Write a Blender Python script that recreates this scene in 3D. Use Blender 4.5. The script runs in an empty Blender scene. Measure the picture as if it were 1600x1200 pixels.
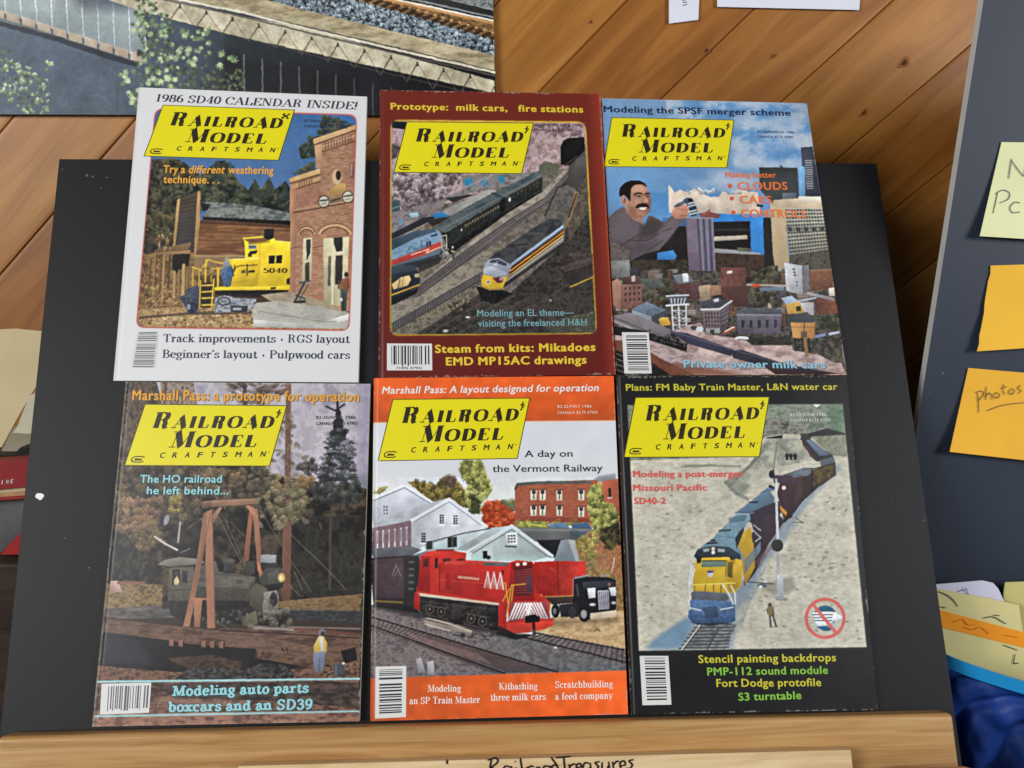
import bpy, bmesh, math, random
import numpy as np
from mathutils import Matrix, Vector
from mathutils.geometry import delaunay_2d_cdt
random.seed(3)
C = bpy.context.scene
COL = C.collection
# ---------------------------------------------------------------- camera, world, lamps, exposure
FPX = 1260.15                                   # focal length in pixels of the 1600 px wide photograph
CAM = np.array([-0.0251035, -0.6997402, 0.4504241])
RW = np.array([[0.998323865, 0.009496493, -0.057090087], [-0.057874521, 0.163212424, -0.984891996], [-0.0000352085, 0.986545246, 0.163488462]])
cd = bpy.data.cameras.new('camera'); cam = bpy.data.objects.new('camera', cd); COL.objects.link(cam)
cd.sensor_width = 36; cd.lens = FPX/1600*36; cd.clip_start = .02; cd.clip_end = 50
cd.dof.use_dof = True; cd.dof.focus_distance = .70; cd.dof.aperture_fstop = 10
M4 = Matrix.Identity(4)
for i in range(3):
    for j in range(3): M4[i][j] = float(RW[i, j])
    M4[i][3] = float(CAM[i])
cam.matrix_world = M4
C.camera = cam
w = bpy.data.worlds.new('World'); C.world = w; w.use_nodes = True
bg = w.node_tree.nodes['Background']; bg.inputs['Color'].default_value = (.80, .88, 1.0, 1); bg.inputs['Strength'].default_value = .15
def area(name, loc, target, size, energy, col):
    l = bpy.data.lights.new(name, 'AREA'); l.shape = 'RECTANGLE'; l.size, l.size_y = size; l.energy = energy; l.color = col
    o = bpy.data.objects.new(name, l); COL.objects.link(o); o.location = loc
    o.rotation_euler = (Vector(target)-Vector(loc)).to_track_quat('-Z', 'Y').to_euler(); return o
area('window_light', (-2.6, -2.0, 1.22), (0, 0, .36), (1.0, 1.0), 66, (1.0, .98, .95))
area('side_window', (2.3, -1.55, 1.0), (0, 0, .36), (.9, .8), 46, (.98, .98, 1.0))
area('room_light', (-1.5, -1.9, 1.05), (0, 0, .42), (.8, .6), 15, (.94, .97, 1.0))
C.view_settings.view_transform = 'Standard'; C.view_settings.look = 'None'; C.view_settings.gamma = 1
C.view_settings.use_curve_mapping = False; C.view_settings.exposure = 0.0
C.cycles.max_bounces = 6
# ---------------------------------------------------------------- planes of the place
LEAN = math.radians(22)
U = np.array([1.0, 0, 0]); VV = np.array([0, math.sin(LEAN), math.cos(LEAN)]); NN = np.array([0, -math.cos(LEAN), math.sin(LEAN)])
O0 = np.array([0, 0, .34])                      # middle of the leaning board
WALL_Y = .205
def rays(px, py):
    px = np.atleast_1d(np.asarray(px, float)); py = np.atleast_1d(np.asarray(py, float))
    d = np.stack([(px-800)/FPX, (600-py)/FPX, -np.ones_like(px)], -1)
    return d@RW.T
def on_board(px, py, h=0.0):
    """where a printed mark measured at px, py lies on the leaning board's plane raised by h"""
    d = rays(px, py); h = np.asarray(h, float)
    t = (((O0-CAM)@NN)+h)/(d@NN)
    return CAM+t[:, None]*d
def on_y(px, py, y):
    d = rays(px, py); t = (y-CAM[1])/d[:, 1]; return CAM+t[:, None]*d
def B(u, v, n): return O0+U*u+VV*v+NN*n
def lin(c):
    c = np.asarray(c, float)/255.0
    return np.where(c <= .04045, c/12.92, ((c+.055)/1.055)**2.4)
# ---------------------------------------------------------------- materials
_m = {}
def nt(m): return m.node_tree.nodes, m.node_tree.links
def mat(name, rgb, rough=.6, spec=.4, noise=0, scale=40, bump=0, bscale=300, metal=0, dust=0):
    """rgb as 0-255; noise varies the value a little, bump roughens the surface"""
    if name in _m: return _m[name]
    m = bpy.data.materials.new(name); m.use_nodes = True; N, K = nt(m); b = N['Principled BSDF']
    c = lin(rgb); b.inputs['Base Color'].default_value = (*c, 1); b.inputs['Roughness'].default_value = rough
    b.inputs['Specular IOR Level'].default_value = spec; b.inputs['Metallic'].default_value = metal
    tc = N.new('ShaderNodeTexCoord')
    if noise:
        n = N.new('ShaderNodeTexNoise'); n.inputs['Scale'].default_value = scale; n.inputs['Detail'].default_value = 6
        K.new(tc.outputs['Object'], n.inputs['Vector'])
        r = N.new('ShaderNodeMapRange'); r.inputs[1].default_value = .3; r.inputs[2].default_value = .7; r.inputs[3].default_value = 1-noise; r.inputs[4].default_value = 1+noise
        mx = N.new('ShaderNodeVectorMath'); mx.operation = 'SCALE'; mx.inputs[0].default_value = c
        K.new(n.outputs['Fac'], r.inputs[0]); K.new(r.outputs[0], mx.inputs['Scale']); K.new(mx.outputs[0], b.inputs['Base Color'])
    if dust:
        nd = N.new('ShaderNodeTexVoronoi'); nd.inputs['Scale'].default_value = 95; K.new(tc.outputs['Object'], nd.inputs['Vector'])
        nm = N.new('ShaderNodeTexNoise'); nm.inputs['Scale'].default_value = 14; K.new(tc.outputs['Object'], nm.inputs['Vector'])
        th = N.new('ShaderNodeMapRange'); th.inputs[1].default_value = .52; th.inputs[2].default_value = .75; th.inputs[3].default_value = 0; th.inputs[4].default_value = .11
        K.new(nm.outputs['Fac'], th.inputs[0]); lt = N.new('ShaderNodeMath'); lt.operation = 'LESS_THAN'; K.new(nd.outputs['Distance'], lt.inputs[0]); K.new(th.outputs[0], lt.inputs[1])
        ml = N.new('ShaderNodeMath'); ml.operation = 'MULTIPLY'; ml.inputs[1].default_value = dust; K.new(lt.outputs[0], ml.inputs[0])
        mm = N.new('ShaderNodeMix'); mm.data_type = 'RGBA'; mm.inputs[7].default_value = (.35, .35, .34, 1); K.new(ml.outputs[0], mm.inputs[0])
        K.new(b.inputs['Base Color'].links[0].from_socket, mm.inputs[6]); K.new(mm.outputs[2], b.inputs['Base Color'])
    if bump:
        n2 = N.new('ShaderNodeTexNoise'); n2.inputs['Scale'].default_value = bscale; n2.inputs['Detail'].default_value = 4
        K.new(tc.outputs['Object'], n2.inputs['Vector'])
        bp = N.new('ShaderNodeBump'); bp.inputs['Strength'].default_value = bump; bp.inputs['Distance'].default_value = .001
        K.new(n2.outputs['Fac'], bp.inputs['Height']); K.new(bp.outputs['Normal'], b.inputs['Normal'])
    _m[name] = m; return m
def print_mat(name, rough=.36, spec=.25, bump=.06):
    """coated paper carrying its printed colours as a colour attribute"""
    m = bpy.data.materials.new(name); m.use_nodes = True; N, K = nt(m); b = N['Principled BSDF']
    a = N.new('ShaderNodeAttribute'); a.attribute_name = 'print'; K.new(a.outputs['Color'], b.inputs['Base Color'])
    b.inputs['Roughness'].default_value = rough; b.inputs['Specular IOR Level'].default_value = spec
    tc = N.new('ShaderNodeTexCoord'); n2 = N.new('ShaderNodeTexNoise'); n2.inputs['Scale'].default_value = 60; n2.inputs['Detail'].default_value = 5
    K.new(tc.outputs['Object'], n2.inputs['Vector'])
    bp = N.new('ShaderNodeBump'); bp.inputs['Strength'].default_value = bump; bp.inputs['Distance'].default_value = .002
    K.new(n2.outputs['Fac'], bp.inputs['Height']); K.new(bp.outputs['Normal'], b.inputs['Normal'])
    r = N.new('ShaderNodeMapRange'); r.inputs[3].default_value = rough-.08; r.inputs[4].default_value = rough+.1
    K.new(n2.outputs['Fac'], r.inputs[0]); K.new(r.outputs[0], b.inputs['Roughness'])
    return m
def wood_mat(name, c0, c1, c2, coord='Object', stretch=(1, 12, 12), scale=7, rough=.5, rot=0, fine=.34, spec=.3):
    m = bpy.data.materials.new(name); m.use_nodes = True; N, K = nt(m); b = N['Principled BSDF']
    tc = N.new('ShaderNodeTexCoord'); mp = N.new('ShaderNodeMapping'); mp.inputs['Scale'].default_value = stretch; mp.inputs['Rotation'].default_value = (0, 0, rot)
    K.new(tc.outputs[coord], mp.inputs['Vector'])
    n1 = N.new('ShaderNodeTexNoise'); n1.inputs['Scale'].default_value = scale; n1.inputs['Detail'].default_value = 3; n1.inputs['Distortion'].default_value = 1.1
    n2 = N.new('ShaderNodeTexNoise'); n2.inputs['Scale'].default_value = scale*7; n2.inputs['Detail'].default_value = 4
    mp2 = N.new('ShaderNodeMapping'); mp2.inputs['Scale'].default_value = (stretch[0]*.55, stretch[1]*2.2, stretch[2]*2.2); K.new(tc.outputs[coord], mp2.inputs['Vector'])
    K.new(mp.outputs[0], n1.inputs['Vector']); K.new(mp2.outputs[0], n2.inputs['Vector'])
    ad = N.new('ShaderNodeMath'); ad.operation = 'MULTIPLY_ADD'; ad.inputs[1].default_value = fine; K.new(n2.outputs['Fac'], ad.inputs[0]); K.new(n1.outputs['Fac'], ad.inputs[2])
    cr = N.new('ShaderNodeValToRGB'); e = cr.color_ramp.elements
    e[0].position = .42; e[0].color = (*lin(c0), 1); e[1].position = .92; e[1].color = (*lin(c2), 1)
    x = e.new(.66); x.color = (*lin(c1), 1)
    K.new(ad.outputs[0], cr.inputs[0]); out = cr.outputs[0]
    K.new(out, b.inputs['Base Color'])
    b.inputs['Roughness'].default_value = rough; b.inputs['Specular IOR Level'].default_value = spec
    bp = N.new('ShaderNodeBump'); bp.inputs['Strength'].default_value = .15; bp.inputs['Distance'].default_value = .001
    K.new(ad.outputs[0], bp.inputs['Height']); K.new(bp.outputs['Normal'], b.inputs['Normal'])
    return m
# ---------------------------------------------------------------- objects
def tag(o, label=None, cat=None, group=None, kind=None):
    for k, v in (('label', label), ('category', cat), ('group', group), ('kind', kind)):
        if v: o[k] = v
    return o
def empty(name, loc, label, cat, group=None, kind=None):
    o = bpy.data.objects.new(name, None); COL.objects.link(o); o.location = [float(v) for v in loc]; o.empty_display_size = .02
    return tag(o, label, cat, group, kind)
def mesh_obj(name, verts, faces, mats, parent=None, org=None, mi=None, smooth=False, cols=None):
    """verts in world space; they are stored relative to the thing's origin"""
    v = np.asarray(verts, float).reshape(-1, 3)
    if parent is not None:
        p = parent; off = np.zeros(3)
        while p is not None: off += np.array(p.location); p = p.parent
    else:
        off = np.array(org, float) if org is not None else v.mean(0)
    me = bpy.data.meshes.new(name); me.from_pydata((v-off).tolist(), [], [list(map(int, f)) for f in faces])
    for m in (mats if isinstance(mats, (list, tuple)) else [mats]): me.materials.append(m)
    if mi is not None: me.polygons.foreach_set('material_index', np.asarray(mi, np.int32))
    if smooth: me.polygons.foreach_set('use_smooth', np.ones(len(me.polygons), bool))
    if cols is not None:
        a = me.color_attributes.new('print', 'FLOAT_COLOR', 'POINT'); a.data.foreach_set('color', np.asarray(cols, np.float32).ravel())
    me.update(); me.validate()
    o = bpy.data.objects.new(name, me); COL.objects.link(o)
    if parent is not None: o.parent = parent
    else: o.location = [float(x) for x in off]
    return o
def grid_faces(nx, ny):
    i = np.arange(nx-1)[None, :]+np.arange(ny-1)[:, None]*nx; i = i.ravel()
    return np.stack([i, i+1, i+1+nx, i+nx], 1)
def grid_obj(name, P, nx, ny, m, parent=None, cols=None, smooth=True, flip=False):
    """regular sheet, fast path"""
    p = parent; off = np.zeros(3)
    while p is not None: off += np.array(p.location); p = p.parent
    if parent is None: off = P.mean(0)
    f = grid_faces(nx, ny)
    if flip: f = f[:, ::-1]
    me = bpy.data.meshes.new(name); n = len(f)
    me.vertices.add(len(P)); me.vertices.foreach_set('co', (P-off).astype(np.float32).ravel())
    me.loops.add(4*n); me.loops.foreach_set('vertex_index', f.astype(np.int32).ravel())
    me.polygons.add(n); me.polygons.foreach_set('loop_start', np.arange(0, 4*n, 4, dtype=np.int32))
    if cols is not None:
        a = me.color_attributes.new('print', 'FLOAT_COLOR', 'POINT'); a.data.foreach_set('color', np.asarray(cols, np.float32).ravel())
    me.materials.append(m); me.update(calc_edges=True)
    if smooth: me.polygons.foreach_set('use_smooth', np.ones(n, bool))
    o = bpy.data.objects.new(name, me); COL.objects.link(o)
    if parent is not None: o.parent = parent
    else: o.location = [float(x) for x in off]
    return o
def slab(outline, thick_vec):
    """closed prism: outline (front face) plus a copy moved by thick_vec"""
    a = np.asarray(outline, float); n = len(a); b = a+np.asarray(thick_vec, float)
    return np.vstack([a, b]), [list(range(n)), list(range(2*n-1, n-1, -1))]+[[i, i+n, (i+1) % n+n, (i+1) % n] for i in range(n)]
def bevel(o, w=.001, seg=2):
    md = o.modifiers.new('bevel', 'BEVEL'); md.width = w; md.segments = seg; md.limit_method = 'ANGLE'; return o
def box_pts(u0, u1, v0, v1, n0, n1, fr=B):
    P = [fr(u, v, n) for n in (n0, n1) for v in (v0, v1) for u in (u0, u1)]
    return np.array(P), [[0, 2, 3, 1], [4, 5, 7, 6], [0, 1, 5, 4], [2, 6, 7, 3], [0, 4, 6, 2], [1, 3, 7, 5]]
# ---------------------------------------------------------------- lettering
_fc = {}; _adv = {}
def _raw(txt):
    c = bpy.data.curves.new('lettering', 'FONT'); c.body = txt; c.size = 1; c.resolution_u = 3
    o = bpy.data.objects.new('lettering', c); COL.objects.link(o)
    dg = bpy.context.evaluated_depsgraph_get(); dg.update(); me = o.evaluated_get(dg).to_mesh()
    v = np.array([x.co[:2] for x in me.vertices]).reshape(-1, 2); f = [list(p.vertices) for p in me.polygons]
    o.evaluated_get(dg).to_mesh_clear(); bpy.data.objects.remove(o); bpy.data.curves.remove(c)
    return v/.729, f
def _sglyph(ch, bold):
    """outline triangles of one letter of the built-in font, grown evenly by `bold`, and its advance"""
    k = (ch, bold)
    if k in _fc: return _fc[k]
    if ch not in _adv:
        if 'HH' not in _adv: _adv['HH'] = _raw('HH')[0][:, 0].max()
        _adv[ch] = _raw('H'+ch+'H')[0][:, 0].max()-_adv['HH']
    if ch == ' ': _fc[k] = (np.zeros((0, 2)), [], _adv[ch]); return _fc[k]
    v, f = _raw(ch)
    if bold:
        P = []
        for q in f:
            t = v[q]
            for a in range(8):
                P.append(t+(bold*1.25*math.cos(a*math.pi/4), bold*.8*math.sin(a*math.pi/4)))
        v, f = union2(P)
    _fc[k] = (v, f, _adv[ch]+bold*2.0); return _fc[k]
def sans(txt, bold=.0):
    """2D triangles of a line of sans lettering, cap height 1"""
    V, F, x, n = [], [], 0.0, 0
    for ch in txt:
        v, f, a = _sglyph(ch, bold)
        if len(v): V.append(v+(x, 0)); F += [[i+n for i in q] for q in f]; n += len(v)
        x += a
    return np.vstack(V), F
def _e(cx, cy, rx, ry, a0, a1, n=14):
    t = np.radians(np.linspace(a0, a1, n)); return [(cx+rx*math.cos(x), cy+ry*math.sin(x)) for x in t]
def _sp(p, n=5):
    p = np.array(p, float); q = np.vstack([2*p[0]-p[1], p, 2*p[-1]-p[-2]]); out = []
    for i in range(1, len(q)-2):
        for t in np.linspace(0, 1, n, endpoint=False):
            a, b, c, d = q[i-1:i+3]; out.append(.5*(2*b+(c-a)*t+(2*a-5*b+4*c-d)*t*t+(3*b-3*c+d-a)*t**3))
    return [tuple(x) for x in out]+[tuple(p[-1])]
# glyph = (advance, strokes); stroke = (points, weight): A follows the nib, T thick, t thin; ('f', x, y, left, right) is a serif
def _glyphs():
    G = {}
    s2 = lambda x, y: ('f', x, y, .11, .11)
    def add(ch, adv, *st): G[ch] = (adv, st)
    L = lambda *p: (list(p), 'A'); T = lambda *p: (list(p), 'T'); t = lambda *p: (list(p), 't'); wg = lambda *p: (list(p), 'w')
    add('A', .86, t((.08, 0), (.43, 1)), T((.41, 1), (.74, 0)), t((.2, .34), (.62, .34)), s2(.08, 0), s2(.75, 0))
    add('B', .76, T((.18, 0), (.18, 1)), (_sp([(.15, .98), (.4, .98), (.6, .76), (.4, .53), (.2, .53)]), 'A'), (_sp([(.2, .53), (.46, .52), (.66, .27), (.46, .02), (.15, .02)]), 'A'), ('f', .1, 0, .06, .06), ('f', .1, 1, .06, .06))
    add('C', .78, (_e(.44, .5, .34, .48, 48, 312, 22), 'A'), wg((.68, .66), (.68, .92)))
    add('D', .84, T((.18, 0), (.18, 1)), (_e(.32, .5, .4, .48, 90, -90, 18), 'A'), t((.08, .98), (.34, .98)), t((.08, .02), (.34, .02)))
    add('E', .72, T((.18, 0), (.18, 1)), t((.06, .98), (.62, .98)), t((.06, .02), (.66, .02)), t((.18, .52), (.46, .52)), wg((.6, .98), (.62, .78)), wg((.64, .02), (.66, .24)), t((.46, .4), (.46, .64)))
    add('F', .68, T((.18, 0), (.18, 1)), t((.06, .98), (.62, .98)), t((.18, .5), (.46, .5)), wg((.6, .98), (.62, .78)), t((.46, .38), (.46, .62)), s2(.18, 0))
    add('G', .86, (_e(.44, .5, .34, .48, 48, 300, 22), 'A'), T((.68, .66), (.68, .92)), T((.66, .06), (.66, .42)), ('f', .66, .42, .14, .12))
    add('H', .88, T((.18, 0), (.18, 1)), T((.68, 0), (.68, 1)), t((.18, .5), (.68, .5)), s2(.18, 0), s2(.18, 1), s2(.68, 0), s2(.68, 1))
    add('I', .4, T((.2, 0), (.2, 1)), s2(.2, 0), s2(.2, 1))
    add('K', .86, T((.18, 0), (.18, 1)), t((.2, .4), (.64, 1)), T((.34, .55), (.68, 0)), s2(.18, 0), s2(.18, 1), s2(.7, 0), s2(.64, 1))
    add('L', .7, T((.18, 0), (.18, 1)), t((.06, .02), (.62, .02)), wg((.6, .02), (.66, .3)), s2(.18, 1))
    add('M', 1.04, t((.12, 0), (.18, 1)), T((.2, 1), (.5, .05)), t((.5, .05), (.84, 1)), T((.84, 0), (.84, 1)), s2(.12, 0), s2(.84, 0), ('f', .14, 1, .1, .02), ('f', .9, 1, .02, .08))
    add('N', .9, t((.16, 0), (.16, 1)), T((.18, 1), (.7, .02)), t((.72, 0), (.72, 1)), s2(.16, 0), ('f', .12, 1, .08, .02), s2(.72, 1))
    add('O', .88, (_e(.44, .5, .35, .48, 0, 360, 28), 'A'))
    add('P', .74, T((.18, 0), (.18, 1)), (_sp([(.1, .98), (.42, .98), (.64, .73), (.42, .47), (.18, .47)]), 'A'), s2(.18, 0), ('f', .1, 1, .06, .06))
    add('R', .84, T((.18, 0), (.18, 1)), (_sp([(.1, .98), (.4, .98), (.6, .76), (.4, .53), (.18, .53)]), 'A'), (_sp([(.44, .5), (.55, .34), (.58, .12), (.72, .02)]), 'A'), s2(.18, 0), ('f', .1, 1, .06, .06))
    add('S', .68, (_sp([(.56, .76), (.5, .92), (.32, .98), (.13, .82), (.16, .64), (.34, .51), (.53, .37), (.55, .18), (.36, .02), (.16, .06), (.09, .24)]), 'A'), t((.57, .7), (.57, .96)), t((.08, .04), (.08, .3)))
    add('T', .8, T((.4, 0), (.4, 1)), t((.08, .98), (.72, .98)), t((.09, .98), (.08, .74)), t((.71, .98), (.72, .74)), s2(.4, 0))
    add('V', .84, T((.1, 1), (.42, 0)), t((.42, 0), (.74, 1)), s2(.12, 1), s2(.74, 1))
    x = .66
    add('a', .58, T((.4, .08), (.4, .46)), (_sp([(.12, .5), (.2, .64), (.33, .64), (.4, .46)]), 'A'), (_e(.25, .18, .16, .18, 60, 330, 14), 'A'), ('f', .44, .02, 0, .12))
    add('b', .62, T((.15, 0), (.15, 1)), (_e(.33, .33, .2, .32, 0, 360, 20), 'A'), ('f', .1, 1, .06, .04))
    add('c', .54, (_e(.3, .33, .21, .32, 50, 315, 18), 'A'), T((.43, .46), (.43, .57)))
    add('d', .66, T((.47, 0), (.47, 1)), (_e(.29, .33, .2, .32, 0, 360, 20), 'A'), ('f', .42, 1, .06, .04), ('f', .52, .02, 0, .08))
    add('e', .56, (_e(.29, .33, .21, .32, 5, 318, 20), 'A'), t((.1, .36), (.5, .36)))
    add('f', .42, T((.2, 0), (.2, .78)), (_sp([(.2, .74), (.24, .94), (.34, 1.0), (.42, .93)]), 'A'), t((.05, .64), (.38, .64)), s2(.2, 0))
    add('g', .58, (_e(.27, .44, .18, .2, 0, 360, 18), 'A'), (_e(.28, -.1, .21, .16, 0, 360, 18), 'A'), t((.18, .26), (.14, .12)), t((.14, .12), (.4, .04)), t((.42, .58), (.54, .64)))
    add('h', .68, T((.15, 0), (.15, 1)), (_sp([(.17, .48), (.3, .64), (.44, .62), (.5, .44)]), 'A'), T((.5, 0), (.5, .46)), s2(.15, 0), s2(.5, 0), ('f', .1, 1, .06, .04))
    add('i', .34, T((.17, 0), (.17, x)), T((.17, .84), (.17, .98)), s2(.17, 0), ('f', .12, x, .07, .04))
    add('k', .66, T((.15, 0), (.15, 1)), t((.16, .26), (.48, .64)), T((.28, .38), (.52, 0)), s2(.15, 0), s2(.52, 0), s2(.48, .65), ('f', .1, 1, .06, .04))
    add('l', .34, T((.17, 0), (.17, 1)), s2(.17, 0), ('f', .12, 1, .07, .04))
    add('m', 1.0, T((.15, 0), (.15, x)), (_sp([(.17, .48), (.28, .64), (.42, .62), (.49, .44)]), 'A'), T((.49, 0), (.49, .46)), (_sp([(.51, .48), (.62, .64), (.76, .62), (.83, .44)]), 'A'), T((.83, 0), (.83, .46)), s2(.15, 0), s2(.49, 0), s2(.83, 0), ('f', .1, x, .06, .04))
    add('n', .68, T((.15, 0), (.15, x)), (_sp([(.17, .48), (.3, .64), (.44, .62), (.5, .44)]), 'A'), T((.5, 0), (.5, .46)), s2(.15, 0), s2(.5, 0), ('f', .1, x, .06, .04))
    add('o', .6, (_e(.3, .33, .21, .32, 0, 360, 22), 'A'))
    add('p', .64, T((.16, -.28), (.16, x)), (_e(.34, .33, .2, .32, 0, 360, 20), 'A'), s2(.16, -.28), ('f', .1, x, .06, .04))
    add('r', .5, T((.16, 0), (.16, x)), (_sp([(.18, .42), (.27, .6), (.4, .64)]), 'A'), T((.42, .5), (.42, .62)), s2(.16, 0), ('f', .1, x, .06, .04))
    add('s', .5, (_sp([(.42, .52), (.36, .62), (.24, .64), (.11, .52), (.15, .4), (.27, .34), (.4, .25), (.42, .12), (.28, .02), (.14, .04), (.07, .16)]), 'A'), t((.42, .46), (.42, .64)), t((.07, .02), (.07, .2)))
    add('t', .42, T((.18, .14), (.18, .84)), (_sp([(.18, .16), (.22, .03), (.32, .02), (.39, .12)]), 'A'), t((.04, .64), (.37, .64)))
    add('u', .68, T((.15, .2), (.15, x)), (_sp([(.15, .22), (.2, .04), (.34, .03), (.48, .18)]), 'A'), T((.5, 0), (.5, x)), ('f', .1, x, .06, .04), ('f', .45, x, .06, .04), ('f', .55, .02, 0, .07))
    add('v', .62, T((.1, x), (.31, 0)), t((.31, 0), (.52, x)), s2(.1, x), s2(.52, x))
    add('w', .9, T((.1, x), (.28, 0)), t((.28, 0), (.45, x)), T((.45, x), (.62, 0)), t((.62, 0), (.8, x)), s2(.1, x), s2(.45, x), s2(.8, x))
    add('x', .62, T((.1, x), (.5, 0)), t((.12, 0), (.5, x)), s2(.1, x), s2(.5, 0), s2(.1, 0), s2(.5, x))
    add('y', .62, T((.1, x), (.31, 0)), (_sp([(.54, x), (.31, 0), (.2, -.24), (.08, -.24)]), 't'), s2(.1, x), s2(.53, x))
    add('0', .62, (_e(.31, .5, .22, .48, 0, 360, 24), 'A')); add('1', .5, T((.26, 0), (.26, 1)), t((.1, .86), (.26, .98)), s2(.26, 0))
    add('3', .6, (_sp([(.1, .8), (.18, .95), (.32, .97), (.48, .78), (.36, .55), (.24, .52)]), 'A'), (_sp([(.24, .52), (.42, .48), (.52, .27), (.36, .03), (.18, .03), (.08, .2)]), 'A'))
    add('4', .64, T((.44, 0), (.44, 1)), t((.44, .98), (.06, .3)), t((.06, .28), (.6, .28)), s2(.44, 0)); add('5', .6, t((.16, .97), (.5, .97)), T((.16, .97), (.14, .56)), (_sp([(.14, .56), (.32, .64), (.52, .44), (.46, .12), (.26, .02), (.08, .16)]), 'A'))
    add('6', .62, (_e(.31, .31, .21, .29, 0, 360, 20), 'A'), (_sp([(.1, .32), (.14, .7), (.32, .94), (.5, .9)]), 'A')); add('8', .62, (_e(.31, .74, .18, .23, 0, 360, 18), 'A'), (_e(.31, .27, .22, .26, 0, 360, 20), 'A'))
    add('9', .62, (_e(.31, .68, .21, .29, 0, 360, 20), 'A'), (_sp([(.52, .66), (.48, .3), (.3, .05), (.12, .1)]), 'A'))
    add('!', .32, T((.16, .3), (.16, 1)), T((.16, 0), (.16, .13))); add('.', .3, T((.15, 0), (.15, .13))); add(':', .3, T((.15, 0), (.15, .13)), T((.15, .45), (.15, .58)))
    add("'", .24, T((.13, .76), (.13, 1))); add('\u2022', .46, T((.23, .22), (.23, .48))); add('-', .4, t((.06, .34), (.34, .34)))
    return G
GL = _glyphs(); _sc = {}
def ribbon2(p, wd):
    """quads of a pen stroke in the plane; wd is a width per point"""
    p = np.array(p, float); keep = [0]+[i for i in range(1, len(p)) if np.hypot(*(p[i]-p[i-1])) > 1e-6]; p = p[keep]; wd = np.asarray(wd)[keep] if np.ndim(wd) else np.full(len(p), wd)
    out = []
    for i in range(len(p)-1):
        d = p[i+1]-p[i]; d = d/np.hypot(*d); n = np.array([-d[1], d[0]])
        out.append(np.array([p[i]+n*wd[i]/2, p[i]-n*wd[i]/2, p[i+1]-n*wd[i+1]/2, p[i+1]+n*wd[i+1]/2]))
        if i: out.append(np.array([p[i]+wd[i]/2*np.array([math.cos(a), math.sin(a)]) for a in np.arange(8)*math.pi/4+.2]))
    return out
def union2(polys):
    """one flat triangulation of overlapping polygons"""
    V, F = [], []
    for q in polys:
        ar = sum(q[i][0]*q[(i+1) % len(q)][1]-q[(i+1) % len(q)][0]*q[i][1] for i in range(len(q)))
        if abs(ar) < 1e-9: continue
        if ar < 0: q = q[::-1]
        F.append(list(range(len(V), len(V)+len(q)))); V += [Vector((float(a), float(b))) for a, b in q]
    r = delaunay_2d_cdt(V, [], F, 0, 1e-6)
    P = np.array([tuple(v) for v in r[0]]).reshape(-1, 2); T = [list(f) for f in r[2]]
    c = np.array([P[f].mean(0) for f in T]); ins = np.zeros(len(T), bool); VA = np.array([tuple(v) for v in V])
    for f in F:                                     # keep the triangles whose middle lies under one of the strokes
        q = VA[f]; e = np.roll(q, -1, 0)-q; ok = np.ones(len(T), bool)
        for i in range(len(q)): ok &= (e[i, 0]*(c[:, 1]-q[i, 1])-e[i, 1]*(c[:, 0]-q[i, 0])) >= -1e-9
        ins |= ok
    return P, [t for t, k in zip(T, ins) if k]
def serif_glyph(ch, T, t, xs=1.0):
    k = (ch, T, t, xs)
    if k in _sc: return _sc[k]
    adv, st = GL[ch]; P = []
    for s in st:
        if s[0] == 'f':
            y = s[2]; y0, y1 = (y, y+t) if y < .3 else (y-t, y); X = s[1]*xs
            P.append(np.array([(X-s[3]-T*.35, y0), (X+s[4]+T*.35, y0), (X+s[4]+T*.35, y1), (X-s[3]-T*.35, y1)]))
        else:
            p = np.array(s[0], float)*(xs, 1)
            if s[1] == 'T': wd = T
            elif s[1] == 't': wd = t
            elif s[1] == 'w': wd = min(T, .15)
            else:
                d = np.gradient(p, axis=0); d /= np.maximum(1e-9, np.hypot(d[:, 0], d[:, 1]))[:, None]; wd = t+(T-t)*np.abs(d[:, 1])**1.6
            P += ribbon2(p, wd)
    r = union2(P); _sc[k] = (r[0], r[1], adv*xs); return _sc[k]
def serif(txt, T=.17, t=.06, small=None, gap=.03, xs=1.0):
    """2D triangles of a line of serif lettering, cap height 1; lower-case letters become small capitals of size `small` if given"""
    V, F = [], []; x = 0
    for ch in txt:
        if ch == ' ': x += .34*xs; continue
        sc = 1
        if small and ch.islower(): ch = ch.upper(); sc = small
        v, f, adv = serif_glyph(ch, T/sc*.88 if sc != 1 else T, t/sc if sc != 1 else t, xs)
        n = sum(len(a) for a in V); V.append(v*sc+(x, 0)); F += [[i+n for i in q] for q in f]; x += adv*sc+gap+(T-.17)*.8
    return np.vstack(V), F
# ---------------------------------------------------------------- printed artwork painter (numpy -> colour attribute of the paper mesh)
_nz = {}
def _vnoise(h, w, sx, sy, rs):
    gh, gw = int(h/sy)+3, int(w/sx)+3
    g = rs.rand(gh, gw)
    y = np.arange(h)/sy; x = np.arange(w)/sx
    yi = y.astype(int); xi = x.astype(int)
    fy = (y-yi); fx = (x-xi)
    fy = (fy*fy*(3-2*fy))[:, None]; fx = (fx*fx*(3-2*fx))[None, :]
    a = g[np.ix_(yi, xi)]; b = g[np.ix_(yi, xi+1)]; c = g[np.ix_(yi+1, xi)]; d = g[np.ix_(yi+1, xi+1)]
    return (a*(1-fx)+b*fx)*(1-fy)+(c*(1-fx)+d*fx)*fy

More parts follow.
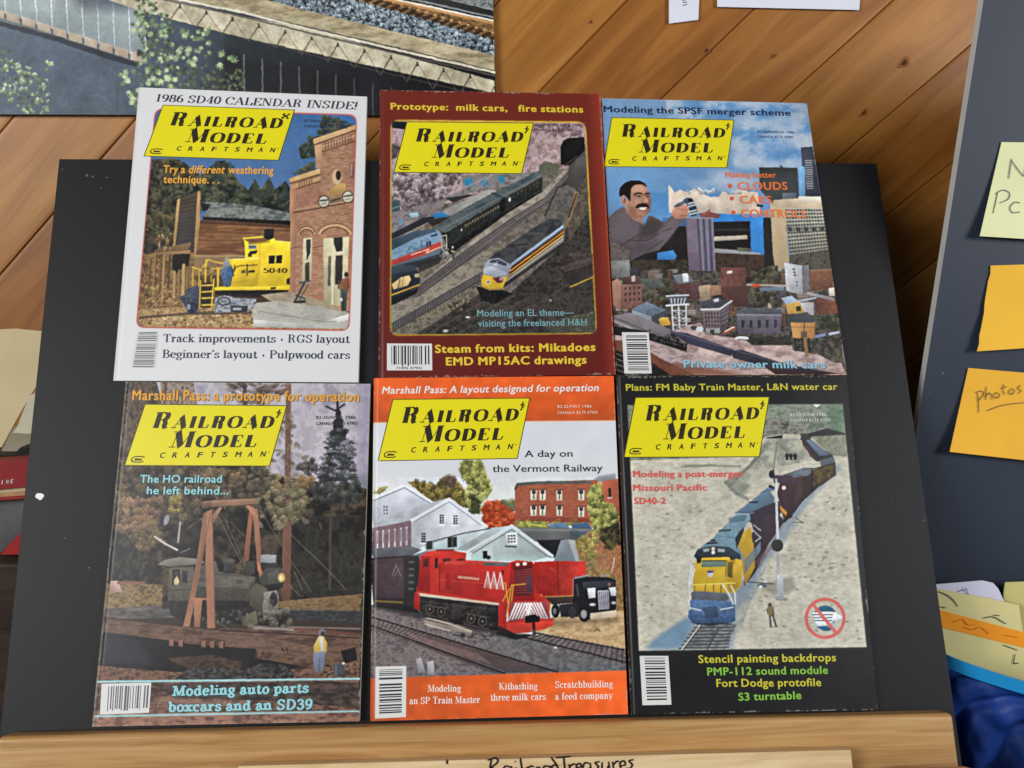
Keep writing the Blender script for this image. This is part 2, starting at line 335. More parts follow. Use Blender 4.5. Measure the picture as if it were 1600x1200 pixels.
class Art:
    S = 2
    def __init__(s, x0, y0, x1, y1, base=(128, 128, 128), seed=1):
        s.x0, s.y0 = x0, y0
        s.w, s.h = int((x1-x0)*s.S), int((y1-y0)*s.S)
        s.a = np.empty((s.h, s.w, 3), np.float32); s.a[:] = base
        s.rs = np.random.RandomState(seed)
        s.V(0, 0, 1)
    def V(s, ox, oy, k): s.ox, s.oy, s.k = ox, oy, k; return s
    def c(s, p):
        p = np.asarray(p, float).reshape(-1, 2)
        return np.c_[(s.ox+p[:, 0]*s.k-s.x0)*s.S, (s.oy+p[:, 1]*s.k-s.y0)*s.S]
    def L(s, v): return v*s.k*s.S
    def box(s, q, pad=0):
        x0 = max(0, int(q[:, 0].min()-pad)); x1 = min(s.w, int(q[:, 0].max()+pad)+2)
        y0 = max(0, int(q[:, 1].min()-pad)); y1 = min(s.h, int(q[:, 1].max()+pad)+2)
        return x0, y0, x1, y1
    def mask(s, q):
        x0, y0, x1, y1 = s.box(q)
        if x1 <= x0 or y1 <= y0: return None
        X = (np.arange(x0, x1)+.5)[None, :]; Y = (np.arange(y0, y1)+.5)[:, None]
        m = np.zeros((y1-y0, x1-x0), bool)
        n = len(q)
        for i in range(n):
            ax, ay = q[i]; bx, by = q[(i+1) % n]
            if ay == by: continue
            r = ((ay > Y) != (by > Y))
            xx = ax+(Y-ay)*(bx-ax)/(by-ay)
            m ^= r & (X < xx)
        return m, x0, y0, x1, y1
    def _put(s, m, x0, y0, x1, y1, col, al=1.0, soft=0):
        m = m.astype(np.float32)
        if soft:
            k = max(1, int(soft))
            for ax in (0, 1):
                cs = np.cumsum(np.pad(m, [(k+1, k) if i == ax else (0, 0) for i in (0, 1)], mode='edge'), ax)
                m = (np.take(cs, range(2*k+1, cs.shape[ax]), ax)-np.take(cs, range(0, cs.shape[ax]-2*k-1), ax))/(2*k+1)
        m = (m*al)[..., None]
        v = s.a[y0:y1, x0:x1]
        v += (np.asarray(col, np.float32)-v)*m
    def f(s, p, col, al=1.0, soft=0):
        q = s.c(p)
        if soft:   # widen the box so that the blurred rim fits
            r = s.mask(np.vstack([q]))
            if r is None: return
            m, x0, y0, x1, y1 = r; k = int(soft)+1
            X0, Y0, X1, Y1 = max(0, x0-k), max(0, y0-k), min(s.w, x1+k), min(s.h, y1+k)
            M = np.zeros((Y1-Y0, X1-X0), bool); M[y0-Y0:y1-Y0, x0-X0:x1-X0] = m
            s._put(M, X0, Y0, X1, Y1, col, al, soft); return
        r = s.mask(q)
        if not r: return
        m, x0, y0, x1, y1 = r
        if m.sum() > 260:      # larger areas are never quite even in a photograph
            h, w = m.shape; a = 1.57+s.rs.normal(0, .5); t = np.linspace(-.5, .5, w)[None, :]*math.cos(a)+np.linspace(-.5, .5, h)[:, None]*math.sin(a)
            n = _vnoise(h, w, 26, 26, s.rs)-.5
            col = np.asarray(col, np.float32)*(1-.24*t+.14*n)[..., None]
        s._put(m, x0, y0, x1, y1, col, al)
    def g(s, p, c0, c1, ang=90, al=1.0):
        """gradient fill: c0 to c1 along direction ang (90 = downwards)"""
        r = s.mask(s.c(p))
        if not r: return
        m, x0, y0, x1, y1 = r
        dx, dy = math.cos(math.radians(ang)), math.sin(math.radians(ang))
        t = np.arange(x0, x1)[None, :]*dx+np.arange(y0, y1)[:, None]*dy
        tt = t[m] if m.any() else t
        t = np.clip((t-tt.min())/max(1e-6, tt.max()-tt.min()), 0, 1)[..., None]
        s._put(m, x0, y0, x1, y1, np.asarray(c0)*(1-t)+np.asarray(c1)*t, al)
    def r(s, p, cols, sc=20, ax=1.0, gain=1.0, al=1.0, oct=5, soft=0):
        """noise fill: fractal noise of feature size sc (view units), stretched ax along x, through the colours cols"""
        q = s.c(p); R = s.mask(q)
        if not R: return
        m, x0, y0, x1, y1 = R
        h, w = m.shape; t = np.zeros((h, w)); amp = 1; z = s.L(sc)
        for o in range(oct):
            t += amp*(_vnoise(h, w, max(1.01, z*ax), max(1.01, z), s.rs)-.5); amp *= .74; z /= 2.0
            if z < 1.2: break
        t = np.clip(.5+t*1.1*gain, 0, .9999)*(len(cols)-1)
        C = np.asarray(cols, np.float32); i = t.astype(int); fr = (t-i)[..., None]
        s._put(m, x0, y0, x1, y1, C[i]*(1-fr)+C[np.minimum(i+1, len(cols)-1)]*fr, al, soft)
    def n(s, p, amp=20, sc=8, ax=1.0, oct=2):
        """luminance noise added on top"""
        R = s.mask(s.c(p))
        if not R: return
        m, x0, y0, x1, y1 = R; h, w = m.shape; t = np.zeros((h, w)); z = s.L(sc); a = 1
        for o in range(oct):
            t += a*(_vnoise(h, w, max(1.01, z*ax), max(1.01, z), s.rs)-.5); a *= .7; z /= 2
        v = s.a[y0:y1, x0:x1]; v += ((t*2*amp)*m)[..., None]
    def l(s, p, w, col, al=1.0):
        """polyline of width w (view units)"""
        q = s.c(p); hw = max(.55, s.L(w)/2)
        for i in range(len(q)-1):
            a, b = q[i], q[i+1]
            x0, y0, x1, y1 = s.box(np.array([a, b]), hw+1)
            if x1 <= x0 or y1 <= y0: continue
            X = (np.arange(x0, x1)+.5)[None, :]; Y = (np.arange(y0, y1)+.5)[:, None]
            d = b-a; L2 = max(1e-9, d@d)
            t = np.clip(((X-a[0])*d[0]+(Y-a[1])*d[1])/L2, 0, 1)
            D = np.hypot(X-a[0]-t*d[0], Y-a[1]-t*d[1])
            s._put(np.clip(hw+.5-D, 0, 1), x0, y0, x1, y1, col, al)
    def e(s, cx, cy, rx, ry, col, al=1.0, rot=0, soft=1.0):
        q = s.c([(cx, cy)])[0]; rx, ry = max(.6, s.L(rx)), max(.6, s.L(ry)); M = max(rx, ry)
        x0, y0, x1, y1 = s.box(np.array([q]), M+1)
        if x1 <= x0 or y1 <= y0: return
        X = (np.arange(x0, x1)+.5)[None, :]-q[0]; Y = (np.arange(y0, y1)+.5)[:, None]-q[1]
        c, n = math.cos(rot), math.sin(rot)
        D = np.sqrt(((X*c+Y*n)/rx)**2+((-X*n+Y*c)/ry)**2)
        s._put(np.clip((1-D)*min(rx, ry)/soft+.5, 0, 1), x0, y0, x1, y1, col, al)
    def ring(s, cx, cy, rx, ry, w, col, al=1.0, a0=0, a1=360):
        t = np.radians(np.linspace(a0, a1, 40))
        s.l(np.c_[cx+rx*np.cos(t), cy+ry*np.sin(t)], w, col, al)
    def d(s, p, n, r0, r1, cols, asp=1.0, rot=None, al=1.0):
        """n small dabs scattered inside a polygon"""
        q = s.c(p); R = s.mask(q)
        if not R: return
        m, x0, y0, x1, y1 = R; ys, xs = np.nonzero(m)
        if len(xs) == 0: return
        for i in s.rs.randint(0, len(xs), n):
            rr = r0+(r1-r0)*s.rs.rand()
            vx = ((xs[i]+x0)/s.S+s.x0-s.ox)/s.k; vy = ((ys[i]+y0)/s.S+s.y0-s.oy)/s.k
            c = np.asarray(cols[s.rs.randint(len(cols))], float); R_ = rr*s.k*s.S; a = s.rs.rand()*3.14 if rot is None else rot
            if R_ < 2.2: s.e(vx, vy, rr*asp, rr, c, al, a, soft=1.5); continue
            ca, sa = math.cos(a), math.sin(a); px = 1/(s.k*s.S)
            s.e(vx, vy, rr*asp*.8, rr*.8, c*.86, al*.45, a, soft=4)
            for _ in range(int(R_*R_*asp*.55)+3):         # a tuft of small flecks, lighter towards its top
                g, t = rr*math.sqrt(s.rs.rand())*1.1, s.rs.rand()*6.28; x, y = g*asp*math.cos(t), g*math.sin(t); dx, dy = x*ca-y*sa, x*sa+y*ca
                s.e(vx+dx, vy+dy, px*(.7+1.1*s.rs.rand()), px*(.6+.6*s.rs.rand()), np.clip(c*(1-.3*dy/rr+(s.rs.rand()-.5)*.44), 0, 255), min(1, al+.15), s.rs.rand()*3, soft=1.2)
    def ties(s, a0, a1, b0, b1, n, w, col, al=1.0, ext=.12):
        """sleepers between rail a0-a1 and rail b0-b1"""
        a0, a1, b0, b1 = map(np.array, (a0, a1, b0, b1))
        for i in range(n):
            t = (i+.5)/n; A = a0+(a1-a0)*t; B = b0+(b1-b0)*t
            s.l([A-(B-A)*ext, B+(B-A)*ext], w, col, al*(.75+.25*s.rs.rand()))
    def lat(s, p00, p10, p01, p11, nx, ny, col, fx=.6, fy=.6, al=1.0):
        """grid of small panes in a quad"""
        P = [np.array(v, float) for v in (p00, p10, p01, p11)]
        q = lambda u, v: (P[0]*(1-u)+P[1]*u)*(1-v)+(P[2]*(1-u)+P[3]*u)*v
        for i in range(nx):
            for j in range(ny):
                u0, u1 = (i+.5-fx/2)/nx, (i+.5+fx/2)/nx; v0, v1 = (j+.5-fy/2)/ny, (j+.5+fy/2)/ny
                s.f([q(u0, v0), q(u1, v0), q(u1, v1), q(u0, v1)], col, al)
    def outside(s, p, col):
        """paint everything beyond a polygon (the plain border of a cover)"""
        m, x0, y0, x1, y1 = s.mask(s.c(p)); M = np.ones((s.h, s.w), bool); M[y0:y1, x0:x1] = ~m
        s._put(M, 0, 0, s.w, s.h, col)
    def done(s, blur=1, pic=None, warp=.4, grain=2.6, edge=None):
        """the look of a printed photograph inside `pic`: slightly irregular edges and fine tonal grain"""
        h, w = s.h, s.w
        M = np.zeros((h, w)); 
        if pic is not None: m, x0, y0, x1, y1 = s.mask(s.c(pic)); M[y0:y1, x0:x1] = m
        a = s.a
        dx = sum(k*(_vnoise(h, w, z, z, s.rs)-.5) for z, k in ((14, 2.2), (5, 1.6)))*warp*M; dy = sum(k*(_vnoise(h, w, z, z, s.rs)-.5) for z, k in ((14, 2.2), (5, 1.6)))*warp*M
        Y, X = np.mgrid[0:h, 0:w]; X = np.clip(X+dx, 0, w-1.01); Y = np.clip(Y+dy, 0, h-1.01); xi = X.astype(int); yi = Y.astype(int); fx = (X-xi)[..., None]; fy = (Y-yi)[..., None]
        a = (a[yi, xi]*(1-fx)+a[yi, xi+1]*fx)*(1-fy)+(a[yi+1, xi]*(1-fx)+a[yi+1, xi+1]*fx)*fy
        t = sum(k*(_vnoise(h, w, z, z, s.rs)-.5) for z, k in ((60, 1.6), (16, 1.0), (5, .7), (2.2, 1.8)))
        def box(z, k):
            for ax in (0, 1):
                p = np.pad(z, [(k+1, k) if i == ax else (0, 0) for i in range(3)], mode='edge').cumsum(ax)
                z = (np.take(p, range(2*k+1, p.shape[ax]), ax)-np.take(p, range(0, p.shape[ax]-2*k-1), ax))/(2*k+1)
            return z
        a = np.clip(a, 0, 255).astype(np.float64); b1 = box(box(a, 9), 9); b2 = box(box(a, 30), 30)
        a = a+((a-b1)*.24+(a-b2)*.12)*M[..., None]; a = a+(a.mean(2, keepdims=True)-a)*.12*M[..., None]          # the print's own edge contrast
        a = np.clip(a, 0, 255); a = a*(1+(t*M*grain/60)[..., None])+(t*M*grain*.7)[..., None]
        for ch in range(3): a[..., ch] += (_vnoise(h, w, 6, 6, s.rs)-.5)*M*grain*.9
        a = a+s.rs.normal(0, 1.6, a.shape[:2]+(1,)).astype(np.float32)
        for _ in range(blur):
            p = np.pad(a, ((1, 1), (1, 1), (0, 0)), mode='edge')
            a = (p[:-2, 1:-1]+p[2:, 1:-1]+2*p[1:-1, 1:-1])/4
            p = np.pad(a, ((1, 1), (1, 1), (0, 0)), mode='edge')
            a = (p[1:-1, :-2]+p[1:-1, 2:]+2*p[1:-1, 1:-1])/4
        s.a = np.clip(a, 0, 255)
        return s
    def sample(s, px, py):
        x = np.clip((px-s.x0)*s.S-.5, 0, s.w-1.01); y = np.clip((py-s.y0)*s.S-.5, 0, s.h-1.01)
        xi = x.astype(int); yi = y.astype(int); fx = (x-xi)[:, None]; fy = (y-yi)[:, None]; a = s.a
        return (a[yi, xi]*(1-fx)+a[yi, xi+1]*fx)*(1-fy)+(a[yi+1, xi]*(1-fx)+a[yi+1, xi+1]*fx)*fy

def rrect(tl, tr, br, bl, r, n=6):
    """rounded quad outline"""
    P = [np.array(v, float) for v in (tl, tr, br, bl)]; out = []
    for i in range(4):
        p, a, b = P[i], P[i-1], P[(i+1) % 4]
        A = p+(a-p)/np.linalg.norm(a-p)*r; B = p+(b-p)/np.linalg.norm(b-p)*r
        for t in np.linspace(0, 1, n): out.append((1-t)**2*A+2*t*(1-t)*p+t*t*B)
    return np.array(out)
# ---- the printed covers, each painted in the flat coordinates of its own print
def art_depot():      # white border, yellow engine beside wooden hall and brick building
    A = Art(165, 125, 590, 610, (217, 217, 217), 11); A.V(160, 120, .275)
    fr = rrect((300, 182), (1445, 216), (1402, 1442), (192, 1424), 48)
    A.f(fr, (190, 75, 70)); 
    P = rrect((304, 187), (1440, 221), (1397, 1437), (197, 1419), 46)
    A.g(P, (66, 112, 166), (84, 104, 140), 100)
    A.f([(500, 1000), (1070, 1000), (1070, 1330), (500, 1330)], (84, 66, 48)); A.f([(225, 1000), (520, 1000), (520, 1340), (205, 1340)], (100, 76, 50))
    # pine woods
    w = [(285, 470), (400, 462), (470, 490), (560, 560), (600, 520), (650, 480), (700, 475), (740, 540), (770, 590), (830, 645), (868, 580), (900, 640), (948, 570), (985, 640), (1040, 590), (1075, 650), (1075, 800), (900, 760), (560, 760), (520, 1000), (232, 1010), (250, 740)]
    A.r(w, [(30, 34, 32), (52, 56, 46), (72, 76, 60), (92, 92, 70)], 34, gain=1.3)
    A.d([(560, 500), (720, 470), (800, 640), (1070, 640), (1070, 780), (600, 720)], 160, 5, 15, [(44, 52, 46), (60, 70, 56), (78, 86, 74), (38, 46, 46)], .6, al=.6)
    A.d([(290, 480), (430, 470), (540, 560), (430, 700), (400, 950), (250, 950)], 220, 6, 18, [(48, 48, 36), (76, 70, 50), (100, 88, 58), (36, 36, 30)], .8, al=.6)
    A.d([(260, 700), (420, 720), (400, 960), (245, 980)], 70, 7, 18, [(128, 106, 68), (92, 78, 50), (62, 54, 38)], 1, al=.6)
    for x, y in ((868, 580), (948, 568), (1040, 590), (660, 478)):
        A.f([(x, y), (x+34, y+110), (x-34, y+110)], (54, 66, 60), .8)
    # pine behind the brick front
    A.d([(1255, 225), (1330, 240), (1420, 285), (1210, 360)], 90, 6, 16, [(70, 72, 50), (92, 86, 60), (54, 58, 46)], 1.3, al=.8)
    A.d([(1190, 340), (1230, 360), (1215, 460), (1130, 450), (1115, 410)], 70, 6, 15, [(62, 68, 54), (86, 86, 64), (52, 56, 48)], 1.4, al=.8)
    A.d([(1090, 550), (1200, 480), (1215, 560), (1120, 560)], 60, 5, 12, [(72, 78, 60), (92, 92, 70)], 1.3, al=.8)
    # brick building
    b = [(1200, 352), (1440, 272), (1432, 560), (1402, 1330), (1310, 1330), (1060, 1260), (1066, 575), (1232, 520), (1230, 415), (1205, 405)]
    A.g(b, (166, 122, 94), (182, 132, 100), 90)
    A.n(b, 14, 10, 2.5)
    for k in range(56):
        y = 400+k*16; A.l([(1066 if y > 600 else 1232, y+30), (1432, y-28)], 3, (126, 84, 64), .35)
    A.r([(1072, 650), (1235, 600), (1240, 720), (1090, 750)], [(170, 110, 96), (150, 96, 78), (184, 126, 104)], 16, al=.5)
    A.f([(1198, 355), (1440, 272), (1440, 300), (1200, 388)], (198, 160, 112)); A.l([(1202, 388), (1440, 302)], 7, (98, 66, 46))
    A.l([(1240, 430), (1435, 365)], 7, (120, 82, 58)); A.l([(1210, 408), (1438, 334)], 7, (206, 172, 128))
    for k in range(10): A.l([(1268+k*16, 378-k*5), (1268+k*16, 410-k*5)], 6, (112, 76, 56), .8)
    A.f([(1205, 390), (1245, 380), (1245, 520), (1215, 520)], (190, 148, 108))
    A.f([(1060, 580), (1235, 522), (1238, 552), (1066, 605)], (204, 168, 116)); A.l([(1064, 606), (1238, 554)], 7, (96, 68, 46))
    A.f([(1070, 620), (1240, 566), (1240, 590), (1074, 645)], (186, 148, 104)); A.l([(1074, 646), (1240, 592)], 6, (104, 72, 50))
    for k in range(6): A.l([(1120+k*14, 598-k*4), (1120+k*14, 628-k*4)], 6, (104, 70, 50), .8)
    A.f([(1066, 640), (1100, 632), (1096, 1240), (1060, 1240)], (176, 126, 92), .8)
    A.e(1333, 568, 27, 42, (200, 170, 128)); A.e(1341, 560, 15, 28, (64, 44, 36))
    A.f([(1268, 672), (1330, 610), (1380, 604), (1385, 650), (1300, 682)], (186, 146, 84)); 
    A.f([(1400, 490), (1440, 480), (1440, 570), (1405, 575)], (110, 86, 76), .6); A.l([(1415, 500), (1412, 560)], 9, (190, 150, 140), .7)
    for cx, cy in ((1258, 709), (1395, 683)):
        A.e(cx, cy, 33, 36, (54, 48, 42)); A.e(cx, cy, 28, 31, (196, 192, 170)); A.l([(cx-20, cy-4), (cx+20, cy-10)], 10, (90, 82, 70)); A.l([(cx-14, cy+14), (cx+14, cy+9)], 6, (130, 120, 100))
    A.f([(1294, 690), (1358, 674), (1358, 706), (1296, 722)], (140, 118, 84)); A.l([(1300, 706), (1352, 690)], 8, (60, 48, 40), .8)
    A.l([(1085, 770), (1225, 748), (1432, 708)], 7, (92, 62, 48)); A.l([(1085, 760), (1432, 700)], 4, (196, 154, 116), .7)
    for cx, cy, rx, ry in ((1160, 905, 46, 48), (1322, 905, 92, 62)):
        A.ring(cx, cy, rx, ry, 13, (208, 168, 122), 1, 195, 345); A.ring(cx, cy, rx*.84, ry*.8, 7, (126, 78, 56), .9, 195, 345)
        A.ring(cx, cy, rx*1.12, ry*1.14, 5, (118, 78, 56), .8, 200, 340)
    A.f([(1142, 918), (1192, 912), (1186, 1172), (1134, 1168)], (196, 184, 150)); A.f([(1158, 925), (1184, 922), (1182, 1000), (1160, 1045)], (62, 58, 50)); A.f([(1152, 1060), (1176, 1048), (1176, 1160), (1150, 1158)], (76, 70, 58)); A.l([(1146, 1050), (1186, 1046)], 9, (206, 196, 164))
    A.f([(1254, 918), (1402, 908), (1386, 1300), (1258, 1300)], (196, 184, 146)); A.f([(1304, 915), (1366, 910), (1364, 990), (1330, 995)], (56, 54, 48)); A.f([(1325, 1016), (1368, 1012), (1364, 1180), (1322, 1180)], (62, 58, 52)); A.f([(1284, 1020), (1300, 1018), (1296, 1190), (1280, 1190)], (104, 98, 78)); A.l([(1276, 1004), (1380, 996)], 11, (214, 204, 170)); A.l([(1310, 920), (1306, 1290)], 9, (216, 208, 176)); A.l([(1374, 915), (1366, 1180)], 9, (214, 204, 170))
    A.f([(1060, 1230), (1260, 1290), (1260, 1330), (1060, 1262)], (170, 130, 96)); A.l([(1070, 975), (1130, 962)], 6, (120, 80, 60), .8); A.l([(1196, 970), (1250, 962)], 6, (120, 80, 60), .8)
    # wooden hall
    A.f([(430, 690), (552, 652), (548, 1020), (512, 1050), (405, 985)], (74, 62, 52))
    for k in range(14): A.l([(428, 712+k*20), (545, 682+k*22)], 3, (40, 33, 28), .8)
    A.f([(430, 780), (540, 770), (540, 980), (430, 980)], (70, 68, 68), .45)
    A.f([(425, 695), (442, 694), (412, 985), (398, 985)], (178, 140, 86)); A.f([(540, 650), (556, 652), (552, 1010), (528, 1080), (515, 1080)], (168, 128, 84))
    A.r([(556, 715), (640, 712), (880, 735), (1068, 775), (1068, 822), (568, 800), (610, 742)], [(86, 92, 92), (116, 122, 120), (140, 142, 134), (104, 104, 90)], 26, 1.6)
    A.f([(556, 712), (615, 728), (575, 770)], (40, 34, 30))
    A.f([(568, 795), (1068, 818), (1068, 842), (574, 812)], (34, 26, 24))
    A.r([(556, 812), (1068, 842), (1068, 1030), (530, 1030)], [(116, 76, 46), (140, 94, 58), (158, 108, 66), (128, 86, 56)], 30, 6)
    for k in range(9): A.l([(552, 834+k*23), (1068, 856+k*20)], 3, (92, 58, 36), .6)
    A.f([(556, 814), (1068, 842), (1068, 862), (556, 832)], (70, 44, 30), .7)
    A.r([(520, 1020), (800, 1020), (760, 1060), (700, 1130), (500, 1130)], [(134, 106, 72), (156, 124, 84), (120, 92, 62)], 24, .4)
    A.f([(525, 1012), (850, 1014), (850, 1024), (525, 1024)], (188, 158, 112), .7)
    # ground, fence and porch on the left
    A.r([(232, 1000), (520, 1000), (520, 1150), (640, 1200), (640, 1330), (200, 1350), (215, 1180)], [(96, 72, 44), (134, 102, 62), (164, 128, 80), (112, 84, 52)], 26, gain=1.2)
    A.f([(245, 900), (300, 890), (280, 1010), (236, 1010)], (58, 50, 40), .5)
    A.f([(290, 985), (505, 940), (500, 960), (480, 1000), (380, 1005), (295, 1000)], (120, 92, 62)); A.d([(290, 900), (420, 930), (400, 985), (290, 975)], 24, 8, 22, [(168, 136, 88), (94, 72, 48), (60, 48, 36)], .35, rot=0.15)
    A.f([(400, 1010), (498, 1000), (490, 1070), (450, 1095), (415, 1120), (395, 1080)], (36, 30, 28))
    A.f([(290, 1000), (500, 985), (500, 1004), (290, 1014)], (150, 116, 74))
    for x, y0, y1, w, c in ((300, 1010, 1250, 13, (150, 112, 66)), (335, 1010, 1230, 9, (112, 84, 50)), (352, 1015, 1290, 14, (164, 126, 76)), (385, 1010, 1200, 8, (96, 70, 44)), (410, 1110, 1260, 16, (170, 136, 84)), (436, 1100, 1250, 13, (140, 110, 68)), (462, 1070, 1250, 18, (178, 144, 92)), (275, 1030, 1210, 8, (120, 90, 52)), (485, 1100, 1200, 9, (150, 118, 76))):
        A.l([(x, y0), (x-14 if x < 400 else x-4, y1)], w, c); A.l([(x+w*.6, y0), (x-14+w*.6 if x < 400 else x-4+w*.6, y1)], 4, (66, 50, 34), .7)
    A.l([(235, 1110), (300, 1150), (340, 1160)], 6, (80, 60, 40), .8); A.d([(225, 1180), (430, 1200), (420, 1300), (215, 1300)], 50, 4, 10, [(188, 150, 96), (104, 80, 50), (150, 116, 70)], 1.6, al=.7)
    A.r([(200, 1325), (640, 1290), (900, 1320), (900, 1345), (1390, 1360), (1395, 1437), (240, 1420), (200, 1400)], [(128, 98, 62), (170, 136, 90), (196, 162, 112), (150, 116, 74)], 15, 1.5, 1.2)
    A.f([(205, 1362), (480, 1338), (640, 1330), (880, 1330), (880, 1345), (600, 1352), (480, 1352), (210, 1376)], (84, 66, 50), .85)
    A.d([(230, 1370), (880, 1350), (880, 1420), (240, 1410)], 70, 3, 8, [(220, 192, 140), (110, 84, 54), (200, 168, 118)], 1.5, al=.7)
    # engine
    Y = (236, 200, 34); Yd = (206, 168, 26)
    A.f([(920, 868), (972, 862), (974, 915), (948, 930), (918, 915)], (38, 34, 34))
    A.f([(803, 920), (835, 946), (930, 935), (975, 915), (985, 932), (1068, 938), (1066, 1212), (632, 1212), (636, 1196), (720, 1186), (708, 1040), (812, 1032), (808, 950)], Y)
    A.f([(812, 1032), (895, 1028), (890, 1090), (880, 1200), (722, 1200), (712, 1055)], (226, 188, 32)); A.l([(700, 1042), (890, 1030)], 9, (250, 226, 90)); A.l([(895, 940), (890, 1196)], 4, Yd); A.l([(800, 918), (910, 910)], 9, (246, 214, 60)); A.l([(830, 950), (945, 938), (948, 925)], 6, (150, 118, 22)); A.l([(985, 934), (1066, 940)], 9, (250, 224, 84))
    A.f([(830, 954), (876, 954), (876, 978), (830, 978)], (150, 148, 140)); A.l([(838, 966), (868, 966)], 7, (60, 58, 56)); A.f([(838, 990), (882, 985), (876, 1004), (832, 1010)], (40, 36, 34)); A.f([(826, 1004), (850, 1000), (850, 1024), (828, 1024)], (60, 50, 30))
    A.f([(946, 1016), (1022, 1013), (1020, 1060), (944, 1062)], (30, 28, 28)); A.f([(980, 1014), (988, 1014), (986, 1061), (978, 1061)], Y)
    A.f([(1045, 1150), (1066, 1140), (1066, 1180), (1045, 1178)], (50, 40, 30))
    A.l([(745, 1110), (760, 1080), (790, 1072), (880, 1070)], 5, (80, 62, 24)); A.l([(822, 1066), (822, 1128)], 7, (60, 48, 26)); A.f([(790, 1100), (812, 1095), (812, 1116), (788, 1118)], (120, 94, 40)); A.f([(830, 1100), (866, 1098), (866, 1112), (830, 1114)], (70, 56, 30)); A.l([(752, 1070), (740, 1130)], 6, (84, 66, 26)); A.l([(740, 1170), (870, 1150), (880, 1120)], 4, (190, 152, 26))
    A.f([(632, 1196), (1062, 1188), (1062, 1214), (632, 1214)], (244, 208, 44))
    A.f([(640, 1214), (1060, 1210), (1060, 1226), (640, 1238)], (36, 30, 26)); A.f([(955, 1195), (985, 1193), (985, 1206), (955, 1208)], (70, 54, 26))
    for k in range(5): A.l([(516+k*34, 1080+(k % 2)*20), (512+k*36, 1190)], 7, (204, 164, 40))
    A.l([(510, 1080), (560, 1100), (600, 1040), (680, 1060), (730, 1040)], 6, (226, 190, 60)); A.l([(590, 1040), (584, 1170)], 9, (224, 184, 50)); A.l([(660, 1090), (655, 1200)], 9, (232, 192, 50)); A.l([(620, 1090), (700, 1086)], 6, (222, 184, 50)); A.d([(500, 1080), (620, 1060), (620, 1180), (500, 1180)], 20, 3, 7, [(190, 150, 44), (120, 92, 40)], 1.4, al=.8)
    A.f([(680, 1090), (735, 1075), (745, 1100), (730, 1190), (690, 1190), (676, 1130)], (76, 100, 126)); A.n([(680, 1090), (735, 1075), (730, 1190), (690, 1190)], 16, 8); A.f([(690, 1050), (716, 1042), (736, 1075), (680, 1090)], (140, 140, 138)); A.e(706, 1036, 10, 12, (170, 150, 130)); A.l([(735, 1090), (746, 1130)], 8, (70, 74, 86)); A.f([(698, 1160), (728, 1160), (722, 1194), (696, 1194)], (86, 92, 104))
    A.f([(480, 1206), (545, 1180), (560, 1290), (530, 1345), (490, 1345), (460, 1290)], (64, 70, 84)); A.f([(440, 1250), (490, 1230), (510, 1280), (450, 1285)], (78, 82, 92)); A.e(512, 1310, 26, 32, (50, 54, 66)); A.e(490, 1308, 12, 16, (150, 160, 176), .8); A.n([(440, 1200), (560, 1180), (560, 1345), (440, 1345)], 16, 7)
    A.f([(552, 1170), (640, 1166), (628, 1312), (552, 1312)], (52, 44, 34))
    for y in (1186, 1222, 1258, 1298): A.l([(566, y), (630, y-3)], 9, (214, 176, 66))
    A.l([(558, 1160), (552, 1312)], 8, (206, 168, 56)); A.l([(634, 1150), (620, 1312)], 8, (222, 184, 60))
    A.r([(640, 1256), (730, 1232), (740, 1255), (875, 1262), (870, 1300), (830, 1335), (640, 1340)], [(96, 100, 106), (146, 150, 156), (186, 188, 190), (120, 124, 130)], 14, 2.0, 1.3)
    A.f([(640, 1236), (900, 1230), (1050, 1236), (900, 1252), (720, 1246)], (46, 40, 36)); A.f([(728, 1300), (828, 1300), (822, 1336), (730, 1336)], (64, 64, 68)); A.f([(742, 1312), (790, 1312), (788, 1326), (742, 1326)], (170, 172, 174)); A.ring(690, 1275, 34, 22, 8, (64, 64, 70), .8)
    # loading platform and rock
    A.r([(900, 1240), (1060, 1220), (1200, 1260), (1300, 1300), (1400, 1340), (1400, 1360), (1000, 1300)], [(150, 136, 112), (176, 160, 130)], 20, 2)
    A.g([(872, 1286), (1000, 1272), (1230, 1306), (1402, 1345), (1400, 1400), (1380, 1432), (1250, 1430), (860, 1422), (850, 1330)], (172, 170, 158), (186, 182, 172), 95)
    A.r([(872, 1286), (1000, 1272), (1230, 1306), (1402, 1345), (1250, 1400), (850, 1360)], [(156, 154, 142), (182, 178, 164), (168, 164, 150)], 22, 2, al=.7)
    A.f([(860, 1380), (1250, 1412), (1250, 1430), (858, 1420)], (196, 194, 188), .8); A.f([(1252, 1390), (1400, 1348), (1398, 1380), (1300, 1408)], (208, 206, 202), .9); A.l([(880, 1330), (1240, 1390), (1330, 1392)], 6, (140, 138, 128), .8)
    A.l([(1092, 1280), (1150, 1165)], 12, (66, 72, 72)); A.l([(1120, 1170), (1182, 1160)], 8, (74, 80, 80)); A.f([(1084, 1276), (1155, 1268), (1156, 1284), (1100, 1286)], (50, 52, 50)); A.l([(1118, 1270), (1170, 1180)], 7, (84, 90, 88)); A.l([(1100, 1240), (1150, 1260)], 7, (60, 64, 64))
    # figure by the door
    A.e(1386, 1124, 13, 15, (70, 58, 48)); A.f([(1358, 1150), (1400, 1138), (1406, 1190), (1392, 1220), (1345, 1210)], (136, 92, 68)); A.f([(1352, 1205), (1394, 1212), (1386, 1330), (1356, 1330)], (78, 84, 76)); A.l([(1372, 1230), (1370, 1325)], 5, (52, 56, 50)); A.e(1358, 1266, 8, 10, (206, 204, 196)); A.l([(1345, 1160), (1342, 1200)], 9, (108, 76, 58))
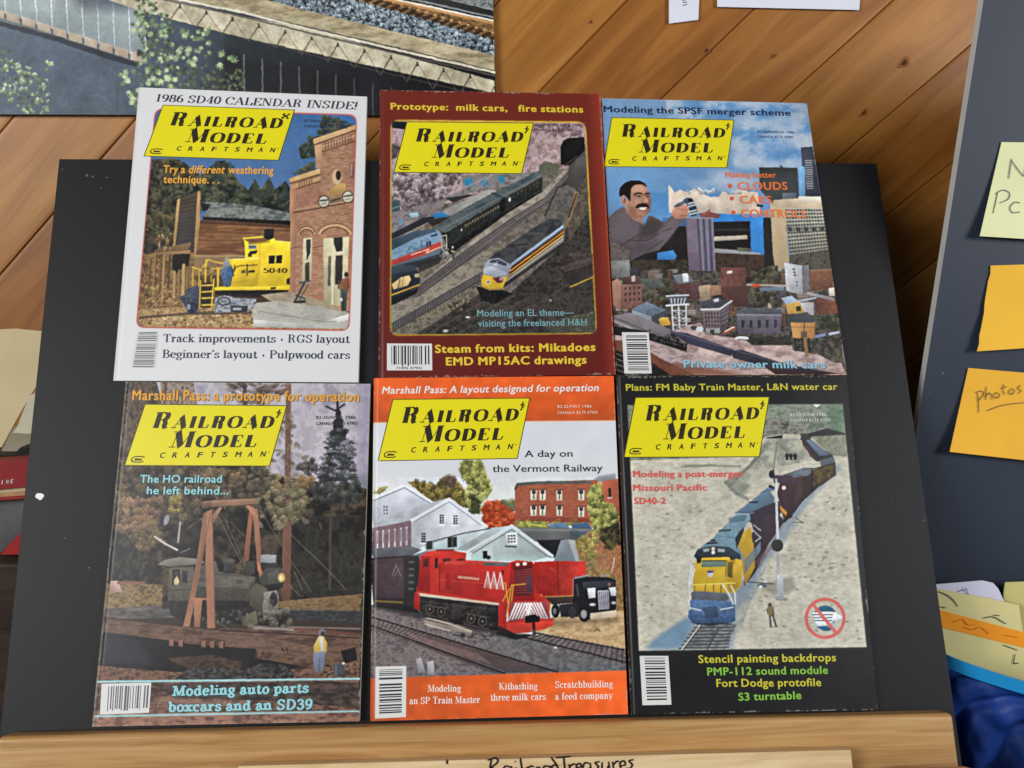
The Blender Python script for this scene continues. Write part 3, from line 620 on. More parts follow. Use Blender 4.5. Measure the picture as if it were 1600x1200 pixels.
    A.outside(fr, (217, 217, 217)); A.l(np.vstack([fr, fr[:1]]), 5, (190, 75, 70)); return A.done(1, P)

def art_layout():     # maroon border, diesel train coming out of a tunnel
    A = Art(580, 130, 975, 602, (104, 36, 26), 12); A.V(560, 120, .275)
    A.g([(100, 60), (1480, 60), (1480, 1760), (80, 1760)], (110, 40, 28), (96, 28, 24), 90)
    A.f([(1318, 60), (1390, 60), (1478, 1760), (1420, 1760)], (150, 56, 34), .55, 14); A.l([(1366, 70), (1462, 1720)], 10, (182, 84, 56), .6)  # highlight of the cover's bent right edge, painted into the border colour
    fr = rrect((182, 243), (1292, 254), (1358, 1462), (178, 1473), 54); A.f(fr, (196, 158, 44))
    P = rrect((192, 252), (1284, 263), (1348, 1453), (188, 1463), 48)
    A.r(P, [(88, 80, 72), (110, 100, 90), (128, 118, 106)], 22)
    # rock cliffs
    A.r([(188, 252), (1284, 263), (1300, 500), (1050, 540), (600, 700), (188, 780)], [(138, 112, 116), (170, 142, 144), (190, 164, 162), (158, 128, 132)], 60, gain=1.1)
    A.f([(190, 252), (275, 256), (262, 300), (192, 290)], (34, 34, 38)); A.r([(190, 380), (240, 400), (215, 460), (190, 470)], [(60, 52, 58), (110, 92, 96)], 18)
    A.r([(188, 540), (600, 545), (560, 640), (480, 730), (188, 770)], [(92, 78, 84), (128, 110, 114), (160, 142, 142), (180, 164, 160)], 32, gain=1.4)
    A.d([(200, 560), (560, 560), (470, 720), (230, 770)], 120, 6, 18, [(176, 158, 158), (88, 74, 80), (140, 122, 128), (66, 56, 60)], 1.5, al=.7)
    A.d([(990, 270), (1280, 270), (1270, 340), (1000, 330)], 40, 5, 12, [(146, 112, 118), (120, 92, 98)], 1.8, al=.6); A.d([(1000, 340), (1150, 380), (1140, 490), (1000, 500)], 40, 8, 22, [(196, 170, 166), (168, 138, 142), (180, 150, 140)], .8, al=.5)
    A.f([(1150, 500), (1148, 400), (1162, 365), (1190, 348), (1284, 342), (1288, 430), (1205, 505)], (26, 23, 23))
    A.r([(1030, 500), (1060, 480), (1150, 500), (1130, 560), (1020, 560)], [(104, 104, 84), (88, 88, 72), (120, 114, 94)], 14)
    A.r([(580, 560), (1010, 545), (960, 600), (700, 650), (480, 690), (600, 640)], [(120, 116, 116), (140, 136, 134), (104, 100, 100)], 30, 2)
    for cx, cy, rx, ry in ((626, 602, 30, 30), (714, 600, 22, 26), (812, 582, 20, 24)):
        A.r([(cx-rx, cy-ry*.6), (cx+rx*.6, cy-ry), (cx+rx, cy+ry*.6), (cx-rx*.4, cy+ry)], [(30, 110, 156), (54, 140, 176), (40, 122, 160)], 10); A.l([(cx-rx, cy+ry), (cx-rx*1.2, cy+ry*2)], 10, (110, 100, 100))
    A.l([(580, 640), (760, 560)], 12, (160, 152, 148), .7); A.l([(680, 640), (750, 560)], 10, (154, 146, 142), .7)
    A.f([(490, 690), (620, 668), (660, 670), (540, 715)], (56, 54, 54))
    # far left pieces
    A.f([(190, 705), (235, 700), (238, 840), (190, 860)], (60, 74, 76)); A.l([(190, 800), (236, 782)], 14, (192, 92, 52)); A.l([(190, 750), (236, 735)], 10, (96, 118, 122)); A.l([(190, 850), (240, 830)], 10, (196, 150, 60))
    A.r([(190, 770), (500, 690), (450, 800), (300, 850), (190, 900)], [(112, 102, 104), (140, 130, 130), (96, 88, 92)], 22, 2); A.f([(290, 775), (340, 770), (342, 795), (296, 800)], (150, 176, 194)); A.f([(230, 810), (250, 805), (252, 840), (232, 848)], (96, 140, 170))
    A.f([(190, 890), (370, 800), (440, 790), (430, 810), (190, 925)], (46, 46, 52)); A.l([(240, 910), (430, 810)], 5, (170, 160, 150), .7)
    A.f([(450, 775), (520, 740), (740, 640), (790, 645), (500, 800)], (156, 154, 150)); A.n([(450, 775), (740, 640), (790, 645), (500, 800)], 8, 12, 2); A.f([(410, 788), (470, 765), (522, 790), (445, 806)], (44, 118, 166)); A.f([(385, 820), (440, 806), (520, 792), (470, 830), (420, 850)], (50, 46, 46))
    # passenger cars
    A.r([(440, 850), (480, 820), (760, 665), (1032, 530), (1045, 560), (820, 690), (495, 885)], [(64, 76, 80), (78, 90, 94), (88, 98, 100)], 26, 2); A.l([(470, 868), (800, 690), (1036, 560)], 5, (116, 128, 132), .8); A.l([(600, 762), (770, 672)], 12, (92, 104, 108), .8)
    A.f([(470, 880), (500, 884), (830, 690), (1046, 566), (1046, 640), (836, 760), (510, 985), (500, 960)], (40, 44, 40)); A.l([(760, 660), (830, 690)], 9, (48, 54, 54))
    A.f([(805, 700), (835, 682), (835, 760), (806, 776)], (26, 26, 26)); A.lat((600, 842), (800, 728), (604, 858), (802, 744), 14, 1, (124, 112, 80), .5, .9); A.lat((850, 688), (1030, 588), (852, 700), (1030, 600), 8, 1, (70, 70, 62), .5, .9); A.f([(852, 690), (864, 684), (866, 706), (854, 710)], (220, 220, 210))
    A.f([(500, 975), (836, 762), (1046, 642), (1046, 652), (836, 785), (520, 1010)], (28, 26, 26)); A.n([(470, 880), (1046, 566), (1046, 650), (510, 1000)], 9, 12)
    # light ballast and tracks
    A.r([(345, 1180), (560, 1000), (840, 780), (1050, 650), (1180, 520), (1210, 505), (1050, 720), (780, 920), (560, 1080), (360, 1230)], [(120, 110, 98), (146, 136, 122), (164, 154, 138)], 20, 1.6)
    A.f([(345, 1190), (620, 980), (880, 800), (1060, 690), (1200, 540), (1215, 545), (1075, 715), (760, 960), (345, 1240)], (92, 84, 84), .7); A.ties((350, 1195), (880, 800), (350, 1235), (905, 815), 44, 7, (66, 60, 60), .75)
    for p in (((345, 1186), (600, 992), (880, 798), (1060, 688), (1190, 540)), ((345, 1238), (640, 1020), (910, 815), (1080, 705), (1205, 560))): A.l(p, 6, (70, 66, 68)); A.l(np.array(p)+(0, -5), 3, (168, 162, 158), .6)
    A.r([(190, 1290), (345, 1250), (560, 1090), (760, 960), (760, 1010), (700, 1110), (190, 1420)], [(116, 106, 92), (138, 128, 112), (154, 144, 126), (126, 118, 104)], 20, 1.6)
    A.f([(190, 1405), (680, 1125), (700, 1140), (690, 1160), (190, 1450)], (98, 92, 90), .8); A.ties((192, 1405), (690, 1128), (192, 1448), (700, 1158), 36, 8, (62, 58, 58), .8)
    A.l([(190, 1402), (700, 1112)], 7, (70, 66, 66)); A.l([(190, 1452), (690, 1160)], 7, (66, 62, 62)); A.l([(190, 1397), (700, 1107)], 3, (166, 160, 152), .6)
    A.r([(190, 1455), (690, 1165), (700, 1220), (400, 1420), (260, 1463), (190, 1455)], [(94, 86, 72), (118, 108, 90), (136, 126, 106), (80, 72, 62)], 14, 1.5, 1.2)
    # dark yard
    A.r([(330, 1463), (690, 1230), (860, 1230), (1165, 950), (1180, 820), (1230, 660), (1290, 560), (1320, 900), (1348, 1453)], [(44, 40, 36), (58, 52, 48), (74, 66, 60), (50, 46, 42)], 28, 1.2)
    A.r([(1180, 830), (1240, 640), (1296, 520), (1308, 760), (1200, 930)], [(92, 80, 66), (74, 64, 54), (110, 96, 78)], 18)
    A.r([(1040, 1400), (1345, 1330), (1347, 1450), (1100, 1458)], [(84, 82, 66), (62, 58, 50), (100, 98, 80)], 14)
    for k in range(5): A.l([(320+k*80, 1460), (700+k*95, 1215+k*12)], 4, (106, 96, 84), .55)
    A.l([(680, 1460), (1100, 1240), (1330, 1080)], 4, (92, 84, 72), .5); A.d([(520, 1290), (640, 1270), (600, 1330), (500, 1340)], 20, 3, 7, [(170, 140, 104), (40, 36, 34)], 1.6, al=.6); A.e(622, 1366, 14, 5, (190, 190, 188)); A.e(496, 1444, 16, 8, (168, 164, 160)); A.e(1092, 1270, 7, 6, (150, 146, 140)); A.e(585, 870, 4, 8, (200, 200, 200))
    # gondola on the right
    A.f([(1190, 1000), (1260, 985), (1330, 1010), (1335, 1130), (1210, 1190), (1130, 1080)], (58, 48, 46)); A.f([(1130, 1080), (1250, 1045), (1330, 1020), (1330, 1060), (1180, 1110)], (84, 72, 68), .7); A.f([(1190, 1005), (1320, 1000), (1325, 1025), (1215, 1035)], (76, 64, 60)); A.l([(1205, 1193), (1336, 1136)], 7, (196, 152, 44)); A.n([(1130, 985), (1335, 985), (1335, 1190), (1130, 1190)], 9, 10)
    # second train
    A.f([(1195, 510), (1290, 415), (1298, 560), (1240, 650), (1130, 640), (1190, 570)], (78, 72, 68)); A.f([(1240, 470), (1296, 440), (1298, 560), (1200, 570)], (92, 86, 82), .8); A.l([(1180, 500), (1240, 455)], 12, (60, 50, 46))
    A.r([(1060, 800), (1100, 690), (1140, 625), (1180, 610), (1236, 640), (1200, 790), (1160, 840), (1100, 830)], [(78, 76, 72), (96, 92, 84), (106, 102, 94)], 20); A.l([(1060, 790), (1130, 630), (1180, 612)], 8, (60, 44, 40)); A.f([(1232, 645), (1250, 660), (1210, 800), (1170, 880), (1165, 840), (1200, 790)], (134, 120, 80)); A.f([(1236, 660), (1246, 660), (1200, 800), (1190, 800)], (92, 40, 34))
    A.l([(1110, 790), (1200, 700)], 4, (124, 120, 112), .6); A.l([(1080, 750), (1190, 770)], 4, (60, 58, 56), .7)
    # lead diesel
    A.r([(738, 1035), (770, 1010), (1040, 830), (1090, 805), (1150, 815), (1166, 838), (1000, 955), (870, 1058), (800, 1060)], [(52, 54, 56), (64, 66, 68), (76, 76, 76)], 30, 2); A.l([(1020, 850), (1110, 830), (1080, 880)], 6, (46, 46, 46)); A.l([(960, 890), (1050, 890)], 14, (82, 82, 80), .8); A.l([(860, 960), (960, 950)], 10, (44, 44, 46), .8)
    def strip(a, b, c): A.f([(a[0], a[1]), (1166, b[0]), (1166, b[1]), (a[2], a[3])], c)
    strip((868, 1060, 850, 1092), (838, 862), (150, 172, 190)); strip((866, 1078, 852, 1100), (856, 872), (70, 72, 80)); strip((862, 1088, 838, 1150), (866, 905), (92, 36, 28)); strip((856, 1104, 850, 1116), (876, 884), (206, 160, 60)); strip((846, 1132, 838, 1146), (894, 903), (204, 160, 66)); strip((838, 1146, 818, 1190), (903, 940), (122, 116, 108)); strip((822, 1180, 812, 1208), (936, 960), (54, 50, 48))
    A.l([(840, 1160), (1164, 920)], 5, (190, 176, 150), .8)
    A.f([(745, 1036), (800, 1030), (850, 1058), (868, 1080), (850, 1140), (790, 1140), (712, 1130), (708, 1100), (720, 1060)], (146, 150, 162)); A.f([(712, 1085), (760, 1075), (840, 1110), (846, 1130), (780, 1135), (712, 1115)], (166, 170, 180)); A.f([(752, 1040), (800, 1036), (846, 1062), (838, 1076), (780, 1058), (744, 1056)], (70, 74, 88)); A.l([(790, 1046), (784, 1060)], 5, (150, 152, 160)); A.f([(770, 1060), (788, 1060), (788, 1072), (770, 1072)], (196, 198, 204))
    A.f([(708, 1122), (780, 1140), (850, 1135), (836, 1160), (820, 1206), (742, 1210), (705, 1192), (698, 1160)], (206, 166, 40)); A.e(800, 1154, 24, 18, (108, 46, 50)); A.e(812, 1148, 12, 10, (170, 140, 150)); A.e(738, 1166, 14, 13, (230, 214, 170)); A.e(738, 1166, 9, 8, (130, 110, 90)); A.l([(704, 1190), (742, 1206), (820, 1202)], 7, (168, 130, 34)); A.f([(760, 1140), (790, 1142), (776, 1160)], (120, 50, 48))
    A.f([(668, 1190), (705, 1196), (742, 1214), (822, 1212), (870, 1230), (780, 1290), (700, 1270)], (28, 25, 24)); A.n([(668, 1190), (870, 1200), (870, 1290), (668, 1290)], 8, 8)
    # blue hood unit at left
    A.r([(190, 960), (300, 905), (440, 862), (470, 890), (470, 950), (190, 1060)], [(108, 136, 162), (128, 156, 182), (92, 116, 140)], 40, 1.4); A.f([(190, 928), (310, 880), (440, 862), (440, 880), (330, 915), (190, 985)], (60, 80, 96)); A.f([(190, 1042), (330, 990), (468, 935), (472, 972), (380, 1010), (190, 1072)], (184, 66, 54)); A.l([(210, 1058), (360, 1000)], 6, (110, 50, 50), .6); A.l([(300, 1012), (400, 978), (385, 1000), (472, 966)], 7, (222, 170, 150)); A.f([(190, 1072), (380, 1012), (474, 976), (476, 1010), (350, 1060), (190, 1120)], (84, 100, 112)); A.f([(190, 1080), (350, 1040), (475, 1000), (478, 1030), (330, 1085), (190, 1130)], (50, 54, 60))
    A.f([(386, 940), (412, 932), (412, 962), (388, 970)], (40, 44, 54)); A.l([(399, 936), (400, 966)], 4, (140, 160, 176)); A.l([(360, 930), (362, 990)], 5, (70, 90, 110)); A.f([(410, 900), (450, 890), (452, 900), (414, 912)], (40, 70, 80)); A.l([(468, 900), (480, 1010)], 7, (150, 160, 168)); A.l([(476, 905), (500, 900), (502, 1010)], 5, (190, 186, 176)); A.l([(480, 960), (500, 955)], 4, (190, 186, 176))
    A.d([(470, 990), (520, 980), (500, 1040), (470, 1040)], 14, 3, 8, [(50, 50, 50), (150, 146, 136)], 1, al=.9); A.l([(535, 975), (540, 1035)], 12, (70, 68, 54)); A.e(536, 968, 6, 7, (196, 190, 160)); A.l([(528, 990), (548, 995)], 6, (180, 170, 120))
    # black unit at lower left
    A.f([(188, 1090), (240, 1072), (310, 1076), (346, 1110), (350, 1160), (344, 1190), (300, 1215), (188, 1275)], (40, 46, 52)); A.f([(188, 1082), (250, 1066), (310, 1072), (340, 1100), (188, 1120)], (58, 66, 74)); A.f([(190, 1180), (240, 1140), (288, 1128), (300, 1150), (280, 1186), (200, 1208)], (204, 172, 112)); A.l([(236, 1150), (226, 1200)], 7, (120, 96, 60)); A.l([(255, 1140), (248, 1196)], 5, (150, 122, 76)); A.l([(188, 1240), (344, 1182)], 8, (206, 158, 50)); A.f([(318, 1120), (346, 1118), (346, 1140), (320, 1140)], (170, 160, 120)); A.f([(188, 1262), (300, 1216), (344, 1195), (330, 1230), (188, 1300)], (30, 29, 30))
    A.f([(330, 1060), (480, 1020), (460, 1060), (350, 1110)], (44, 42, 42), .8)
    return A.done(1, P)

def art_city():       # man with a model above a model city
    A = Art(925, 145, 1335, 600, (96, 140, 186), 13); A.V(920, 120, .275)
    A.g([(40, 90), (1480, 90), (1480, 900), (40, 900)], (120, 156, 194), (92, 140, 190), 100)
    A.r([(440, 130), (1250, 130), (1290, 480), (820, 520), (800, 300), (440, 260)], [(84, 136, 188), (104, 152, 198), (150, 176, 204), (176, 190, 208)], 90, 1.8, 1.0, .8, 4, 10)
    for x0, x1, y0, y1, n in ((830, 1230, 195, 285, 26), (1090, 1290, 325, 400, 20), (850, 1190, 470, 520, 22), (590, 960, 545, 640, 30)):
        for _ in range(n):
            x, y = x0+(x1-x0)*A.rs.rand(), y0+(y1-y0)*A.rs.rand()**.7; r = 16+30*A.rs.rand()
            A.e(x, y, r*1.9, r*.8, [(178, 192, 208), (162, 182, 206), (190, 196, 206)][A.rs.randint(3)], .22, 0, 14)
    A.f([(90, 520), (560, 520), (560, 850), (330, 800), (100, 700)], (104, 156, 204), .6, 12); A.f([(340, 650), (450, 660), (460, 800), (340, 790)], (70, 130, 190), .6, 8)
    # backdrop towers
    A.g([(968, 514), (1186, 516), (1196, 706), (1040, 716), (970, 640)], (58, 64, 66), (70, 74, 76), 90); A.f([(1100, 660), (1180, 660), (1180, 700), (1100, 706)], (98, 108, 116)); A.l([(1090, 505), (1100, 516)], 8, (50, 54, 56))
    A.f([(1204, 400), (1282, 396), (1318, 680), (1226, 680)], (62, 68, 82)); A.lat((1222, 470), (1276, 470), (1232, 640), (1282, 640), 1, 13, (176, 182, 190), .8, .5, .7)
    A.l([(1276, 380), (1322, 690)], 8, (120, 160, 196)); A.f([(1196, 510), (1228, 510), (1230, 690), (1200, 690)], (110, 160, 200))
    # torn cut-out
    A.f([(452, 612), (474, 636), (486, 660), (520, 640), (540, 652), (574, 648), (600, 640), (640, 660), (690, 684), (740, 680), (760, 650), (800, 664), (840, 640), (900, 650), (960, 655), (975, 720), (970, 782), (860, 786), (700, 772), (456, 772)], (216, 200, 182)); A.n([(452, 640), (960, 660), (960, 780), (456, 772)], 6, 20)
    A.d([(560, 640), (960, 640), (960, 670), (560, 662)], 26, 6, 12, [(216, 200, 182), (150, 176, 204)], 1.2, al=.8)
    # blue gap and dark studio
    A.f([(420, 800), (560, 800), (560, 860), (420, 870)], (60, 100, 150)); A.f([(700, 780), (990, 780), (996, 1010), (920, 1000), (910, 830), (700, 826)], (48, 124, 196))
    A.f([(330, 850), (560, 850), (580, 1200), (120, 1200), (120, 1030), (260, 1000)], (38, 34, 34)); A.f([(390, 1000), (480, 985), (500, 1020), (480, 1050), (390, 1040)], (56, 124, 190)); A.r([(240, 1040), (560, 1040), (570, 1180), (250, 1180)], [(58, 50, 42), (74, 64, 52), (44, 40, 36)], 30)
    A.f([(706, 824), (916, 820), (922, 1000), (712, 990)], (34, 32, 34)); A.l([(712, 870), (910, 868)], 9, (58, 56, 58)); A.f([(712, 908), (900, 900), (902, 922), (712, 934)], (176, 164, 146)); A.f([(712, 975), (840, 985), (970, 1000), (972, 1012), (712, 1000)], (150, 150, 152)); A.f([(840, 970), (920, 975), (925, 995), (850, 992)], (90, 92, 80))
    A.r([(712, 1000), (1000, 1012), (1004, 1120), (720, 1110)], [(64, 46, 40), (84, 62, 50), (52, 42, 38)], 26); A.f([(990, 800), (1040, 800), (1060, 1120), (1000, 1120)], (40, 42, 42))
    # cream tower on the right
    A.g([(1030, 720), (1112, 716), (1138, 1050), (1062, 1130), (1046, 1000)], (198, 176, 138), (168, 146, 112), 90)
    A.f([(1050, 700), (1190, 690), (1200, 680), (1330, 680), (1332, 745), (1112, 745), (1040, 730)], (206, 186, 156)); A.f([(1190, 680), (1320, 680), (1326, 715), (1195, 715)], (214, 204, 186))
    A.f([(1112, 745), (1336, 745), (1366, 980), (1140, 1010)], (172, 168, 152)); A.lat((1114, 748), (1336, 748), (1140, 1008), (1364, 980), 14, 12, (66, 70, 68), .74, .56); A.f([(1118, 850), (1345, 845), (1350, 880), (1122, 884)], (110, 112, 108), .5); A.lat((1120, 850), (1345, 846), (1124, 884), (1350, 880), 5, 1, (70, 72, 70), .5, .7)
    A.r([(1140, 1010), (1366, 980), (1384, 1100), (1250, 1100), (1140, 1060)], [(80, 78, 70), (104, 98, 84), (60, 58, 54)], 20)
    A.l([(960, 730), (985, 735)], 14, (40, 50, 60)); A.f([(1000, 755), (1040, 750), (1050, 800), (1005, 800)], (170, 150, 130), .7)
    # man
    sw = (92, 82, 88)
    A.f([(112, 800), (150, 766), (196, 738), (250, 800), (320, 850), (335, 790), (360, 790), (430, 830), (470, 790), (490, 770), (560, 800), (500, 860), (450, 930), (400, 985), (320, 1005), (240, 1045), (118, 1040)], sw)
    A.f([(112, 800), (196, 738), (250, 800), (300, 860), (260, 960), (120, 930)], (104, 94, 98), .8, 10); A.f([(300, 850), (360, 800), (430, 835), (380, 900), (280, 930)], (70, 62, 60), .8, 8); A.f([(380, 900), (480, 800), (540, 810), (460, 910), (400, 960)], (108, 98, 104), .8, 8)
    for p in (((180, 960), (280, 900), (340, 880)), ((220, 930), (330, 930), (400, 890)), ((330, 990), (420, 930)), ((120, 960), (200, 990)), ((420, 880), (470, 860))): A.l(p, 8, (64, 56, 58), .6)
    A.r([(120, 930), (235, 985), (220, 1045), (118, 1045)], [(96, 88, 86), (120, 110, 104), (74, 66, 66)], 12, .5); A.f([(118, 1045), (230, 1040), (240, 1100), (118, 1100)], (118, 122, 118))
    A.f([(222, 690), (240, 640), (262, 612), (300, 608), (330, 632), (344, 668), (350, 710), (346, 745), (334, 782), (314, 798), (300, 812), (310, 842), (255, 812), (215, 770), (204, 720)], (176, 128, 104))
    A.f([(320, 640), (346, 668), (351, 715), (346, 750), (330, 788), (322, 760), (330, 700)], (140, 94, 78), .6, 6); A.f([(225, 700), (270, 760), (300, 800), (255, 805), (212, 762)], (140, 98, 78), .5, 6); A.f([(250, 625), (300, 615), (320, 650), (260, 665)], (196, 148, 120), .6, 6)
    A.f([(172, 660), (178, 630), (204, 602), (240, 588), (290, 590), (320, 606), (332, 630), (300, 612), (262, 614), (236, 640), (236, 690), (226, 702), (212, 680), (176, 680)], (34, 28, 28))
    A.e(288, 640, 42, 20, (206, 160, 134), .55, -.1, 14); A.e(262, 706, 22, 24, (196, 142, 116), .5, 0, 10); A.e(322, 700, 14, 16, (190, 136, 112), .45, 0, 8); A.e(294, 776, 24, 14, (186, 136, 112), .5, 0, 8); A.e(244, 770, 22, 30, (130, 90, 72), .55, .4, 14); A.e(344, 730, 8, 40, (120, 80, 66), .6, .1, 8); A.e(250, 690, 12, 30, (150, 106, 86), .45, 0, 10)
    A.f([(228, 640), (240, 636), (238, 700), (232, 712), (226, 700)], (44, 36, 34), .85)
    A.e(198, 700, 15, 28, (180, 126, 104)); A.e(203, 704, 7, 17, (120, 76, 64), .8, 0, 3); A.e(194, 690, 5, 14, (204, 152, 128), .6, 0, 3)
    A.e(281, 674, 24, 10, (128, 88, 74), .6, 0, 5); A.e(332, 672, 14, 9, (120, 82, 70), .6, 0, 5)
    A.l([(257, 670), (272, 661), (290, 660), (303, 666)], 8, (44, 34, 32), .9); A.l([(318, 667), (330, 661), (344, 662)], 7, (44, 34, 32), .9)
    A.l([(270, 681), (282, 678), (296, 682)], 4, (52, 38, 36)); A.e(283, 681, 4, 4, (34, 28, 30)); A.e(276, 682, 4, 2.5, (206, 190, 180), .8); A.l([(326, 680), (340, 679)], 4, (52, 38, 36)); A.l([(268, 690), (292, 692)], 3, (140, 98, 82), .7)
    A.f([(314, 672), (322, 676), (336, 704), (330, 714), (306, 714), (312, 702)], (190, 138, 114), .7); A.l([(313, 672), (309, 700), (303, 710)], 5, (130, 88, 72), .6); A.e(330, 704, 7, 7, (206, 156, 132), .7, 0, 3); A.l([(306, 716), (330, 716)], 4, (110, 70, 60), .8); A.l([(262, 716), (254, 740)], 4, (134, 92, 76), .6)
    A.f([(266, 740), (272, 728), (290, 720), (312, 718), (330, 722), (342, 736), (344, 748), (330, 740), (302, 738), (280, 746), (270, 750)], (36, 28, 28)); A.d([(268, 738), (300, 722), (340, 738), (300, 742)], 14, 3, 5, [(58, 46, 44), (28, 22, 22)], 1.6, rot=0)
    A.f([(284, 745), (306, 741), (328, 743), (318, 756), (298, 757)], (220, 208, 198)); A.l([(286, 757), (300, 763), (318, 760)], 5, (128, 76, 68), .9); A.l([(280, 770), (300, 776), (316, 770)], 3, (140, 96, 80), .5)
    A.d([(250, 785), (310, 785), (312, 800), (262, 804)], 18, 2, 4, [(120, 86, 72), (140, 100, 84)], 1.4, al=.5)
    A.f([(470, 786), (476, 756), (520, 726), (560, 730), (566, 770), (560, 800), (520, 808), (490, 806)], (190, 132, 112)); A.l([(500, 750), (556, 756)], 5, (140, 90, 76), .6); A.l([(520, 790), (556, 786)], 5, (130, 84, 72), .7); A.f([(480, 742), (500, 720), (540, 704), (550, 718), (510, 740)], (84, 92, 110), .9)
    A.f([(536, 700), (556, 686), (584, 690), (600, 714), (620, 760), (612, 790), (580, 794), (566, 740)], (74, 84, 104)); A.f([(564, 690), (584, 690), (596, 706), (566, 712)], (28, 30, 36))
    for k in range(5): A.l([(564+k*3, 722+k*15), (604+k*3, 712+k*15)], 7, (206, 206, 204) if k != 2 else (40, 46, 58))
    A.f([(622, 780), (660, 768), (690, 752), (692, 768), (750, 784), (735, 806), (690, 800), (640, 798)], (138, 80, 76)); A.l([(650, 782), (688, 758)], 7, (170, 104, 92))
    # grey tower
    A.g([(550, 800), (706, 804), (724, 1180), (640, 1182), (572, 1160)], (116, 108, 126), (92, 80, 100), 90)
    for k in range(6): A.l([(618+k*17, 806), (640+k*16, 1178)], 8, (66, 66, 92) if k % 2 == 0 else (132, 126, 142))
    A.f([(562, 800), (612, 800), (640, 1180), (575, 1160)], (118, 104, 120), .6); A.r([(560, 1000), (630, 1000), (640, 1180), (575, 1160)], [(110, 84, 100), (96, 80, 100)], 24, al=.5); A.l([(550, 800), (706, 804)], 7, (150, 144, 156))
    # low city
    G = [(118, 1095), (560, 1100), (1000, 1110), (1384, 1100), (1470, 1700), (155, 1700)]
    A.r(G, [(48, 44, 40), (76, 68, 62), (104, 94, 88), (60, 56, 46)], 26, 1.3, 1.1)
    B = 836
    rs = np.random.RandomState(41)
    for _ in range(130):
        x, y = 130+rs.rand()*1270, B+250+rs.rand()*300; w_, h_ = 18+rs.rand()*46, 14+rs.rand()*44; c = np.array([(104, 74, 64), (128, 112, 100), (86, 82, 88), (120, 92, 72), (72, 66, 64), (150, 140, 132)][rs.randint(6)])*(.8+.4*rs.rand()); sk = rs.rand()*.5-.25
        A.f([(x, y), (x+w_, y+sk*w_*.4), (x+w_, y+h_+sk*w_*.4), (x, y+h_)], c); A.f([(x, y), (x+w_*.3, y-h_*.3), (x+w_*1.2, y-h_*.3+sk*w_*.4), (x+w_, y+sk*w_*.4)], c*.62+20); A.f([(x+w_, y+sk*w_*.4), (x+w_*1.2, y-h_*.3+sk*w_*.4), (x+w_*1.2, y+h_*.7), (x+w_, y+h_+sk*w_*.4)], c*.7)
        if w_ > 30: A.lat((x, y+2), (x+w_, y+2+sk*w_*.4), (x, y+h_-2), (x+w_, y+h_-2+sk*w_*.4), int(w_/9), max(1, int(h_/13)), c*.5, .45, .5)
    def b(p, c, n=8): q = [(x, y+B) for x, y in p]; A.f(q, c); A.n(q, n, 10)
    A.d([(300, B+300), (480, B+330), (470, B+470), (310, B+440)], 40, 8, 20, [(70, 72, 50), (48, 50, 40), (92, 88, 66)], 1.3, al=.8); A.d([(900, B+250), (1090, B+260), (1080, B+460), (910, B+440)], 80, 7, 18, [(60, 60, 44), (86, 84, 60), (110, 104, 80), (44, 42, 36)], 1.2, al=.8); A.d([(1280, B+500), (1430, B+500), (1440, B+620), (1290, B+600)], 60, 6, 14, [(64, 68, 46), (92, 92, 62), (48, 50, 38)], 1.4, al=.8)
    b([(118, 212), (226, 208), (236, 300), (120, 310)], (116, 116, 114)); A.f([(120, B+250), (170, B+212), (226, B+220), (230, B+260)], (134, 136, 136), .7)
    b([(124, 330), (165, 308), (180, 340), (300, 330), (302, 462), (182, 492), (126, 460)], (132, 92, 80)); A.f([(124, B+330), (165, B+308), (182, B+345), (180, B+490), (126, B+455)], (168, 128, 110), .7); A.lat((196, B+352), (296, B+346), (196, B+450), (298, B+440), 4, 3, (70, 50, 48), .4, .5); A.f([(190, B+305), (290, B+300), (296, B+340), (190, B+345)], (92, 66, 62)); A.f([(240, B+300), (262, B+290), (264, B+325), (244, B+328)], (190, 170, 160))
    b([(290, 310), (400, 312), (440, 360), (330, 372)], (92, 96, 88)); b([(478, 290), (560, 280), (600, 330), (500, 345)], (120, 122, 128)); A.f([(530, B+282), (562, B+280), (568, B+328), (536, B+330)], (206, 210, 214)); b([(500, 340), (622, 338), (626, 430), (520, 430)], (92, 62, 60)); b([(626, 352), (690, 345), (692, 430), (632, 440)], (160, 138, 112)); b([(692, 350), (760, 346), (760, 400), (694, 410)], (150, 112, 88))
    b([(750, 248), (892, 248), (892, 340), (906, 470), (820, 470), (752, 400)], (106, 66, 58)); A.f([(785, B+268), (815, B+264), (815, B+280), (786, B+284)], (220, 210, 200)); A.f([(752, B+360), (900, B+350), (906, B+470), (830, B+470)], (80, 54, 50), .8)
    A.l([(900, B+345), (1120, B+352)], 12, (170, 158, 150)); A.e(950, B+350, 28, 8, (206, 76, 50)); A.f([(970, B+362), (1110, B+356), (1110, B+378), (975, B+384)], (110, 124, 140))
    b([(1110, 220), (1210, 236), (1216, 405), (1122, 380)], (176, 176, 178)); b([(1210, 236), (1250, 232), (1252, 370), (1216, 402)], (120, 118, 122)); A.lat((1156, B+248), (1170, B+250), (1166, B+300), (1180, B+302), 1, 3, (70, 72, 80), 1, .5); A.lat((1176, B+320), (1186, B+322), (1178, B+356), (1188, B+358), 1, 2, (96, 98, 104), 1, .5)
    b([(1256, 262), (1386, 258), (1394, 370), (1256, 384)], (122, 82, 64)); A.l([(1256, B+264), (1386, B+260)], 8, (156, 118, 96)); A.f([(1362, B+366), (1396, B+360), (1398, B+410), (1366, B+410)], (206, 196, 180)); A.f([(1240, B+385), (1396, B+420), (1400, B+440), (1240, B+402)], (150, 142, 148)); b([(1285, 420), (1402, 442), (1420, 508), (1288, 515)], (120, 74, 60))
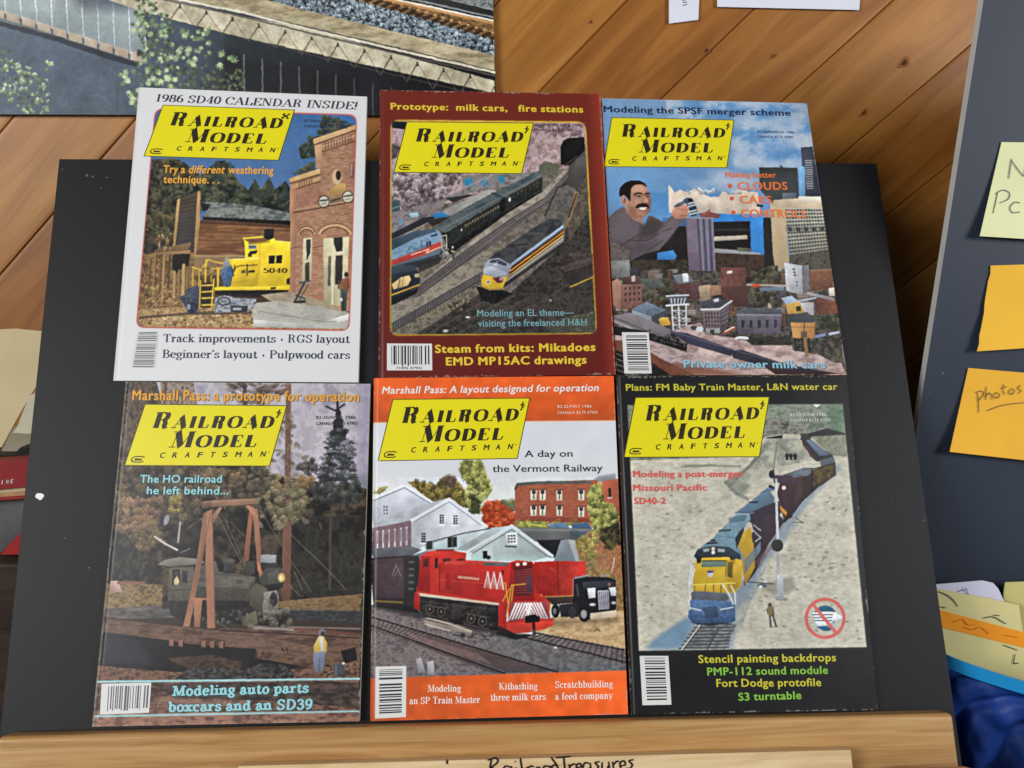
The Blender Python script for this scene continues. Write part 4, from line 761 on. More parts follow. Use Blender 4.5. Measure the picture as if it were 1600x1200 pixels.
    b([(1092, 420), (1150, 408), (1196, 440), (1120, 460)], (160, 176, 196)); b([(1120, 456), (1196, 440), (1232, 466), (1222, 505), (1130, 512)], (196, 158, 74)); A.f([(1176, B+470), (1204, B+466), (1206, B+496), (1180, B+498)], (70, 54, 40)); b([(1200, 446), (1278, 446), (1280, 520), (1230, 510)], (168, 166, 168)); A.l([(1190, B+440), (1290, B+420)], 9, (180, 188, 200))
    b([(836, 500), (880, 476), (1060, 478), (1098, 490), (1094, 520), (842, 522)], (84, 86, 92)); b([(842, 512), (1094, 518), (1090, 622), (850, 626)], (96, 90, 104)); A.l([(842, B+515), (1094, B+518)], 8, (140, 134, 146))
    for k in range(5): A.f([(868+k*46, B+546), (884+k*46, B+546), (884+k*46, B+590), (868+k*46, B+590)], (54, 50, 60))
    b([(630, 440), (700, 432), (808, 432), (770, 470), (640, 470)], (76, 76, 82)); b([(642, 484), (744, 482), (748, 622), (656, 624)], (116, 100, 102)); b([(744, 482), (812, 436), (790, 590), (748, 620)], (84, 72, 78)); A.l([(638, B+486), (744, B+484), (812, B+438)], 11, (196, 196, 198)); A.lat((654, B+496), (742, B+496), (660, B+590), (744, B+590), 5, 4, (58, 50, 56), .45, .55); A.lat((752, B+490), (800, B+456), (754, B+580), (790, B+560), 4, 4, (140, 132, 140), .4, .5); A.f([(664, B+595), (744, B+592), (746, B+622), (666, B+624)], (150, 148, 146)); A.f([(690, B+600), (712, B+600), (712, B+622), (690, B+622)], (70, 60, 60)); A.f([(706, B+430), (736, B+420), (740, B+440), (712, B+444)], (190, 196, 204))
    A.f([(240, B+485), (330, B+442), (440, B+490), (356, B+522), (262, B+500)], (104, 116, 134)); A.f([(244, B+490), (356, B+524), (356, B+572), (252, B+540)], (128, 136, 146)); A.f([(356, B+522), (440, B+492), (446, B+540), (370, B+575)], (70, 72, 76)); A.n([(240, B+442), (446, B+442), (446, B+575), (240, B+575)], 8, 10)
    A.f([(396, B+540), (450, B+532), (466, B+570), (412, B+584)], (200, 152, 62)); A.f([(396, B+540), (420, B+530), (450, B+532), (430, B+545)], (224, 184, 90))
    W = (206, 208, 212)
    A.f([(440, B+408), (500, B+396), (570, B+402), (562, B+420), (446, B+424)], (92, 92, 98)); A.l([(440, B+410), (568, B+404)], 7, W); A.f([(452, B+424), (560, B+418), (548, B+460), (462, B+466)], (70, 78, 88)); A.lat((456, B+424), (558, B+420), (464, B+456), (548, B+452), 5, 1, (196, 200, 206), .35, 1); A.l([(440, B+464), (566, B+456)], 10, W)
    for a, c in (((472, 470), (480, 602)), ((552, 466), (556, 596)), ((510, 470), (516, 585))): A.l([(a[0], B+a[1]), (c[0], B+c[1])], 8, W)
    for y in (490, 530, 570): A.l([(474, B+y), (554, B+y+4)], 5, W, .9); A.l([(474, B+y), (554, B+y+36)], 4, W, .8); A.l([(554, B+y), (476, B+y+36)], 4, W, .8)
    # ground, tracks and trains
    A.r([(560, B+575), (640, B+560), (660, B+625), (850, B+650), (1150, B+690), (1420, B+760), (1465, B+858), (900, B+858), (560, B+730), (480, B+610)], [(150, 124, 120), (180, 154, 148), (200, 176, 168)], 30, 2)
    A.r([(850, B+630), (920, B+640), (1150, B+640), (1150, B+690), (930, B+690)], [(50, 46, 42), (66, 62, 50), (38, 36, 34)], 16, 2); A.r([(1150, B+650), (1420, B+640), (1460, B+790), (1400, B+790), (1300, B+740), (1160, B+720)], [(44, 42, 40), (72, 68, 58), (100, 92, 78)], 18)
    A.l([(590, B+590), (650, B+600)], 22, (70, 70, 78)); A.e(630, B+598, 22, 16, (200, 204, 206)); A.l([(770, B+620), (830, B+590)], 18, (150, 76, 60)); A.l([(775, B+610), (825, B+585)], 8, (210, 190, 170)); A.e(870, B+650, 40, 12, (216, 214, 210)); A.l([(845, B+655), (900, B+660)], 5, (60, 60, 64)); A.l([(1290, B+640), (1340, B+630)], 14, (120, 140, 180)); A.l([(1370, B+625), (1420, B+615)], 14, (176, 184, 200))
    A.f([(1134, B+545), (1170, B+512), (1240, B+500), (1286, B+545), (1270, B+562), (1150, B+562)], (72, 74, 76)); A.g([(1146, B+560), (1286, B+560), (1280, B+652), (1160, B+648)], (206, 152, 88), (176, 120, 66), 0); A.n([(1146, B+560), (1286, B+560), (1280, B+652), (1160, B+648)], 8, 8); A.l([(1150, B+585), (1284, B+588)], 4, (140, 94, 54)); A.l([(1225, B+565), (1222, B+650)], 8, (120, 84, 50)); A.f([(1206, B+612), (1240, B+610), (1240, B+650), (1206, B+650)], (100, 84, 64))
    for x in (1170, 1210, 1250): A.l([(x, B+650), (x+6, B+720)], 9, (48, 42, 38))
    A.l([(1230, B+650), (1238, B+750)], 16, (150, 112, 66))
    A.f([(140, B+520), (240, B+505), (470, B+600), (460, B+650), (340, B+640), (140, B+560)], (120, 112, 116)); 
    for k in range(4): A.l([(140, B+530+k*22), (460, B+660+k*22)], 5, (190, 186, 188) if k % 2 else (60, 56, 58), .8)
    A.f([(140, B+580), (335, B+610), (560, B+680), (556, B+722), (340, B+660), (142, B+630)], (34, 32, 34)); A.l([(345, B+615), (545, B+682)], 5, (110, 108, 112)); A.l([(345, B+640), (550, B+700)], 5, (78, 76, 80)); A.d([(340, B+600), (550, B+660), (550, B+715), (340, B+650)], 40, 3, 7, [(20, 20, 22), (92, 90, 96)], 1.5, al=.7)
    A.f([(450, B+606), (560, B+620), (820, B+712), (810, B+752), (560, B+680)], (64, 60, 78)); A.l([(470, B+610), (820, B+714)], 7, (96, 92, 110)); A.f([(810, B+720), (870, B+715), (1130, B+800), (1420, B+850), (1300, B+858), (1100, B+840), (820, B+762)], (54, 50, 60)); A.l([(840, B+722), (1140, B+802)], 6, (88, 84, 98)); A.f([(980, B+800), (1150, B+830), (1440, B+850), (1300, B+858), (1060, B+855)], (58, 40, 40))
    A.r([(140, B+630), (340, B+660), (560, B+730), (820, B+800), (1060, B+858), (600, B+858), (340, B+730), (150, B+690)], [(170, 144, 142), (190, 166, 162), (150, 126, 124)], 24, 3)
    A.r([(150, B+660), (200, B+660), (360, B+735), (470, B+800), (600, B+858), (420, B+858), (350, B+790), (150, B+720)], [(100, 58, 46), (128, 76, 58), (112, 66, 52)], 20, .5); A.f([(470, B+790), (640, B+810), (900, B+858), (470, B+858)], (126, 78, 62), .8, 6)
    A.f([(150, B+715), (360, B+790), (466, B+858), (155, B+858)], (34, 32, 36))
    for k in range(4): A.l([(150, B+735+k*30), (360, B+810+k*30)], 5, (130, 126, 130), .8)
    return A.done(1, [(60, 90), (1250, 130), (1500, 1700), (140, 1720)])
def art_logging():    # gantry and steam engine in autumn woods
    A = Art(135, 585, 590, 1145, (60, 52, 44), 14); A.V(130, 580, .2875)
    full = [(30, 40), (1580, 40), (1580, 1960), (30, 1960)]
    A.g(full, (84, 70, 58), (52, 44, 40), 90)
    A.r([(390, 40), (1580, 40), (1580, 700), (1280, 620), (1000, 560), (980, 500), (600, 300), (400, 170)], [(168, 162, 170), (188, 182, 188), (178, 170, 182), (152, 146, 160)], 120, 1, .9)
    A.f([(1500, 60), (1580, 60), (1580, 700), (1480, 640)], (138, 130, 156), .6, 20); A.f([(1490, 560), (1580, 580), (1580, 800), (1500, 760)], (104, 112, 128), .8, 16)
    A.r([(230, 50), (340, 50), (340, 200), (205, 500), (195, 400)], [(86, 66, 54), (110, 88, 70), (134, 108, 88)], 40, .6)
    A.r([(420, 60), (600, 60), (620, 180), (430, 180)], [(104, 84, 68), (142, 124, 108), (168, 150, 140), (90, 72, 58)], 30, .5); A.l([(450, 50), (440, 180)], 16, (96, 78, 62), .8); A.l([(876, 55), (880, 180)], 22, (96, 76, 66)); A.d([(800, 60), (960, 60), (1000, 170), (780, 170)], 50, 5, 14, [(110, 96, 88), (140, 124, 118), (90, 78, 70)], 2.5, rot=.4, al=.6); A.d([(980, 70), (1110, 70), (1100, 130), (960, 110)], 40, 4, 12, [(120, 100, 92), (100, 84, 76)], 2.5, rot=-.4, al=.6)
    A.r([(190, 60), (400, 60), (430, 190), (720, 230), (990, 500), (990, 570), (165, 570)], [(58, 48, 40), (84, 70, 58), (110, 92, 76), (70, 58, 48)], 36, .7)
    A.d([(200, 300), (420, 170), (980, 500), (960, 560), (170, 560)], 120, 8, 20, [(96, 80, 62), (70, 58, 46), (116, 98, 74)], 1.2, al=.6)
    # woods
    A.r([(160, 500), (560, 500), (900, 510), (1000, 560), (1560, 640), (1550, 1300), (100, 1300)], [(30, 26, 24), (46, 40, 34), (62, 54, 44), (84, 70, 54)], 70, 1, 1.2, oct=4)
    A.d([(180, 480), (900, 500), (860, 700), (640, 860), (420, 980), (170, 900)], 420, 7, 22, [(108, 88, 62), (78, 64, 48), (130, 108, 78), (58, 48, 38), (96, 84, 64), (42, 36, 32)], 1.2, al=.6)
    A.d([(200, 700), (420, 690), (400, 860), (190, 880)], 90, 8, 22, [(134, 102, 72), (150, 116, 84), (102, 76, 56), (122, 94, 84)], 1.2, al=.7); A.d([(640, 540), (890, 530), (850, 640), (660, 660)], 60, 8, 20, [(136, 108, 70), (108, 86, 60), (86, 72, 54)], 1.1, al=.7); A.d([(480, 680), (540, 680), (530, 770), (470, 760)], 26, 8, 18, [(136, 120, 60), (160, 140, 76)], 1, al=.7); A.d([(250, 880), (420, 800), (420, 960), (280, 990)], 60, 6, 16, [(128, 106, 68), (96, 78, 52)], 1.2, al=.6)
    A.r([(480, 850), (640, 800), (660, 1010), (420, 1010)], [(28, 25, 24), (44, 38, 34), (60, 52, 44)], 40, al=.8); A.r([(1130, 800), (1540, 780), (1520, 1280), (1140, 1260)], [(32, 29, 28), (46, 42, 38), (58, 54, 46), (40, 44, 40)], 60, al=.9); A.r([(150, 850), (230, 900), (330, 1000), (300, 1140), (140, 1120)], [(26, 26, 26), (40, 38, 34), (66, 60, 46)], 40, .5)
    A.l([(390, 900), (450, 940), (512, 972)], 10, (196, 184, 180)); A.l([(528, 820), (515, 930)], 9, (170, 160, 154)); A.e(452, 810, 14, 30, (150, 150, 164), .8, .3); A.l([(530, 985), (580, 965)], 5, (150, 144, 140), .8); A.l([(1345, 800), (1340, 1180)], 16, (78, 66, 58), .8)
    # conifer at right
    A.l([(1382, 170), (1390, 640)], 14, (62, 54, 56))
    rs = np.random.RandomState(5)
    for k in range(60):
        y = 190+k*8.5; hw = (12+k*2.1)*(0.55+.6*rs.rand())
        for sgn in (-1, 1):
            A.f([(1386, y-6), (1386+sgn*hw, y+8+rs.rand()*14), (1386+sgn*hw*.85, y+24+rs.rand()*12), (1386, y+14)], [(50, 54, 56), (64, 68, 68), (42, 44, 48), (58, 58, 56)][rs.randint(4)], .9)
    A.d([(1330, 320), (1450, 320), (1500, 640), (1260, 650)], 130, 6, 15, [(44, 46, 48), (74, 78, 76), (58, 62, 62), (168, 160, 180)], 1.8, rot=.2, al=.7); A.l([(1320, 190), (1370, 215), (1420, 180)], 10, (56, 52, 54)); A.d([(1230, 600), (1500, 620), (1490, 720), (1240, 700)], 60, 7, 18, [(62, 64, 60), (88, 84, 76), (48, 46, 44)], 1.8, al=.7); A.d([(1160, 520), (1260, 470), (1290, 560), (1200, 570)], 40, 6, 14, [(84, 78, 72), (62, 58, 56)], 1.6, al=.7)
    # trunk and its foliage
    A.g([(1102, 60), (1130, 60), (1128, 560), (1132, 900), (1124, 1245), (1078, 1245), (1084, 880), (1095, 560)], (132, 96, 84), (110, 74, 60), 90)
    A.n([(1098, 60), (1130, 60), (1124, 1245), (1078, 1245)], 12, 8, .3)
    for k in range(110):
        y = 240+k*5.6; sp = 30+ (y-240)*.32; x = 1105+(rs.rand()-.5)*2*sp
        A.e(x, y, 6+rs.rand()*16, 5+rs.rand()*9, [(128, 120, 98), (104, 98, 80), (150, 140, 116), (88, 80, 62)][rs.randint(4)], .55, rs.rand()*3, 2)
    A.d([(980, 570), (1090, 560), (1240, 600), (1210, 780), (1050, 860), (990, 700)], 190, 8, 20, [(120, 112, 84), (92, 86, 64), (146, 134, 102), (74, 66, 50), (138, 116, 82)], 1.4, al=.6); A.d([(1180, 560), (1260, 580), (1240, 640), (1170, 620)], 26, 7, 16, [(150, 118, 78), (132, 104, 70)], 1.4, al=.6); A.f([(1090, 850), (1130, 850), (1126, 1245), (1078, 1245)], (116, 78, 62), .9)
    A.d([(900, 520), (1000, 540), (1000, 660), (900, 640)], 60, 8, 18, [(112, 104, 80), (84, 76, 60), (60, 54, 46)], 1.2, al=.6)
    # grass and deck
    A.r([(130, 1150), (430, 1160), (430, 1280), (110, 1300)], [(100, 82, 58), (130, 106, 68), (152, 124, 80), (88, 76, 58)], 24, 1.5); A.f([(150, 1140), (190, 1140), (212, 1200), (150, 1205)], (176, 140, 130)); A.l([(190, 1150), (330, 1150)], 16, (130, 90, 76))
    A.r([(1060, 1250), (1520, 1210), (1500, 1310), (1060, 1300)], [(112, 88, 58), (138, 108, 72), (96, 76, 54)], 20, 1.6)
    A.r([(110, 1290), (430, 1270), (1080, 1290), (1510, 1300), (1510, 1360), (1100, 1320), (120, 1350)], [(72, 64, 60), (98, 88, 82), (116, 104, 96)], 24, 3); A.r([(1100, 1300), (1510, 1305), (1510, 1370), (1130, 1350)], [(50, 48, 48), (70, 68, 68)], 10, 2)
    A.r([(115, 1335), (700, 1400), (1120, 1390), (1510, 1425), (1500, 1610), (1200, 1600), (950, 1525), (100, 1430)], [(84, 62, 52), (104, 78, 64), (122, 92, 76), (96, 74, 60)], 24, 5)
    A.l([(120, 1340), (800, 1412), (1500, 1450)], 8, (66, 48, 44)); A.l([(900, 1385), (1505, 1400)], 10, (124, 100, 92)); A.l([(1130, 1400), (1505, 1430)], 8, (112, 64, 56)); A.l([(115, 1370), (1500, 1490)], 4, (74, 54, 46), .6)
    A.f([(108, 1418), (450, 1460), (560, 1480), (940, 1510), (930, 1560), (1200, 1602), (1100, 1625), (860, 1632), (500, 1640), (100, 1600)], (36, 32, 33)); A.f([(108, 1430), (300, 1450), (380, 1600), (105, 1590)], (44, 46, 56), .9, 10)  # the soft bluish patch paints glare of the glossy cover into the print
    A.r([(450, 1560), (700, 1540), (860, 1580), (850, 1625), (600, 1630)], [(62, 48, 40), (84, 64, 50), (44, 38, 36)], 16, 3); A.r([(940, 1510), (1200, 1560), (1490, 1570), (1490, 1650), (1200, 1605), (950, 1560)], [(96, 72, 58), (120, 90, 70), (76, 58, 48)], 18, 2)
    for x in (470, 520, 645, 690, 740): A.f([(x, 1440+x*.04), (x+26, 1440+x*.04), (x+24, 1478+x*.04), (x-4, 1472+x*.04)], (136, 96, 80)); A.l([(x+26, 1445+x*.04), (x+24, 1480+x*.04)], 6, (40, 30, 28))
    A.l([(1080, 1505), (1090, 1520)], 8, (50, 40, 36)); A.l([(1105, 1505), (1112, 1520)], 8, (50, 40, 36))
    A.r([(80, 1600), (500, 1635), (860, 1625), (1180, 1620), (1500, 1580), (1500, 1690), (70, 1690)], [(84, 58, 48), (116, 82, 66), (136, 100, 78), (74, 56, 48)], 22, 2); A.r([(480, 1690), (560, 1620), (700, 1610), (860, 1630), (960, 1590), (1080, 1590), (1150, 1640), (1140, 1690)], [(40, 38, 38), (62, 58, 58), (84, 78, 76)], 14, 1.2, 1.3)
    A.r([(60, 1690), (1500, 1680), (1500, 1905), (45, 1935)], [(72, 52, 46), (108, 80, 68), (140, 104, 88), (84, 64, 54)], 26, 3, 1.2); A.r([(380, 1700), (900, 1690), (1500, 1690), (1500, 1830), (1000, 1790), (500, 1780)], [(44, 40, 38), (66, 58, 54), (92, 76, 66)], 22, 2, al=.85); A.f([(380, 1770), (900, 1800), (900, 1830), (370, 1800)], (150, 112, 98), .6, 8)
    A.r([(55, 1860), (1500, 1845), (1500, 1905), (45, 1935)], [(104, 74, 64), (140, 104, 90), (160, 116, 92)], 20, 2.5)
    # engine
    dk = (46, 44, 42)
    A.f([(430, 1250), (1080, 1290), (1080, 1390), (520, 1350), (430, 1300)], dk)
    A.f([(400, 1052), (440, 1026), (520, 1010), (640, 1022), (660, 1040), (600, 1052), (470, 1062)], (124, 120, 108)); A.f([(400, 1050), (470, 1062), (600, 1054), (600, 1066), (470, 1074)], (50, 46, 44))
    A.f([(468, 1068), (604, 1062), (606, 1246), (458, 1250)], (94, 88, 74)); A.f([(486, 1078), (526, 1076), (524, 1160), (484, 1162)], (44, 40, 42)); A.f([(538, 1086), (568, 1084), (566, 1148), (538, 1150)], (56, 52, 56)); A.f([(495, 1130), (510, 1112), (522, 1140), (520, 1160), (494, 1160)], (200, 176, 130)); A.e(505, 1098, 11, 14, (74, 62, 60)); A.l([(462, 1190), (604, 1186)], 5, (70, 66, 56)); A.l([(495, 1190), (494, 1244)], 4, (74, 70, 58)); A.l([(545, 1190), (545, 1244)], 4, (74, 70, 58))
    A.f([(600, 1098), (700, 1085), (840, 1100), (940, 1118), (905, 1248), (604, 1246)], (78, 74, 66)); A.r([(610, 1105), (930, 1120), (900, 1180), (610, 1170)], [(96, 92, 82), (112, 106, 94), (80, 76, 68)], 20, 3, al=.8); A.f([(612, 1070), (720, 1030), (740, 1090), (640, 1100)], (90, 86, 78)); A.f([(760, 1040), (820, 1030), (830, 1100), (770, 1100)], (58, 56, 54)); A.f([(870, 1040), (930, 1030), (930, 1100), (880, 1110)], (66, 62, 58)); A.e(795, 1030, 30, 12, (84, 80, 74)); A.f([(610, 1246), (900, 1250), (880, 1300), (600, 1290)], (40, 38, 38)); A.n([(460, 1060), (940, 1060), (940, 1290), (460, 1290)], 8, 9)
    A.f([(905, 1200), (940, 1150), (1000, 1180), (1010, 1290), (960, 1310), (900, 1270)], (84, 78, 66)); A.f([(960, 1000), (1000, 996), (1050, 1000), (1048, 1042), (960, 1040)], (150, 150, 152)); A.f([(960, 1040), (1048, 1042), (1030, 1075), (990, 1085)], (58, 56, 54)); A.f([(950, 1105), (1000, 1070), (1070, 1065), (1090, 1110), (1092, 1150), (1010, 1165), (960, 1150)], (72, 70, 64)); A.f([(1000, 1100), (1060, 1080), (1076, 1150), (1010, 1160)], (92, 90, 80), .8); A.e(1078, 1122, 20, 25, (196, 160, 84)); A.e(1076, 1124, 11, 14, (230, 206, 140)); A.f([(990, 1160), (1090, 1150), (1085, 1175), (1000, 1185)], (44, 42, 40))
    A.f([(985, 1200), (1050, 1190), (1066, 1230), (1050, 1345), (980, 1350), (975, 1280)], (122, 118, 108)); A.e(1035, 1240, 22, 40, (66, 60, 58)); A.n([(975, 1190), (1066, 1190), (1050, 1345), (980, 1350)], 16, 10); A.d([(860, 1300), (1110, 1300), (1130, 1395), (860, 1390)], 60, 6, 16, [(96, 90, 76), (48, 44, 40), (120, 112, 96)], 1.4, al=.8); A.f([(855, 1340), (940, 1300), (950, 1370), (870, 1385)], (104, 96, 76), .8); A.l([(930, 1395), (1140, 1405)], 12, (140, 130, 120)); A.d([(560, 1290), (860, 1310), (860, 1380), (640, 1370)], 50, 5, 12, [(70, 64, 60), (34, 32, 32), (110, 104, 100)], 1.4, al=.7); A.f([(380, 1300), (470, 1290), (475, 1330), (375, 1335)], (84, 80, 80))
    # rigging
    for p in (((740, 800), (860, 1040)), ((770, 800), (880, 1060)), ((960, 750), (1080, 950), (1240, 1200)), ((1130, 890), (1300, 1050), (1430, 1190)), ((1130, 1050), (1190, 1190)), ((1120, 1160), (1180, 1225)), ((720, 1360), (790, 1400)), ((800, 820), (880, 900)), ((700, 760), (560, 860))): A.l(p, 4, (132, 116, 98), .7)
    # gantry
    o = (156, 106, 80)
    A.f([(905, 735), (925, 735), (900, 1030), (868, 1040)], (140, 90, 66)); A.g([(918, 740), (948, 752), (968, 985), (962, 1060), (945, 1045)], (158, 110, 86), (144, 98, 76)); A.f([(880, 730), (905, 728), (950, 790), (945, 810)], (176, 118, 90))
    A.f([(945, 1030), (965, 1060), (974, 1100), (962, 1118), (948, 1080)], (176, 110, 80))
    A.g([(655, 770), (694, 760), (660, 960), (578, 1388), (543, 1388), (600, 1130)], (136, 94, 72), (160, 110, 82)); A.g([(672, 760), (700, 752), (712, 1100), (718, 1396), (674, 1396), (664, 1000)], (164, 114, 88), (158, 108, 82)); A.f([(695, 790), (740, 738), (756, 738), (700, 838)], (160, 114, 90)); A.l([(702, 770), (716, 1390)], 5, (122, 76, 56), .7); A.l([(694, 770), (600, 1200)], 4, (110, 68, 52), .6)
    A.f([(600, 1232), (648, 1232), (634, 1392), (604, 1392)], o); A.l([(590, 1238), (680, 1238)], 10, (176, 118, 90))
    A.f([(645, 708), (700, 702), (960, 690), (958, 720), (700, 738), (645, 744)], (140, 104, 80)); A.f([(645, 708), (700, 702), (700, 738), (645, 744)], (112, 84, 66)); A.l([(660, 712), (958, 696)], 5, (170, 132, 104), .7); A.f([(930, 690), (985, 680), (950, 720)], (110, 100, 78), .7)
    # man
    A.e(1297, 1422, 20, 22, (116, 112, 124)); A.e(1302, 1428, 12, 14, (70, 58, 58)); A.f([(1280, 1440), (1305, 1440), (1326, 1480), (1322, 1530), (1255, 1536), (1252, 1490)], (200, 168, 84)); A.f([(1280, 1446), (1300, 1446), (1306, 1520), (1290, 1520)], (190, 180, 176)); A.f([(1252, 1530), (1316, 1522), (1310, 1600), (1300, 1640), (1284, 1600), (1276, 1644), (1256, 1630), (1248, 1570)], (112, 118, 140)); A.l([(1285, 1560), (1280, 1640)], 5, (84, 90, 110)); A.l([(1316, 1600), (1345, 1605)], 8, (40, 34, 32))
    A.f([(1360, 1590), (1420, 1588), (1424, 1660), (1362, 1662)], (70, 72, 76)); A.l([(1375, 1600), (1374, 1655)], 10, (100, 104, 110), .8); A.f([(1400, 1520), (1480, 1500), (1490, 1570), (1420, 1590)], (34, 32, 30)); A.e(1414, 1588, 8, 6, (200, 196, 190))
    t = (150, 196, 198)
    A.l([(76, 1688), (1500, 1672)], 11, t); A.l([(64, 1876), (1498, 1848)], 10, t, .9)
    A.f([(232, 50), (240, 50), (60, 1935), (46, 1935)], (150, 146, 140), .5)
    return A.done(1, full)

def art_red():        # red switcher by white mill buildings
    A = Art(570, 580, 990, 1135, (216, 218, 222), 15); A.V(560, 580, .275)
    O = (220, 92, 36)
    A.f([(70, 20), (1470, 10), (1465, 282), (70, 296)], O); A.l([(90, 294), (1462, 282)], 6, (240, 200, 170))
    A.g([(70, 296), (1465, 284), (1490, 760), (70, 760)], (214, 217, 224), (220, 220, 214), 90)
    A.r([(80, 296), (1465, 284), (1480, 640), (80, 660)], [(208, 212, 218), (220, 222, 226)], 160, al=.5)
    # trees
    def tree(p, n, cols, r0=6, r1=17): A.r(p, cols, 22, gain=1.2); A.d(p, n, r0, r1, cols, 1.2, al=.75)
    tree([(280, 630), (330, 625), (440, 650), (480, 600), (540, 600), (590, 650), (640, 780), (420, 745)], 150, [(92, 86, 44), (132, 118, 58), (160, 140, 72), (74, 70, 44)])
    tree([(485, 600), (540, 598), (556, 640), (500, 660)], 30, [(84, 72, 62), (104, 90, 74)])
    tree([(580, 520), (640, 505), (700, 510), (705, 560), (750, 640), (755, 690), (700, 740), (690, 800), (640, 800), (600, 720), (625, 640), (580, 590)], 190, [(120, 124, 60), (170, 170, 92), (200, 196, 116), (88, 92, 48)]); tree([(640, 700), (690, 740), (690, 810), (640, 800)], 20, [(60, 64, 40), (84, 84, 52)])
    tree([(700, 780), (740, 745), (800, 742), (860, 760), (890, 820), (880, 890), (720, 890)], 170, [(168, 56, 26), (204, 84, 40), (150, 44, 24), (222, 110, 60)])
    tree([(800, 740), (890, 735), (900, 790), (860, 770)], 20, [(104, 104, 70), (132, 128, 90)])
    tree([(90, 690), (130, 660), (170, 655), (120, 700)], 20, [(150, 140, 84), (176, 166, 110)], 4, 9)
    # brick mill
    A.g([(890, 650), (930, 632), (1460, 612), (1490, 640), (1490, 800), (1320, 880), (890, 860)], (176, 98, 70), (164, 84, 60), 90); A.n([(890, 650), (1490, 612), (1490, 860), (890, 860)], 9, 8, 2)
    for k in range(24): A.l([(892, 668+k*9), (1470, 640+k*9)], 2, (140, 74, 54), .4)
    A.f([(885, 668), (900, 634), (1020, 625), (1330, 622), (1330, 638), (1010, 644), (910, 652), (890, 680)], (96, 92, 88)); A.f([(1340, 610), (1370, 595), (1460, 580), (1464, 610), (1370, 630)], (150, 152, 156)); A.f([(1370, 630), (1500, 605), (1510, 700), (1510, 900), (1380, 800)], (178, 92, 66))
    for x, ys in ((996, (700, 790)), (1046, (700, 788)), (1142, (702, 790)), (1266, (700, 796))):
        for y in ys: A.f([(x-17, y-26), (x+17, y-26), (x+17, y+32), (x-17, y+32)], (226, 214, 190)); A.f([(x-12, y-24), (x+12, y-24), (x+10, y-2), (x-10, y-2)], (66, 58, 54)); A.f([(x-4, y), (x+4, y), (x+4, y+28), (x-4, y+28)], (92, 84, 74)); A.l([(x-20, y-28), (x+20, y-28)], 6, (92, 56, 46))
    for y in (690, 780): A.f([(1420, y-26), (1434, y-28), (1434, y+26), (1422, y+28)], (40, 34, 32)); A.l([(1418, y+30), (1438, y+28)], 8, (214, 204, 190))
    A.r([(890, 850), (1060, 850), (1090, 890), (900, 900)], [(150, 150, 70), (110, 112, 52), (190, 184, 100)], 14, 1.4); A.d([(900, 845), (1330, 850), (1330, 890), (900, 890)], 50, 5, 13, [(140, 140, 70), (196, 190, 90), (92, 66, 52), (112, 116, 70)], 1.4, al=.7); A.f([(890, 825), (1330, 835), (1330, 860), (890, 850)], (132, 62, 48), .7); A.f([(1080, 866), (1180, 860), (1200, 890), (1090, 895)], (98, 124, 146)); A.f([(1210, 870), (1300, 858), (1330, 900), (1220, 905)], (70, 96, 128)); A.l([(960, 868), (1060, 880)], 8, (196, 200, 90))
    # retaining wall and bridge
    A.f([(905, 888), (1320, 892), (1330, 960), (1200, 990), (940, 960)], (96, 98, 96)); A.l([(905, 900), (1330, 905)], 12, (126, 126, 122)); A.f([(1010, 960), (1170, 955), (1150, 1060), (1090, 1060)], (34, 34, 38)); A.f([(1150, 960), (1190, 955), (1260, 1100), (1200, 1110), (1110, 1080)], (124, 130, 138)); A.f([(1190, 955), (1230, 960), (1270, 1090), (1240, 1095)], (170, 170, 168)); A.f([(1200, 905), (1330, 908), (1330, 945), (1210, 940)], (74, 90, 110), .7)
    # slope with autumn trees
    A.r([(1230, 960), (1330, 900), (1500, 860), (1540, 1420), (1290, 1290), (1260, 1100)], [(150, 118, 70), (182, 146, 88), (140, 96, 64), (120, 104, 60)], 22, gain=1.2); A.d([(1240, 960), (1360, 920), (1370, 1060), (1270, 1060)], 60, 6, 16, [(190, 160, 80), (150, 124, 66), (206, 180, 100), (132, 140, 70)], 1.3, al=.7); A.r([(1340, 980), (1510, 950), (1530, 1200), (1360, 1100)], [(176, 104, 66), (150, 82, 54), (190, 128, 84)], 20, al=.6)
    tree([(1300, 680), (1340, 640), (1380, 650), (1395, 740), (1460, 780), (1475, 880), (1400, 950), (1340, 900), (1310, 780)], 190, [(120, 124, 52), (168, 166, 84), (196, 190, 108), (80, 84, 40)]); tree([(1380, 900), (1480, 860), (1485, 980), (1420, 1010), (1375, 960)], 60, [(62, 54, 36), (100, 92, 48), (44, 38, 30)]); A.l([(1455, 1060), (1440, 1140)], 6, (220, 200, 190), .8)
    # white mill buildings
    wl, wd = (206, 209, 216), (168, 172, 182)
    A.f([(60, 735), (262, 648), (420, 745), (300, 840), (88, 880)], (196, 200, 210)); A.l([(88, 722), (262, 648), (424, 748)], 14, (226, 228, 232)); A.l([(88, 735), (262, 662), (410, 752)], 6, (120, 124, 134), .8); A.lat((138, 762), (170, 762), (138, 818), (170, 818), 2, 3, (116, 118, 122), .6, .6)
    A.f([(88, 850), (270, 790), (420, 745), (510, 722), (300, 850), (88, 905)], (176, 180, 188)); A.n([(88, 850), (510, 722), (300, 850), (88, 905)], 6, 10, 3)
    A.f([(300, 855), (515, 728), (724, 880), (640, 900), (420, 960), (300, 1040)], wl); A.l([(300, 850), (515, 726), (728, 882)], 16, (224, 226, 230)); A.l([(318, 856), (515, 742), (700, 876)], 5, (126, 130, 140), .8)
    for k in range(14): A.l([(310, 860+k*13), (690, 870+k*6)], 2, (180, 184, 192), .5)
